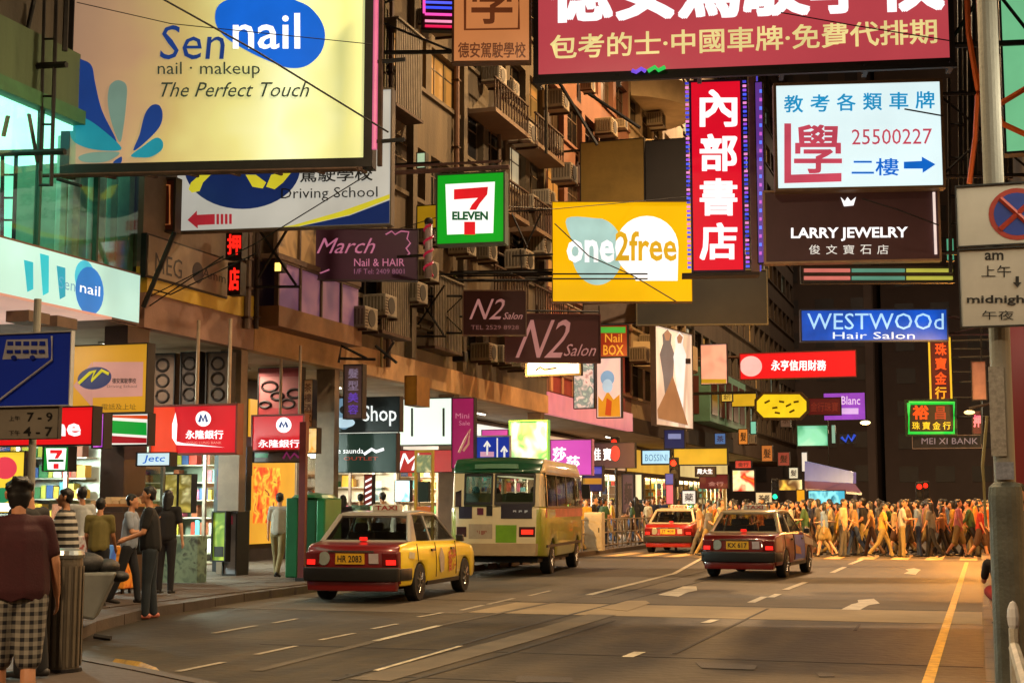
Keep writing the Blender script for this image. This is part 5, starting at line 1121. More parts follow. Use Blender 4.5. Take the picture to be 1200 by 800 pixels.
    shape(t, f, [(1, -3.0), (1, -2.9), (1, -2.8), (1, -2.65), (1, -2.2), (1, -1), (1, 0), (1, 1), (1, 2.6), (2, .8), (2, 1.2), (0, -.75), (0, -.45), (0, -.15), (0, .15), (0, .45), (0, .75), (0, .25), (0, .6)])
    return t
minibus('green roofed cream minibus pulling in at the stop with red tail light', (-10.98, 35.0, 0), .11).scale = (1.14, 1.0, 1.05)

# ================================================================ people
def cap(mb, a, b, ra, rb, n=9):
    """tapered capsule; a radius may be (wide, deep)"""
    a, b = Vector(a), Vector(b); d = (b - a); L = d.length
    if L < 1e-6: d = Vector((0, 0, 1))
    d = d.normalized(); ref = Vector((1, 0, 0)) if abs(d.x) < .85 else Vector((0, 1, 0))
    u = (ref - d * ref.dot(d)).normalized(); v = d.cross(u)
    ra = ra if isinstance(ra, tuple) else (ra, ra); rb = rb if isinstance(rb, tuple) else (rb, rb); rings = []
    for k in range(3, 0, -1): t = math.pi / 2 * k / 3.3; rings.append((a - d * min(ra) * math.sin(t), ra, math.cos(t)))
    rings += [(a, ra, 1), (b, rb, 1)]
    for k in range(1, 4): t = math.pi / 2 * k / 3.3; rings.append((b + d * min(rb) * math.sin(t), rb, math.cos(t)))
    vs = []
    for c, r, s_ in rings:
        for i in range(n): t = 2 * math.pi * i / n; vs.append(c + (u * math.cos(t) * r[0] + v * math.sin(t) * r[1]) * s_)
    m = len(rings); fs = [(i * n + k, i * n + (k + 1) % n, (i + 1) * n + (k + 1) % n, (i + 1) * n + k) for i in range(m - 1) for k in range(n)]
    fs += [tuple(range(n))[::-1], tuple(range((m - 1) * n, m * n))]
    mb.add(vs, fs)
def joints(ps):
    """ps: pose; returns joint positions, facing +y"""
    J = {}; d = math.radians
    hipz = .90; legs = {}
    lean = d(ps.get('lean', 3)); up = Vector((0, math.sin(lean), math.cos(lean)))
    J['pel'] = Vector((0, 0, hipz)); J['waist'] = J['pel'] + up * .16; J['chest'] = J['pel'] + up * .38; J['neck'] = J['pel'] + up * .56; 
    hd = d(ps.get('head', 0)); turn = d(ps.get('turn', 0)); J['head'] = J['neck'] + Vector((0, math.sin(lean + hd) * .16 + .01, math.cos(lean + hd) * .145)); J['up'] = up; J['turn'] = turn; J['hd'] = lean + hd
    low = 9
    for s_, key in ((-1, 'l'), (1, 'r')):
        a, k = ps.get('leg_' + key, (0, 3)); a, k = d(a), d(k)
        h = J['pel'] + Vector((s_ * .09, 0, -.03)); kn = h + Vector((s_ * .01, math.sin(a), -math.cos(a))) * .42; an = kn + Vector((s_ * .005, math.sin(a - k), -math.cos(a - k))) * .41
        J['hip' + key], J['kn' + key], J['an' + key], J['fa' + key] = h, kn, an, a - k; low = min(low, an.z)
        a, b, o = ps.get('arm_' + key, (3, 12, 8)); a, b, o = d(a), d(b), math.sin(d(o))
        sh = J['pel'] + up * .505 + Vector((s_ * .185, 0, 0)); el = sh + Vector((s_ * o, math.sin(a), -math.cos(a))).normalized() * .29
        inn = ps.get('in_' + key, 0); f = Vector((s_ * (o * .4 - inn), math.sin(a + b), -math.cos(a + b))).normalized(); wr = el + f * .25
        J['sh' + key], J['el' + key], J['wr' + key], J['fd' + key] = sh, el, wr, f
    dz = .075 - low
    for k, v in J.items():
        if isinstance(v, Vector) and k[:2] not in ('up', 'fd') and k != 'hd': v.z += dz
    return J
def prims(J, ps, fingers=False):
    """list of (tag, a, b, ra, rb)"""
    P = []; A = lambda t, a, b, ra, rb: P.append((t, Vector(a), Vector(b), ra, rb)); bw = ps.get('w', 1.0); up = J['up']
    lng = ps.get('lng', ps.get('legs') != 'skirt')
    A('bottom', J['pel'] + Vector((-.05, 0, -.02)), J['pel'] + Vector((.05, 0, -.02)), .108 * bw, .108 * bw)
    A('bottom', J['pel'], J['waist'], (.144 * bw, .106 * bw), (.132 * bw, .098 * bw))
    A('top', J['waist'] - up * (.13 if lng else .05), J['chest'], (.182 * bw, .142 * bw), (.172 * bw, .125 * bw)); A('top', J['chest'], J['neck'] - up * .10, (.172 * bw, .125 * bw), (.125 * bw, .095 * bw))
    A('top', J['shl'] + Vector((.02, 0, -.01)), J['shr'] + Vector((-.02, 0, -.01)), .068, .068)
    A('skin', J['neck'] - up * .07, J['neck'] + up * .06, .055, .05)
    H = J['head']; c, s_ = math.cos(J['turn']), math.sin(J['turn']); fx = lambda x, y, z: H + Vector((x * c + y * s_, -x * s_ + y * c, z)); J['fx'] = fx
    A('skin', fx(0, 0, .03), fx(0, -.015, .045), (.074, .085), (.076, .088)); A('skin', fx(0, .02, -.05), fx(0, .015, 0), (.052, .055), (.068, .075))
    A('skin', fx(0, .088, .0), fx(0, .108, -.018), .011, .016)  # nose
    A('skin', fx(0, .082, -.052), fx(0, .085, -.05), (.022, .012), (.022, .012)); A('skin', fx(0, .072, -.085), fx(0, .07, -.08), .022, .024)
    for x in (-.079, .079): A('skin', fx(x, -.01, -.015), fx(x * 1.05, -.02, .02), .016, .018)
    sl = ps.get('sleeve', 'short'); lg = ps.get('legs', 'long')
    for k in 'lr':
        sh, el, wr, f = J['sh' + k], J['el' + k], J['wr' + k], J['fd' + k]; t2 = 'top' if sl == 'long' else 'skin'
        mid = sh.lerp(el, .72); A('top', sh, mid, .062, .057 if sl != 'none' else .05); 
        A(t2, mid.lerp(sh, .2), el, .043 if t2 == 'skin' else .052, .038 if t2 == 'skin' else .045); A(t2, el, wr.lerp(el, .1), .038 if t2 == 'skin' else .044, .027 if t2 == 'skin' else .036)
        A('skin', wr.lerp(el, .12), wr, .027, .024); pal = wr + f * .075
        side = Vector((0, 0, 1)).cross(f); side = side.normalized() if side.length > .1 else Vector((0, 1, 0))
        if abs(f.z) > .8: side = Vector((0, 1, 0))
        A('skin', wr + f * .02, pal, (.026, .026), (.030, .030)) if not fingers else None
        if fingers:
            for i in range(4):
                o = side * ((i - 1.5) * .021); A('skin', wr + f * .01 + o * .5, pal + o, .014, .0125); ln = (.062, .072, .068, .052)[i]
                inw = Vector((-.5 if k == 'r' else .5, 0, 0)); m1 = pal + o + (f + inw * .35).normalized() * ln * .55; m2 = m1 + (f + inw * 1.3).normalized() * ln * .5; A('skin', pal + o, m1, .0115, .0105); A('skin', m1, m2, .0105, .009)
            th = wr + f * .03 + side * .036; A('skin', wr + f * .01, th, .016, .014); A('skin', th, th + (f + side * .45).normalized() * .045, .0135, .011)
        else: A('skin', pal, pal + f * .06 + Vector((-.012 if k == 'r' else .012, 0, 0)), (.028, .018), (.02, .012))
        h, kn, an = J['hip' + k], J['kn' + k], J['an' + k]
        if lg == 'long': A('bottom', h, kn, .098 * bw, .068); A('bottom', kn, an, .066, .056)
        elif lg == 'shorts': A('bottom', h, h.lerp(kn, .98), .108 * bw, .095); A('skin', h, kn, .075, .055); A('skin', kn, kn.lerp(an, .35), .052, .055); A('skin', kn.lerp(an, .35), an, .055, .036)
        else: A('skin', h, kn, .078, .052); A('skin', kn, kn.lerp(an, .35), .050, .052); A('skin', kn.lerp(an, .35), an, .052, .034)
        if lg == 'skirt': A('bottom', h, h.lerp(kn, .6), .125, .13)
        fa = J['fa' + k]; fd = Vector((0, math.cos(fa * .6), math.sin(fa * .6))); A('shoe', an + Vector((0, -.04, -.03)), an + fd * .15 + Vector((0, 0, -.035)), .04, (.042, .03))
    return P
def hair_prims(J, style):
    fx = J['fx']; P = []
    A = lambda a, b, ra, rb: P.append(('hair', a, b, ra, rb))
    A(fx(0, -.022, .055), fx(0, -.03, .05), (.084, .092), (.084, .088)); A(fx(0, -.05, .01), fx(0, -.055, -.02), (.076, .05), (.066, .045)); A(fx(-.03, .03, .088), fx(.035, .028, .09), .032, .032)
    for x in (-.07, .07): A(fx(x, -.01, .03), fx(x * 1.03, -.02, -.005), .022, .015)
    if style == 'long': A(fx(0, -.06, .0), fx(0, -.085, -.20), (.085, .055), (.075, .035)); A(fx(-.075, -.02, .02), fx(-.07, -.03, -.12), .03, .025); A(fx(.075, -.02, .02), fx(.07, -.03, -.12), .03, .025)
    if style == 'bob': A(fx(0, -.05, .0), fx(0, -.06, -.09), (.092, .06), (.088, .05))
    if style == 'messy':
        for i in range(14):
            a = i * 2.4; A(fx(.05 * math.cos(a), -.03 + .05 * math.sin(a), .05 + .022 * (i % 3)), fx(.082 * math.cos(a), -.035 + .082 * math.sin(a), .055 + .022 * (i % 4)), .034, .022)
        A(fx(0, -.05, .0), fx(0, -.055, -.07), (.09, .06), (.07, .04))
    return P
def remesh(P, vox, name, smooth=1):
    mb = MB(); [cap(mb, a, b, ra, rb) for _, a, b, ra, rb in P]; me = bpy.data.meshes.new(name); me.from_pydata([tuple(v) for v in mb.v], [], mb.f)
    ob = bpy.data.objects.new('tmp', me); COL.objects.link(ob); m = ob.modifiers.new('r', 'REMESH'); m.mode = 'VOXEL'; m.voxel_size = vox; m.use_smooth_shade = True
    if smooth: s_ = ob.modifiers.new('s', 'SMOOTH'); s_.factor = .5; s_.iterations = smooth
    out = bpy.data.meshes.new_from_object(ob.evaluated_get(bpy.context.evaluated_depsgraph_get())); bpy.data.objects.remove(ob); bpy.data.meshes.remove(me); out.name = name
    if not len(out.polygons): print('empty remesh', name)
    out.polygons.foreach_set('use_smooth', [True] * len(out.polygons)); return out
def tag_faces(me, P, order):
    n = len(me.polygons); c = np.zeros(n * 3); me.polygons.foreach_get('center', c); c = c.reshape(n, 3); best = np.full(n, 9.); idx = np.zeros(n, int)
    for t, a, b, ra, rb in P:
        a_, b_ = np.array(a), np.array(b); d = b_ - a_; L = max(d @ d, 1e-9); u = np.clip((c - a_) @ d / L, 0, 1); r0 = max(ra) if isinstance(ra, tuple) else ra; r1 = max(rb) if isinstance(rb, tuple) else rb
        m0 = (min(ra) if isinstance(ra, tuple) else ra); m1 = min(rb) if isinstance(rb, tuple) else rb
        r = ((r0 + m0) / 2) * (1 - u) + ((r1 + m1) / 2) * u; q = np.linalg.norm(c - a_ - u[:, None] * d, axis=1) - r; k = q < best; best[k] = q[k]; idx[k] = order.index(t)
    me.polygons.foreach_set('material_index', idx.astype(np.int32))
SK = mat('#bc8460', .55, 0, .12, 6); SK2 = mat('#cc9a78', .55, 0, .12, 6); HAIR = mat('#0e0b0a', .5, 0, .3, 20); SHOE = mat('#1e1a18', .6)
def cloth(c, var=.22): return mat(c, .85, 0, var, 5, .15)
def striped(c1, c2, n, axis=2):
    m = cloth(c1).copy(); nt_ = m.node_tree; b = nt_.nodes['Principled BSDF']; tc = nt_.nodes.new('ShaderNodeTexCoord'); sp = nt_.nodes.new('ShaderNodeSeparateXYZ'); nt_.links.new(tc.outputs['Object'], sp.inputs[0])
    mth = nt_.nodes.new('ShaderNodeMath'); mth.operation = 'MULTIPLY'; mth.inputs[1].default_value = n; nt_.links.new(sp.outputs[axis], mth.inputs[0]); fr = nt_.nodes.new('ShaderNodeMath'); fr.operation = 'FRACT'; nt_.links.new(mth.outputs[0], fr.inputs[0])
    gt_ = nt_.nodes.new('ShaderNodeMath'); gt_.operation = 'GREATER_THAN'; gt_.inputs[1].default_value = .5; nt_.links.new(fr.outputs[0], gt_.inputs[0]); mx = nt_.nodes.new('ShaderNodeMix'); mx.data_type = 'RGBA'
    nt_.links.new(gt_.outputs[0], mx.inputs[0]); mx.inputs[6].default_value = (*hx(c1), 1); mx.inputs[7].default_value = (*hx(c2), 1); nt_.links.new(mx.outputs[2], b.inputs['Base Color']); return m
def plaid(base='#8a8478', dark='#16161c'):
    m = cloth(base).copy(); nt_ = m.node_tree; b = nt_.nodes['Principled BSDF']; tc = nt_.nodes.new('ShaderNodeTexCoord'); sp = nt_.nodes.new('ShaderNodeSeparateXYZ'); nt_.links.new(tc.outputs['Object'], sp.inputs[0]); acc = []
    for ax in (0, 2):
        a = nt_.nodes.new('ShaderNodeMath'); a.operation = 'MULTIPLY'; a.inputs[1].default_value = 17; nt_.links.new(sp.outputs[ax], a.inputs[0]); f = nt_.nodes.new('ShaderNodeMath'); f.operation = 'FRACT'; nt_.links.new(a.outputs[0], f.inputs[0])
        g = nt_.nodes.new('ShaderNodeMath'); g.operation = 'GREATER_THAN'; g.inputs[1].default_value = .52; nt_.links.new(f.outputs[0], g.inputs[0]); acc.append(g)
    ad = nt_.nodes.new('ShaderNodeMath'); nt_.links.new(acc[0].outputs[0], ad.inputs[0]); nt_.links.new(acc[1].outputs[0], ad.inputs[1]); hv = nt_.nodes.new('ShaderNodeMath'); hv.operation = 'MULTIPLY'; hv.inputs[1].default_value = .5; nt_.links.new(ad.outputs[0], hv.inputs[0])
    mx = nt_.nodes.new('ShaderNodeMix'); mx.data_type = 'RGBA'; nt_.links.new(hv.outputs[0], mx.inputs[0]); mx.inputs[6].default_value = (*hx(base), 1); mx.inputs[7].default_value = (*hx(dark), 1); nt_.links.new(mx.outputs[2], b.inputs['Base Color']); return m
def person(label, loc, heading, ps, top, bottom, shoe=None, hair='short', vox=.014, h=1.70, skin=None, group=None, fingers=False, extra=None):
    """near figure: body with clothes and hair as children. heading degrees, 0 faces +y, 90 faces -x"""
    J = joints(ps); P = prims(J, ps, fingers); t = thing('person', label, 'person', loc, math.radians(heading) + math.atan2(-loc[0], loc[1]), group); k = h / 1.70; t.scale = (k, k, k); skin = skin or SK
    B = []
    for (tg, a, b, ra, rb) in P:
        sh_ = lambda r: tuple(x - (.012 if x < .1 else .05) for x in r) if isinstance(r, tuple) else r - (.012 if r < .1 else .03)
        B.append((tg, a, b, ra, rb) if tg == 'skin' else (tg, a, b, sh_(ra), sh_(rb)))
    def add(me, m, nm, par=t):
        me.materials.clear(); me.materials.append(m); o = bpy.data.objects.new(nm, me); COL.objects.link(o); o.parent = par; return o
    add(remesh(B, vox if not fingers else .0085, 'body', 2), skin, 'body')
    T = [p for p in P if p[0] == 'top']; ms = remesh(T, vox, 'shirt', 7)
    if ps.get('legs') != 'skirt' and ps.get('lean', 3) < 15:
        hem = (J['waist'] - J['up'] * .185).z
        for v in ms.vertices:
            if v.co.z < hem + .012 * math.sin(v.co.x * 40): v.co.z = hem + .012 * math.sin(v.co.x * 40)
    add(ms, top, 'shirt')
    Q = [p for p in P if p[0] == 'bottom']; add(remesh(Q, vox, 'trousers', 5), bottom, {'long': 'trousers', 'shorts': 'shorts', 'skirt': 'skirt'}[ps.get('legs', 'long')])
    S = [p for p in P if p[0] == 'shoe']; add(remesh(S, vox, 'shoes', 1), shoe or SHOE, 'shoes')
    add(remesh(hair_prims(J, hair), .013, 'hair', 1), HAIR, 'hair')
    fx = J['fx']; mb = MB()
    for x in (-.03, .03): mb.blob(fx(x, .079, .012), (.011, .006, .006), 8, 5)
    mb.build('eyes', mat('#18100c', .3), t); mb = MB(); mb.blob(fx(0, .093, -.048), (.022, .006, .005), 8, 5); mb.build('mouth', mat('#6a3428', .5), t)
    if extra: extra(t, J)
    return t
def bag(t, c=(.2, -.08, 1.0), sz=(.07, .14, .17), m=None, strap=None):
    m = m or cloth('#14120f'); mb = MB(); mb.box(c[0] - sz[0], c[1] - sz[1], c[2] - sz[2], c[0] + sz[0], c[1] + sz[1], c[2] + sz[2]); mb.build('bag', m, t, bevel=.03)
    MB().tube([(c[0], c[1], c[2] + sz[2]), (c[0] * .8, c[1] * .6, 1.40), (0.02, .0, 1.45)], .014, 5).build('strap', m, t)
st = dict
def at_px(px, pyfoot, z=.13): q = gnd(px, pyfoot, z); return (q.x, q.y, z)
def at_head(px, pyhead, h, z=.13):
    """stand a person of height h so that the crown meets this picture point"""
    q = gnd(px, pyhead, z + h); return (q.x, q.y, z)
def rightof(px, Y, z=.13): q = atY(px, 600, Y); return (q.x, Y, z)

person('person with back turned in maroon t-shirt and plaid shorts at the lower left edge', rightof(22, 8.3), 4, st(leg_l=(6, 8), leg_r=(-8, 6), arm_l=(4, 14, 12), arm_r=(2, 16, 16), w=1.30, legs='shorts', head=12, lean=2), cloth('#3a0c12'), plaid(), hair='messy', h=1.60, fingers=True, vox=.012)
person('person in dark clothing bending over behind the maroon t-shirt', rightof(40, 10.8), 50, st(head=25, lean=6, leg_l=(3, 4), leg_r=(-3, 4)), cloth('#15130f'), cloth('#1a1a1c'), hair='bob', h=1.66)
person('person in black and white striped polo shirt facing left', rightof(80, 15.6), 70, st(leg_l=(8, 6), leg_r=(-6, 4), arm_l=(20, 60, 6), arm_r=(14, 70, 4), w=1.12, turn=-8), striped('#17171a', '#a8a49c', 11), cloth('#27364a'), h=1.62)
person('person in white shirt behind the striped polo, partly hidden', rightof(97, 20.5), 30, st(arm_l=(6, 20, 8), head=6), cloth('#b8bcb8'), cloth('#20242c'), h=1.70)
person('person with back turned in khaki shirt and dark trousers', rightof(117, 18.6), -12, st(leg_l=(2, 3), leg_r=(-3, 3), arm_l=(5, 40, 6), arm_r=(5, 35, 6), head=8), cloth('#6a6030'), cloth('#12141a'), h=1.52)
def sling(t, J): bag(t, (-.25, .05, .98), (.05, .12, .2), cloth('#101010'))
person('person in pale blue shirt and dark trousers gesturing at the man in black', rightof(152, 19.3), -105, st(leg_l=(14, 8), leg_r=(-14, 8), arm_l=(22, 105, 10), arm_r=(15, 80, 6), in_r=.5, w=1.0), cloth('#8a94a4'), cloth('#181a20'), h=1.59, extra=sling)
person('person in black t-shirt and dark jeans standing at the kerb edge', (gnd(174, 725).x, gnd(174, 725).y, .0), 88, st(leg_l=(5, 4), leg_r=(-3, 3), arm_l=(12, 55, 6), arm_r=(10, 62, 4), in_l=.3, in_r=.3, turn=0, w=1.1), cloth('#0e0e10'), cloth('#232c34'), shoe=mat('#b86a58', .6), h=1.80)
person('person with long dark hair and black top behind the man in black', rightof(196, 21.6), -20, st(leg_l=(-2, 3), arm_r=(-4, 12, 12)), cloth('#151214'), cloth('#1c1a1e'), hair='long', h=1.66, skin=SK2)
person('person walking with back turned in pale shirt and khaki trousers by the yellow wall', rightof(327, 27.2), -20, st(leg_l=(14, 6), leg_r=(-14, 18), arm_l=(-8, 14, 7), arm_r=(10, 18, 7), sleeve='short'), cloth('#948e84'), cloth('#7a6844'), h=1.68)
person('person with long black hair seen over the taxi roof', rightof(402, 33.2), 10, st(), cloth('#2a2430'), cloth('#20222a'), hair='long', h=1.66, vox=.02)
person('person in green top seen over the taxi roof', rightof(422, 34.0), -15, st(), cloth('#4a5a48'), cloth('#20222a'), h=1.70, vox=.02)
person('person in white shirt seen over the taxi roof, left of the minibus', rightof(449, 33.0), 35, st(w=1.1), cloth('#c0c0c8'), cloth('#24262e'), h=1.72, vox=.02)
person('person in dark top behind the green stall', rightof(363, 31.5), 0, st(), cloth('#203028'), cloth('#20222a'), h=1.74, vox=.02)
# right edge
person('person in dark jacket standing right of the grey post, half hidden', rightof(1196, 15.5), 165, st(arm_l=(10, 30, 6), w=1.1), cloth('#14161c'), cloth('#15171e'), hair='bob', h=1.62, vox=.016)
person('person squatting in red shorts and dark top on the kerb left of the grey post', (.30, 19.2, .13), 20, st(leg_l=(100, 135), leg_r=(98, 132), lean=30, head=-5, arm_l=(30, 110, 1), arm_r=(30, 110, 1), in_l=.3, in_r=.3, legs='shorts'), cloth('#1c1414'), cloth('#8c1c14'), h=1.55, vox=.016)

# ---- crowd: a few built figures, copied with their own clothes
ORD = ['skin', 'top', 'bottom', 'hair', 'shoe']
POSES = [('walk', st(leg_l=(22, 8), leg_r=(-20, 20), arm_l=(-18, 14, 8), arm_r=(20, 20, 8), lean=4), 'short'), ('walk', st(leg_l=(-24, 22), leg_r=(24, 4), arm_l=(22, 25, 8), arm_r=(-20, 10, 8), lean=6, sleeve='long'), 'short'),
         ('walk', st(leg_l=(16, 4), leg_r=(-14, 24), arm_l=(-10, 60, 6), arm_r=(12, 12, 8), lean=3, legs='shorts'), 'messy'), ('walk', st(leg_l=(18, 6), leg_r=(-18, 16), arm_l=(-12, 12, 8), arm_r=(14, 70, 8), lean=3, legs='skirt', w=.88), 'long'),
         ('walk', st(leg_l=(-16, 20), leg_r=(18, 5), arm_l=(12, 14, 8), arm_r=(-14, 10, 8), lean=4, w=.88), 'long'), ('stand', st(leg_l=(2, 3), leg_r=(-3, 4), arm_l=(6, 60, 6), arm_r=(2, 10, 8)), 'short'),
         ('stand', st(leg_l=(-3, 3), leg_r=(3, 3), arm_l=(2, 12, 8), arm_r=(10, 85, 8), w=.88), 'bob'), ('walk', st(leg_l=(28, 12), leg_r=(-22, 12), arm_l=(-22, 30, 8), arm_r=(24, 40, 8), lean=8), 'short')]
CM = []
for nm, ps, hs in POSES:
    J = joints(ps); P = prims(J, ps); P += hair_prims(J, hs); me = remesh(P, .026, 'body', 1); me.materials.clear(); [me.materials.append(SK) for _ in ORD]; tag_faces(me, P, ORD); CM.append((nm, me, ps.get('legs', 'long'), hs))
TOPS = [('white', '#b0aca0'), ('black', '#121214'), ('red', '#9c241c'), ('yellow', '#b08c2c'), ('orange', '#b05c1c'), ('grey', '#5c5c5c'), ('navy', '#1c2440'), ('cream', '#b8a47c'), ('green', '#3c5a34'), ('pink', '#b87078'), ('azure', '#7088a8'), ('brown', '#5c3c24'), ('tan', '#94744c'), ('gold', '#c09438'), ('peach', '#c08c64')]
BOTS = [('black', '#1c1c20'), ('blue', '#2c3c5c'), ('grey', '#5c5850'), ('khaki', '#8c7848'), ('brown', '#4c3426'), ('beige', '#a08c64')]
used = set(); cr = random.Random(11)
def crowd(x, y, where, z=0.0, heading=None, kind=None, grp='people crossing the street', wname=''):
    for _ in range(200):
        ci = cr.choice([i for i in range(len(CM)) if kind is None or CM[i][0] == kind]); tn, tc_ = cr.choice(TOPS); bn, bc = cr.choice(BOTS)
        nm, me, lg, hs = CM[ci]; left = cr.random() < .5 if heading is None else None
        act = ('walking left' if left else 'walking right') if heading is None and nm == 'walk' else ('walking' if nm == 'walk' else 'standing')
        garment = {'long': 'trousers', 'shorts': 'shorts', 'skirt': 'skirt'}[lg]; hh = {'short': 'short', 'messy': 'tousled', 'long': 'long', 'bob': 'bobbed'}[hs]
        lb = f'{hh}-haired person in {tn} top and {bn} {garment} {act} {where}'
        if lb not in used: used.add(lb); break
    o = bpy.data.objects.new('person', me); COL.objects.link(o); o.location = (x, y, z); hd = heading if heading is not None else (90 if left else -90) + cr.uniform(-18, 18)
    o.rotation_euler = (0, 0, math.radians(hd)); k = cr.uniform(.93, 1.06) * 1.0; o.scale = (k * cr.uniform(.95, 1.05), k * cr.uniform(.95, 1.05), k)
    ms = [cr.choice([SK, SK2]), cloth(tc_), cloth(bc), HAIR, SHOE]
    for i, m in enumerate(ms): o.material_slots[i].link = 'OBJECT'; o.material_slots[i].material = m
    tag(o, lb, 'person', grp); return o
pts = []
def free(x, y, r):
    if all((x - a) ** 2 + (y - b) ** 2 > r * r for a, b in pts): pts.append((x, y)); return True
n = 0
for _ in range(4000):
    if n >= 112: break
    x = cr.uniform(-10.6, 1.2); y = 46.6 + abs(cr.gauss(0, 3.6))
    if x < -9.0 and y < 55: continue
    if free(x, y, .46):
        row = 'in front row' if y < 47.9 else ('in middle row' if y < 50.5 else 'in back row')
        side = ' by the post' if x > -2.2 else (' behind the taxi' if x < -6.2 else '')
        crowd(x, y, row + side); n += 1
for _ in range(300):   # waiting on the left pavement beyond the minibus
    if n >= 112 + 46: break
    x = cr.uniform(-15.2, -12.45); y = cr.uniform(42, 60)
    if free(x, y, .5): crowd(x, y, 'on the left pavement', .13, cr.uniform(-180, 180), None, 'people on the left pavement'); n += 1
for _ in range(200):
    if n >= 112 + 46 + 26: break
    x = cr.uniform(-14.5, -9.2); y = cr.uniform(57, 85)
    if free(x, y, .6): crowd(x, y, 'far beyond the taxis', .13 if x < -12.1 else 0, cr.uniform(-180, 180), None, 'people in the distance'); n += 1
# ================================================================ street furniture
# grey post with the parking plates
q = gnd(1172, 800); PX, PY = .205, 12.6
t = thing('sign_post', 'tall grey street post with thick base sleeve in front of the right kerb', 'post', (PX, PY, .13)); pm = mat('#8f8d82', .55, .1, .3, 2.5, .2, True)
mb = MB(); mb.lathe((0, 0, 0), [(.135, 0), (.135, 1.55), (.128, 1.62), (.085, 1.66)], 20); mb.build('sleeve', mat('#5c6058', .6, .1, .45, 3, .3), t, smooth=False)
mb = MB(); mb.lathe((0, 0, 0), [(.085, 1.6), (.082, 5), (.078, 9.2)], 18); mb.build('shaft', pm, t)
mb = MB(); mb.tube([(0, 0, 9.2), (-.6, .4, 9.6), (-1.6, .8, 9.7)], .05, 8); mb.build('lamp_arm', pm, t)
mb = MB(); mb.blob((-1.8, .85, 9.66), (.4, .16, .09), 12, 6); mb.build('lamp_head', mat('#6a6862', .5, .3), t)
MB().box(-2.05, .76, 9.55, -1.5, .94, 9.572).build('lamp_lens', glow('#ffcf90', 6, True), t)
lamp('street_or_fill_light', 'SPOT', (-1.8, .85, 9.5), 2600, (1, .66, .36), t, .15, (-4.0, 2.5, 0), 2.5)
for z, c in [(1.95, '#a8a49c'), (2.12, '#9c9890')]:
    pass
MB().box(-.10, -.11, 2.42 - .55, .02, -.086, 3.2 - .6).build('sticker', mat('#a09c92', .6, 0, .4, 30), t)
MB().box(-.07, -.12, 1.68, .07, -.086, 1.82).build('sticker', mat('#8c94a4', .6, 0, .4, 30), t)
mb = MB(); mb.tube([(-.16, -.02, 1.3), (-.17, -.02, 1.8), (-.12, -.05, 2.2)], .014, 5); mb.build('loose_cable', mat('#9c8c58', .6), t)
wh_ = mat('#c8c4b8', .45, 0, .12, 2.5)
def plate(nm, lb, bl, br, yt, Y, draw, par=None):
    s = Sign('road_sign', lb, 'road sign', bl[0], bl[1], br[0], yt, Y, plain=True, yb1=br[1], face=wh_, case=mat('#1c1c1c', .5), border=.012, depth=.03); draw(s); return s
ds = mat('#16140f', .5)
def d1(s):
    s.oval(1192, 251, 33.5, 30.5, mat('#a83424', .45), 'red_ring'); s.oval(1192, 251, 27.5, 25, mat('#1c3c9c', .45), 'blue_disc')
    for a in (-1, 1): s.line([(1172, 251 - a * 18), (1212, 251 + a * 18)], .022, mat('#b04030', .45), 'red_bar')
plate('', 'no stopping plate with red ring and cross on blue disc', (1123, 289), (1262, 285), 220, 12.35, d1)
def d2(s):
    s.text('am', 1154, 296, 1176, 305, ds, .02); s.text('上午', 1150, 311, 1185, 325, ds, 0); s.text('midnight', 1133, 346, 1209, 358, ds, .02); s.text('午夜', 1151, 364, 1188, 375, ds, 0)
    s.poly([(1187, 331), (1192, 337), (1197, 331), (1194, 331), (1194, 324), (1190, 324), (1190, 331)], ds, 'arrow')
plate('', 'am to midnight time plate below the no stopping plate', (1127, 383), (1262, 379), 294, 12.35, d2)
# railing by the post
t = thing('railing', 'short pale pavement railing at the foot of the grey post', 'railing', (.07, 1.9, .13)); t.scale = (1, 1, 1.13); rm_ = mat('#a8a294', .5, .2, .4, 6, .2)
a = gnd(1176, 738, .95); mb = MB(); mb.tube([(.0 + .03, 3.6, .86), (.06, -3, .86)], .02, 8); mb.build('top_rail', rm_, t)
mb = MB(); mb.tube([(.03, 3.6, 0), (.03, 3.6, .92)], .018, 8); mb.build('post', rm_, t); mb = MB(); mb.blob((.03, 3.6, .955), (.022, .022, .05), 10, 6); mb.build('wrapped_bag', mat('#b8b8b8', .4), t)
for i in range(12): MB().tube([(.035, 3.2 - i * .3, .06), (.035, 3.2 - i * .3, .85)], .010, 5).build('bar', rm_, t)
mb = MB(); mb.tube([(.03, 3.6, .08), (.06, -3, .08)], .016, 6); mb.build('bottom_rail', rm_, t)
# bus lane sign, left edge
s = Sign('road_sign', 'blue bus lane road sign at the left edge with a white bus drawn on it', 'road sign', -40, 477, 82, 394, 12.6, plain=True, yb1=474, face=mat('#1438c8', .4, 0, .1, 1), case=mat('#b8b8b8', .5), border=.012, depth=.03)
wp = mat('#b8b8c0', .45); s.poly([(3, 421), (57, 419), (56, 397), (8, 398)], wp, 'bus_body')
for r_ in range(2):
    for c_ in range(5): s.rect(9 + c_ * 9.5, 400 + r_ * 9 + (1 if r_ else 0), 16 + c_ * 9.5, 405 + r_ * 9, mat('#0c2a9c', .4), 'bus_window')
for x in (18, 40): s.oval(x, 419, 3.2, 2.6, mat('#0c2a9c', .4), 'bus_wheel')
s.line([(63, 394), (63, 422), (0, 470), (-20, 486)], .012, wp, 'road_line')
s2 = Sign('road_sign', 'grey time plate 7-9 and 4-7 below the blue bus lane sign', 'road sign', -40, 515, 69, 479, 12.62, plain=True, yb1=513, face=mat('#8a8274', .5, 0, .15, 2), case=ds, border=.008, depth=.03)
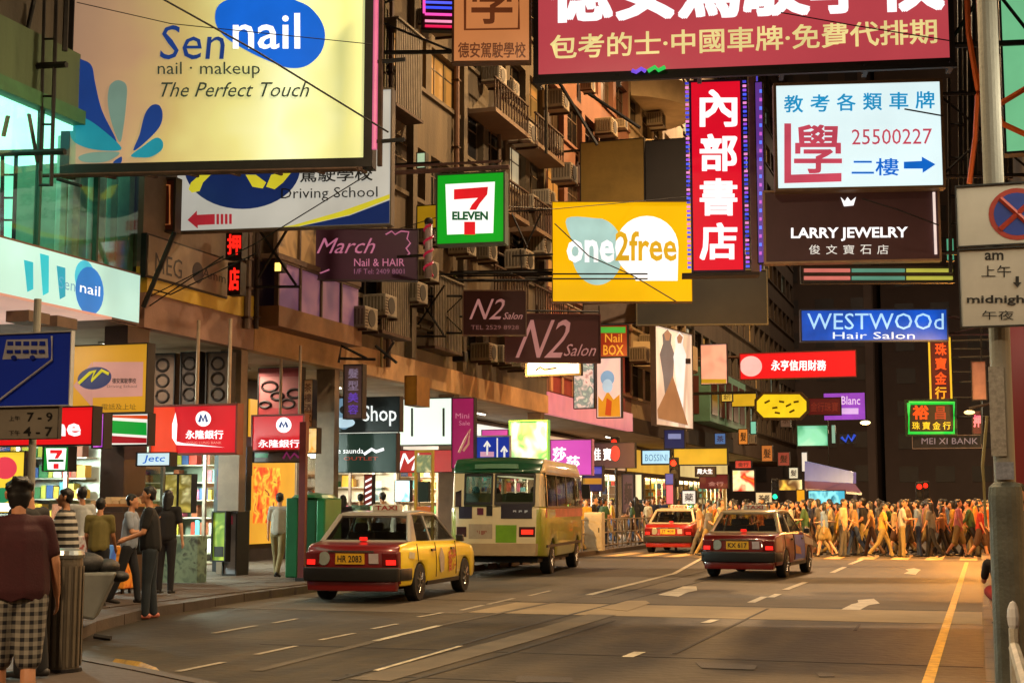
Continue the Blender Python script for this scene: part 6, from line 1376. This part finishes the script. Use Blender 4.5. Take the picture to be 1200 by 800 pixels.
s2.text('7 - 9', 32, 483, 62, 494, ds, .02); s2.text('4 - 7', 28, 500, 62, 511, ds, .02); s2.text('上午', 11, 487, 24, 493, ds); s2.text('下午', 11, 504, 24, 510, ds)
q = atY(34, 516, 12.66); t = thing('sign_post', 'grey pole carrying the bus lane sign behind the maroon t-shirt', 'post', (q.x, 12.72, .13)); mb = MB(); mb.lathe((0, 0, 0), [(.038, 0), (.038, 3.6)], 12); mb.build('shaft', pm, t)
# litter bin
q = gnd(72, 786, .13); t = thing('litter_bin', 'tall ribbed brown grey litter bin with metal rim at the pavement corner', 'litter bin', (q.x, q.y, .13)); r_ = .155; bm_ = mat('#5c5346', .5, .3, .3, 3, .2)
mb = MB(); mb.lathe((0, 0, 0), [(r_, .03), (r_ * 1.02, .95), (r_ * 1.0, 1.0)], 24); mb.build('drum', bm_, t)
for k in range(18):
    a = 2 * math.pi * k / 18; MB().box(-.008, -.012, .05, .014, .012, .93).build('rib', mat('#6b6152', .5, .3, .3, 4), t).matrix_local = Matrix.Rotation(a, 4, 'Z') @ Matrix.Translation((r_ * 1.01, 0, 0))
mb = MB(); mb.lathe((0, 0, 0), [(r_ * 1.08, 1.0), (r_ * 1.12, 1.03), (r_ * 1.05, 1.07), (r_ * .5, 1.09)], 24); mb.build('rim', mat('#a8a8a4', .3, .9, .2, 5), t)
mb = MB(); mb.lathe((0, 0, 0), [(r_ * 1.15, 0), (r_ * 1.15, .03)], 24); mb.build('base', DARK(), t)
# covered hand cart with bags
q = gnd(102, 748, 0); t = thing('hand_cart', 'grey covered hand cart with black bundles on top beside the litter bin', 'cart', (q.x, q.y, 0.0), .5)
mb = MB(); mb.add([(-.22, -.3, .30), (.1, -.3, .24), (.34, -.28, .80), (-.22, -.3, .80), (-.22, .3, .30), (.1, .3, .24), (.34, .28, .80), (-.22, .3, .80)], [(0, 1, 2, 3), (7, 6, 5, 4), (0, 4, 5, 1), (1, 5, 6, 2), (2, 6, 7, 3), (3, 7, 4, 0)]); mb.build('cover', mat('#6a6c68', .5, 0, .2, 3), t, bevel=.03)
mb = MB(); mb.blob((-.05, 0, .9), (.24, .22, .14), 12, 7); mb.blob((.2, .05, .86), (.16, .18, .1), 12, 7); mb.blob((.36, -.02, .74), (.12, .1, .07), 12, 7); mb.build('bundle', mat('#121214', .5, 0, .4, 8, .4), t, smooth=True)
mb = MB(); mb.tube([(-.2, -.2, .05), (-.2, -.2, .3)], .03, 6); mb.tube([(.1, -.2, .05), (.3, -.25, .02)], .035, 6); mb.tube([(-.2, .2, .05), (-.2, .2, .3)], .03, 6); mb.build('legs', DARK(), t)
for x, y in ((-.2, -.25), (-.2, .25)):
    mb = MB(); mb.lathe((x, y, .09), [(.09, -.03), (.09, .03)], 14, 0, 1); mb.build('wheel', RUB, t)
# things on the pavement behind the people: red, blue and orange racks
for i, (px, Y, z0, z1, wd, c1, lb) in enumerate([(100, 19.5, .15, 1.0, .18, ['#b83018', '#d8d0c0', '#8c2010'], 'orange red magazine rack between the waiting people'), (108, 19.9, .1, .85, .22, ['#1454b0', '#3c88d8', '#103878'], 'bright blue box stack beside the khaki shirt'), (128, 21.2, .1, .8, .3, ['#c84818', '#e8902c', '#4a1c10'], 'orange picture box behind the pale blue shirt'), (205, 24.6, .0, .9, .5, ['#4c5c4c', '#7c8c70', '#3c3c34'], 'dark glossy magazine stand by the shop door')]):
    q = atY(px, 640, Y); t = thing('magazine_rack', lb, 'rack', (q.x, Y, .13))
    MB().box(-wd, 0, z0, wd, .35, z1).build('box', poster(c1, .12, 5, seed=i), t, bevel=.02)
    mb = MB(); [mb.box(-wd * .9 + a * wd * 1.6, .05 + b * .22, 0, -wd * .9 + a * wd * 1.6 + .04, .09 + b * .22, z0) for a in (0, 1) for b in (0, 1)]; mb.build('legs', DARK(), t)
# counter with wares (tan tray) between the people
q = atY(135, 592, 22.5); t = thing('news_stand', 'news stand with tan tray of papers behind the waiting people', 'stall', (q.x, 22.5, .13))
MB().box(-.5, 0, 0, .45, .6, 1.35).build('cabinet', mat('#4a3424', .6), t); MB().box(-.55, -.1, 1.45, .45, .65, 1.5).build('tray', mat('#b07840', .6), t); mb = MB(); [mb.box(-.5 + i * .15, 0, 1.501, -.38 + i * .15, .5, 1.56 + .03 * (i % 3)) for i in range(6)]; o = mb.build('paper_stack', mat('#c8b088', .7), t)
# shop door posters, lime vending posters
for i, (x0, x1, yt, yb, cols, lb, Y) in enumerate([(193, 207, 556, 600, ['#d8c870', '#8c7c34', '#e8e0a8'], 'left yellow poster on the glass shop door', 30.6), (209, 224, 556, 600, ['#d0bc58', '#7c6c2c', '#e8e0a8'], 'right yellow poster on the glass shop door', 30.6)]):
    s = Sign('poster', lb, 'poster', x0, yb, x1, yt, Y, plain=True, face=poster(cols, .7, 2.5, seed=i), border=.02)
s = Sign('vending_machine', 'lime green lit vending panel between the dark pillars', 'vending machine', 249, 656, 263, 600, 27.2, plain=True, face=poster(['#a8b83c', '#5c7c24', '#c8d060'], .45, 2), border=.03, depth=.5); s.rect(251, 640, 262, 652, mat('#20201c', .5))
s = Sign('atm_panel', 'grey cash machine panel with dark screen beside the lime panel', 'machine', 262, 672, 276, 601, 27.4, plain=True, face=mat('#7c7c84', .4, .2, .3, 2), border=.03, depth=.5); s.rect(263, 604, 273, 614, glow('#7c2c34', .5))
t = thing('atm_panel', 'dark panel with blue and red lit screens left of the pale display case', 'machine', (atY(250, 600, 29).x, 29, .13)); MB().box(0, 0, 0, .75, .3, 3.0).build('cabinet', mat('#141418', .4), t)
MB().box(.08, -.01, 1.6, .6, -.001, 2.3).build('screen', poster(['#142c5c', '#5c1414', '#101018'], .6, 3), t)
# green newspaper kiosk with red post
q = gnd(362, 690, .13); t = thing('green_kiosk', 'dark green metal kiosk box between the walker and the near taxi', 'kiosk', (-13.15, 26.3, .13)); t.scale = (.85, 1, 1)
for a, b, c in ((0, .32, '#0f5a34'), (.325, .78, '#0c4a2c'), (.785, 1.0, '#1c7044')): MB().box(a * 1.0, .0, .05, b * 1.0, .8, 1.62).build('panel', mat(c, .4, .2, .2, 2, 0), t, bevel=.03)
mb = MB(); mb.lathe((.5, .4, 1.62), [(.52, 0), (.45, .06), (.1, .10)], 18); mb.build('lid', mat('#0f5a34', .4, .2), t)
t = thing('red_post', 'slim red post standing in front of the green kiosk', 'post', (atY(354, 640, 25.9).x, 25.9, .13)); MB().box(-.07, -.05, 0, .07, .05, 3.1).build('shaft', mat('#5c1c1c', .5, 0, .3, 3), t); MB().box(-.10, -.08, 0, .10, .08, .08).build('foot', DARK(), t)
# bus stop
q = atY(497, 600, 29.5); t = thing('bus_stop', 'yellow framed bus stop sign post behind the near taxi', 'bus stop', (q.x, 29.5, .13)); ym = mat('#b08a1c', .5, 0, .2, 3)
def lz(py): return atY(497, py, 29.5).z - .13
mb = MB(); mb.box(-.22, -.03, 0, -.17, .03, lz(530)); mb.box(.17, -.03, 0, .22, .03, lz(530)); mb.box(-.22, -.031, lz(530), .22, .031, lz(527)); mb.build('frame', ym, t)
MB().box(-.165, -.04, lz(553), .165, .04, lz(533)).build('stop_plate', poster(['#b8b078', '#6c7c5c', '#d8d0a0'], .45, 4), t)
MB().box(-.12, -.06, lz(588), .12, .06, lz(564)).build('timetable', mat('#1c2820', .4), t); MB().box(-.165, -.04, lz(601), .165, .04, lz(593)).build('number_plate', mat('#c86a28', .5), t)
s = Sign('poster', 'cyan lit poster in the phone shop window', 'poster', 463, 587, 480, 563, 44.5, plain=True, face=poster(['#28a8d0', '#a8e4f0', '#1c80b0'], .95, 1.5), border=.02)
s = Sign('poster', 'red and white striped column sign in the shoe outlet entrance', 'poster', 427, 592, 436, 556, 40, plain=True, face=mat('#8c2828', .5), border=.01)
for i in range(5): s.poly([(428, 563 + i * 7), (435.5, 559 + i * 7), (435.5, 561.5 + i * 7), (428, 565.5 + i * 7)], W1, 'stripe')
# pavement railings on the left, past the minibus
t = thing('railing', 'grey pavement railing along the left kerb beyond the minibus', 'railing', (-12.3, 43, .13))
for i in range(26):
    MB().tube([(0, i * .7, 0), (0, i * .7, 1.0)], .03, 5).build('post', mat('#8a7c6a', .5, .4), t)
for z in (1.0, .55, .12): MB().tube([(0, 0, z), (0, 17.6, z)], .025, 5).build('rail', mat('#8a7c6a', .5, .4), t)
q = gnd(697, 645, .13); t = thing('junction_box', 'pale grey roadside cabinet at the kerb right behind the minibus', 'cabinet', (q.x, q.y, .13)); MB().box(-.3, -.2, 0, .3, .2, 1.25).build('cabinet', mat('#9a9484', .5, .1, .25, 2), t, bevel=.02); MB().box(-.27, -.215, .1, .27, -.201, 1.15).build('door', mat('#8f897a', .5, .1), t); MB().box(.18, -.23, .6, .21, -.216, .75).build('handle', DARK(), t)
# traffic signals
def signal(lb, px, py, Y, lit, h=None, flip=False):
    q = atY(px, py, Y); t = thing('traffic_light', lb, 'traffic light', (q.x, Y, 0)); z = q.z
    MB().tube([(0, 0, 0), (0, 0, z + .3)], .05, 8).build('pole', DARK(), t); MB().box(-.17, -.25, z - .55, .17, -.06, z + .5).build('housing', DARK(), t, bevel=.03)
    for i, (nm, c, on) in enumerate([('red', '#ff2412', 'r' in lit), ('amber', '#ffa020', 'a' in lit), ('green', '#20e8a0', 'g' in lit)]):
        mb = MB(); mb.lathe((0, -.262, z + .3 - i * .32), [(.12, -.01), (.12, .01)], 14, 0, 1); mb.build(nm + '_lamp', glow(c, 2.2) if on else mat('#1c1414', .4), t)
        mb = MB(); mb.tube([(.13 * math.cos(a), -.33, z + .3 - i * .32 + .13 * math.sin(a)) for a in [k * math.pi / 6 for k in range(7)]], .02, 4); mb.build('visor', DARK(), t)
    return t
signal('traffic light showing red on the left pavement past the minibus', 722, 528, 52, 'r'); signal('traffic light showing red over the middle taxi', 791, 552, 52, 'r'); signal('traffic light showing green above the crowd in the distance', 909, 573, 70, 'g')
signal('traffic light showing red over the crossing crowd on the right', 1078, 578, 66, 'r'); signal('second traffic light showing red, slightly right over the crossing crowd', 1085, 576, 72, 'r')
s = Sign('lightbox_sign', 'small blue lit board under the red traffic light over the middle taxi', 'sign', 780, 567, 789, 555, 51, plain=True, face=glow('#28409c', .8), border=.02)
s = Sign('lightbox_sign', 'small upright pink lit board over the middle taxi', 'sign', 781, 590, 789, 568, 51, plain=True, face=glow('#d05870', .9), border=.02)
# small bright lamps far off
for lb, px, py, Y, c, pw in [('far street lamp glowing at the end of the left row', 1014, 495, 100, '#ffe0a0', 900), ('street lamp glowing warm left of the grey post', 1136, 483, 49.5, '#ffcf80', 0)]:
    q = atY(px, py, Y); t = thing('street_lamp', lb, 'street lamp', (q.x, Y, 0))
    mb = MB(); mb.blob((0, 0, q.z), (.28 * Y / 80, .16, .11 * Y / 80), 12, 6); mb.build('lamp_head', glow(c, 3.0), t, smooth=True); MB().tube([(2.6 if px > 1100 else -2.5, .3, 0), (2.6 if px > 1100 else -2.5, .3, q.z + .35), (1.6 if px > 1100 else -1.5, .3, q.z + .5), (0, .1, q.z + .14)], .05, 6).build('pole', DARK(), t)
    if pw: lamp('street_or_fill_light', 'POINT', (0, -.3, q.z - .3), pw, (1, .7, .4), t, .3)
    else: lamp('street_or_fill_light', 'SPOT', (0, -.1, q.z - .15), 3400, (1, .34, .035), t, .1, (-.9, -6.5, .2), 2.2)

# ---------------------------------------------------------------- unseen lamps added over the roadway to light road and facades
def slung(label, x, y, z, pw, col_=(1, .66, .36), tgt=None):
    t = thing('fill_lamp', label, 'street lamp', (x, y, z)); MB().box(-.35, -.15, 0, .35, .15, .18).build('housing', mat('#6a6862', .5, .3), t, bevel=.04)
    MB().box(-.28, -.1, -.02, .28, .1, -.001).build('lens', glow('#ffd090', 6), t); MB().tube([(-15.2 - x, 0, .6), (0, 0, .18), (3.3 - x, 0, .6)], .012, 4).build('span_wire', DARK(), t)
    lamp('street_or_fill_light', 'SPOT', (0, 0, -.08), pw, col_, t, .3, (tgt if tgt else (0, 0, -1)), 2.9, .5)
slung('unseen slung lamp added over the near roadway above the frame', -7.2, 13.5, 12.2, 3800, (1, .68, .36))
slung('unseen slung lamp added over the roadway above the orange board', -6.5, 21.5, 14.2, 3900, (1, .73, .43))
slung('unseen slung lamp added high behind the pink billboard', -6.5, 41, 19.0, 9500, (1, .71, .42))
slung('unseen slung lamp added high over the crossing', -6.5, 56, 24, 27000, (1, .55, .2))
slung('unseen slung lamp added high over the far roadway', -7.5, 84, 30, 46000, (1, .62, .32))
slung('unseen slung lamp added over the road just behind the camera', -5.0, -2.0, 9.5, 7500, (1, .68, .38))
slung('unseen slung lamp added high before the dark towers', -7.5, 122, 34, 6500, (1, .72, .5))
# canopy lamps over the left pavement
for i, y in enumerate([19.5, 26, 31, 36.5, 43, 49, 57, 68]):
    t = thing('canopy_light', ['tube light under the showroom soffit', 'tube light over the bank sign', 'tube light under the bay building canopy', 'tube light over the yellow wall', 'tube light over the outlet entrance', 'tube light over the phone shop', 'tube light under the pink fascia', 'tube light at the columned shop'][i], 'lamp', (-16.9, y, 4.80 if i == 0 else 4.92), 0, 'tube lights under the canopies')
    MB().box(-.1, -.6, -.05, .1, .6, .0).build('housing', mat('#8a8478', .5), t); MB().tube([(0, -.55, -.07), (0, .55, -.07)], .025, 6).build('tube', glow('#fff0d8', 7), t)
    lamp('light', 'AREA', (0, 0, -.12), 120, (1, .84, .62), t, .8, (0, 0, -1))

# ---------------------------------------------------------------- air conditioners, cages, pipes on the facade
def ac_unit():
    t = thing('air_conditioner', '', 'air conditioner', (0, 0, 0)); MB().box(0, -.35, 0, .55, .35, .48).build('case', mat('#8f8472', .6, .1, .3, 4), t, bevel=.02)
    mb = MB(); mb.lathe((.551, 0, .24), [(.19, 0), (.19, .012)], 16, 0, 0); mb.build('fan_grille', mat('#2c2824', .6), t)
    mb = MB(); [mb.box(.552, -.33, .05 + i * .065, .56, -.2, .075 + i * .065) for i in range(6)]; mb.box(.0, -.33, -.06, .58, -.29, -.001); mb.box(.0, .29, -.06, .58, .33, -.001); mb.build('bracket', RUST(), t)
    mb = MB(); [mb.box(.06 + i * .08, -.362, .08, .1 + i * .08, -.3505, .42) for i in range(6)]; mb.build('side_louvre', mat('#5c5448', .6), t); return t
AC = [(408, 387, 'above the brown fascia under the purple board'), (432, 372, 'left of the wire frame beside the purple board'), (470, 356, 'between the purple board and the maroon boards'), (556, 424, 'large boxy one at the pink striped wall, left of the pair'), (573, 426, 'right one of the pair under the smaller maroon board'), (590, 432, 'lowest one under the smaller maroon board'),
      (530, 300, 'just below the green sign, left'), (556, 306, 'just below the green sign, right'), (596, 318, 'left of the yellow phone sign'), (618, 300, 'beside the yellow phone sign bracket'), (740, 425, 'behind the nail shop board under the yellow sign'), (600, 170, 'on the upper wall right of the green sign'), (632, 178, 'on the upper wall below the pink billboard'), (650, 215, 'above the yellow phone sign corner'),
      (700, 160, 'under the pink billboard by the ochre board'), (505, 40, 'beside the magenta neon sign'), (568, 100, 'on the wall under the orange board'), (905, 470, 'in the distance near the yellow octagon'), (872, 520, 'in the distance above the snack shop'), (760, 150, 'beside the rounded balconies'), (640, 130, 'at the pink billboard lower edge'), (484, 330, 'left of the wire frame under the green sign')]
ac0 = None
for px, py, wh2 in AC:
    if ac0 is None: ac0 = ac_unit(); o = ac0
    else: o = copy_tree(ac0)
    q = atX(px, py, FX + .12); o.location = (FX + .12, q.y, q.z); o['label'] = 'boxy air conditioner ' + wh2 if 'large' not in wh2 else 'big air conditioner at the pink striped wall, left of the pair'; o['group'] = 'air conditioners on the facades'
    k = 1.15 if q.y < 45 else 1.4; o.scale = (k, k, k)
rn5 = random.Random(5); seen5 = {}
def lab5(s):
    seen5[s] = seen5.get(s, 0) + 1; return s + ['', ', farther one', ', farthest one', ', last one'][min(3, seen5[s] - 1)]
for k in sorted(range(34)):
    y = rn5.choice([34.6, 37.4, 40.2, 43, 45.2, 47.6, 49.6, 53, 56, 59, 62, 66, 70, 74, 80, 86, 97, 104]) + rn5.uniform(-.5, .5); z = 5.95 + 3.05 * rn5.randrange(1, 8) + rn5.uniform(-.25, .25)
    if not seen((FX, y, z), 0): continue
    o = copy_tree(ac0); o.location = (FX + .12, y, z); bn = 'long brown tenement' if y < 41.7 else 'caged balcony tenement' if y < 51 else 'pink fascia building' if y < 64.7 else 'rounded balcony building' if y < 78 else 'teal bay building' if y < 93 else 'far tenement'; fl = int((z - 5.9) / 3.05); o['label'] = lab5(f'small weathered air conditioner on the {bn}, {["first", "second", "third", "fourth", "fifth", "sixth", "seventh", "eighth"][fl]} row up'); o['group'] = 'small air conditioners under windows'; s_ = rn5.uniform(.85, 1.2); o.scale = (s_, s_, s_)
for i, (ya, yb, z, c, lb) in enumerate([(33.4, 41.4, 6.6, '#6b5a3c', 'thin conduit run above the canopy of the long brown tenement'), (41.9, 50.8, 9.9, '#4a4038', 'dark conduit run under the caged balconies'), (51.3, 64, 9.3, '#7a6a54', 'pale conduit run above the striped red wall')]):
    t = thing('conduit', lb, 'pipe', (FX + .1, ya, z)); MB().tube([(0, 0, 0), (0, yb - ya, 0)], .045, 6).build('pipe', mat(c, .6, .2, .3, 3), t)
    for q_ in range(int((yb - ya) / 1.5)): MB().box(-.1, q_ * 1.5, -.06, .05, q_ * 1.5 + .05, .06).build('clamp', RUST(), t)
for i, (y0, y1, z0, z1, lb) in enumerate([(34.2, 36.2, 6.0, 8.0, 'corrugated grey brown shutter cage left of the crossed wire frame'), (38.0, 40.4, 6.0, 8.1, 'corrugated grey brown shutter cage behind the smaller maroon board'), (35.0, 37.0, 12.2, 14.6, 'ribbed metal window cage high above the green sign')]):
    t = thing('window_cage', lb, 'window cage', (FX, y0, z0)); MB().box(.01, 0, 0, .55, y1 - y0, .08).build('base', RUST(), t); MB().box(.01, 0, z1 - z0, .6, y1 - y0, z1 - z0 + .05).build('roof', mat('#6a6050', .7, .2, .4, 2), t)
    n_ = int((y1 - y0) / .13)
    for k in range(n_): MB().box(.50, k * .13, .081, .54, k * .13 + .075, z1 - z0 - .001).build('slat', mat('#6b5f4e', .7, .2, .35, 3), t)
# wire frame trusses for boards
def truss(lb, P, Y, r=.03, nm='wire_truss'):
    o = atY(*P[0][0], Y); t = thing(nm, lb, 'truss', o)
    for pl in P: MB().tube([atY(*p, Y) - o for p in pl], r, 5).build('strut', STEEL(), t)
    return t
truss('black crossed wire frame left of the smaller maroon board', [[(483, 335), (521, 394)], [(521, 334), (481, 393)], [(480, 322), (600, 320)], [(480, 394), (523, 394)], [(400, 395), (480, 394)]], 38)
truss('long twin rods running from the dark wall to the yellow phone sign', [[(505, 324), (648, 322)], [(510, 319), (648, 316)], [(600, 300), (648, 298)], [(560, 358), (600, 356)]], 41)
truss('bent wire frame between the green sign and the yellow phone sign', [[(600, 250), (618, 290)], [(634, 250), (615, 292)], [(596, 248), (640, 246)], [(610, 292), (612, 322)]], 43)
truss('crossed wires under the driving school board', [[(303, 268), (347, 334)], [(337, 268), (303, 325)], [(300, 336), (352, 336)]], 27)
truss('twisted black cable bracket over the canopy edge', [[(397, 425), (400, 405), (430, 420)], [(398, 420), (440, 421)], [(450, 420), (462, 400)], [(440, 405), (465, 425)]], 32, .035)
truss('diagonal strut from the light sign corner up to the driving school board', [[(168, 360), (205, 272)]], 23.6, .05)
truss('crossed wires over the beige wall sign', [[(170, 362), (262, 300)], [(165, 335), (200, 345)], [(200, 345), (300, 297)]], 24, .014)
truss('small dark sign brackets under the pink billboard', [[(640, 100), (640, 180)], [(655, 96), (700, 170)], [(690, 110), (750, 150)]], 47, .06)
truss('dark scaffold right of the white lit board', [[(1112, 92), (1114, 320)], [(1130, 0), (1132, 330)], [(1124, 0), (1126, 320)], [(1112, 110), (1130, 108)], [(1112, 147), (1130, 146)], [(1112, 186), (1130, 186)], [(1112, 230), (1132, 232)], [(1112, 264), (1130, 262)]], 36.6, .05)
truss('rusty pipes beside the grey post', [[(1141, 0), (1143, 220)], [(1136, 60), (1137, 200)], [(1174, 0), (1176, 210)], [(1182, 0), (1184, 210)], [(1168, 100), (1186, 98)], [(1168, 60), (1186, 64)]], 37, .07)
truss('horizontal cable ladder right of the yellow neon sign', [[(1117, 409), (1152, 409)], [(1117, 436), (1152, 436)], [(1117, 466), (1150, 466)], [(1150, 380), (1150, 520)]], 54, .035)
# drain pipes and poles on the facade
for i, (px, y0, y1, Y, r, c, lb) in enumerate([(455, 470, -60, 35.4, .07, '#5c4232', 'dark drain pipe on the facade left of the green sign'), (447, 470, -60, 35.0, .04, '#8a7c50', 'thin pale yellow pipe right of the billboard'), (535, 200, -60, 40.5, .09, '#6a4830', 'drain pipe under the orange board'), (585, 205, 60, 45, .07, '#5c4a38', 'drain pipe behind the orange board edge'), (289, 385, 270, 27.9, .08, '#7a6658', 'pale corner post between red letters and violet panes'), (300, 385, 270, 28.6, .06, '#3a2a22', 'dark corner post beside the violet panes')]):
    q = atX(px, y0 if y0 < 400 else 430, FX + .14); t = thing('drain_pipe', lb, 'pipe', (FX + .14, q.y, q.z)); top = atX(px, y1, FX + .14).z - q.z; m = MB(); m.tube([(0, 0, 0), (0, 0, top)], r, 8); m.build('pipe', mat(c, .6, .2, .3, 3), t)
    [MB().box(-.14, -r - .02, z, r + .01, r + .02, z + .05).build('clamp', RUST(), t) for z in [top * k for k in (.1, .4, .7)]]
# small lit things on the facade
s = Sign('wall_lamp', 'warm lit bulb behind the crossed wires under the driving school board', 'lamp', 322, 318, 330, 308, 28.0, plain=True, face=glow('#ffc860', 2.5, True), border=.01)
s = Sign('window_light', 'pale lit window edge above the green sign', 'window', 489, 197, 498, 180, 36.6, plain=True, face=glow('#b8d0a8', .9), border=.02)
s = Sign('wall_panel', 'yellow panel behind the green sign and barber pole', 'panel', 489, 268, 512, 242, 35.5, plain=True, face=glow('#b88a14', .6), border=.02)
s = Sign('wall_panel', 'small yellow lit panel above the crossed wire frame', 'panel', 470, 356, 489, 340, 37, plain=True, face=glow('#b89420', .6), border=.02)
# overhead wires
def wire(lb, pts, r, m, sag=.0, nm='overhead_wire'):
    P = [atY(px, py, Y) for px, py, Y in pts]; Q = []
    for a, b in zip(P[:-1], P[1:]):
        for k in range(8): u = k / 8; Q.append(a.lerp(b, u) - Vector((0, 0, sag * 4 * u * (1 - u))))
    Q.append(P[-1]); return tag(MB().tube(Q, r, 5).build(nm, m, None, origin=P[0]), lb, 'cable')
wm_ = mat('#191513', .7); om = mat('#d8601c', .5, 0, .15, 3)
wire('black cable running down across the billboard to its lower right', [(185, -4, 18), (300, 60, 19), (455, 155, 21)], .016, wm_)
wire('thin cable low across the billboard', [(90, 3, 20), (200, 28, 20.5), (435, 52, 21)], .008, wm_); wire('thin cable sagging over the driving school board', [(430, 205, 24.4), (300, 285, 24), (170, 350, 24)], .012, wm_)
wire('thin cable crossing the yellow phone sign', [(650, 262, 40), (690, 300, 40.4), (740, 322, 40.8), (792, 353, 41)], .018, wm_); wire('thin cable crossing under the jewelry lettering', [(1010, 233, 34), (1050, 245, 34.4), (1100, 264, 34.8)], .018, wm_)
wire('thin cable crossing the pink billboard', [(915, 15, 30.6), (1000, 30, 30.8), (1113, 48, 31)], .014, wm_); wire('long thin cable behind the green sign', [(455, 272, 34), (560, 240, 35), (650, 245, 40), (812, 230, 44)], .012, wm_)
wire('short dark cable end on the white board', [(1060, 128, 34.4), (1105, 136, 34.8)], .02, wm_)
wire('thick orange cable hanging left of the grey post', [(1133, -6, 30), (1135, 40, 30), (1146, 105, 30), (1143, 160, 30), (1136, 215, 30)], .055, om, 0, 'orange_cable'); wire('thick orange cable branching up right of the grey post', [(1166, 130, 30), (1172, 122, 30), (1202, 104, 30)], .06, om, 0, 'orange_cable'); wire('thick orange cable branching down right of the grey post', [(1166, 128, 30), (1174, 145, 30), (1202, 158, 30)], .06, om, 0, 'orange_cable')
wire('short orange cable between the posts at the top right', [(1148, 100, 30.2), (1150, 60, 30.2), (1146, 0, 30.2)], .04, om, 0, 'orange_cable')
# warm fill lamp added to light the crossing crowd from the near side
t = thing('crowd_fill_lamp', 'added amber fill light at the canopy edge before the crossing', 'lamp', (-14.6, 40.5, 6.0)); MB().box(-.2, -.15, -.15, .2, .15, .15).build('housing', DARK(), t, bevel=.03); MB().box(-.15, .151, -.1, .15, .16, .1).build('lens', glow('#ffb050', 5), t)
lamp('street_or_fill_light', 'SPOT', (.3, .3, 0), 11000, (1, .47, .11), t, .1, (10, 8, -5), 1.5)
# extra far boards, pipes of colour along the distant facades
FAR = [(866, 520, 876, 503, 86, '#d88030', 'small orange lit board under the yellow octagon'), (880, 508, 886, 494, 84, '#7cc8a8', 'tiny mint lit window board in the distance'), (893, 540, 905, 522, 88, '#b86a2c', 'amber lit board between the far shop fronts'), (912, 545, 925, 530, 90, '#8c3c2c', 'dull red board near the mint sign'), (846, 470, 858, 460, 80, '#d8b040', 'small yellow board beyond the pale pink poster'), (925, 560, 935, 548, 92, '#d8d0b0', 'cream lit board above the yellow strip sign'), (886, 590, 905, 577, 80, '#e8c890', 'cream lit shop strip behind the crowd'), (838, 520, 850, 508, 72, '#486a9c', 'blue grey board under the teal bay'), (862, 548, 880, 540, 76, '#c83c28', 'narrow red strip board over the yellow and red picture'), (940, 552, 946, 530, 94, '#e0d8c8', 'upright white strip next to the violet fascia'), (915, 500, 926, 480, 90, '#5c4434', 'brown board left of the mint green sign'), (800, 590, 815, 575, 66, '#e8e0d0', 'white lit shop board over the middle taxi'), (745, 585, 752, 556, 60, '#e8d8a8', 'upright cream strip at the column shop'), (730, 600, 742, 556, 58, '#5c3c38', 'upright maroon panel by the column shop'), (1000, 590, 1004, 560, 98, '#54403a', 'dark post board at the end of the row')]
for x0, yb, x1, yt, Y, c, lb in FAR:
    s = Sign('lightbox_sign', lb, 'sign', x0, yb, x1, yt, Y, plain=True, face=glow(c, .8 if c[1] in '5' else .95, True, .1, 1), border=.04)
    if x1 - x0 > 9: s.text(random.choice(['金行', '茶餐', '藥房', '鞋店']) if x1 - x0 > yb - yt else random.choice('茶藥押鞋金麵髮'), x0 + (x1 - x0) * .15, yt + (yb - yt) * .2, x0 + (x1 - x0) * .85, yt + (yb - yt) * .8, mat('#3a2418', .5), .01)
t = thing('crowd_fill_lamp', 'added amber fill light, out of view on the right before the crossing', 'lamp', (1.5, 41, 5.6)); MB().box(-.2, -.15, -.15, .2, .15, .15).build('housing', DARK(), t, bevel=.03); MB().box(-.15, .151, -.1, .15, .16, .1).build('lens', glow('#ffb050', 5), t)  # second fill lamp, unseen, added to brighten the crowd
lamp('street_or_fill_light', 'SPOT', (-.3, .3, 0), 9000, (1, .50, .13), t, .1, (-7, 9, -4.6), 1.5)
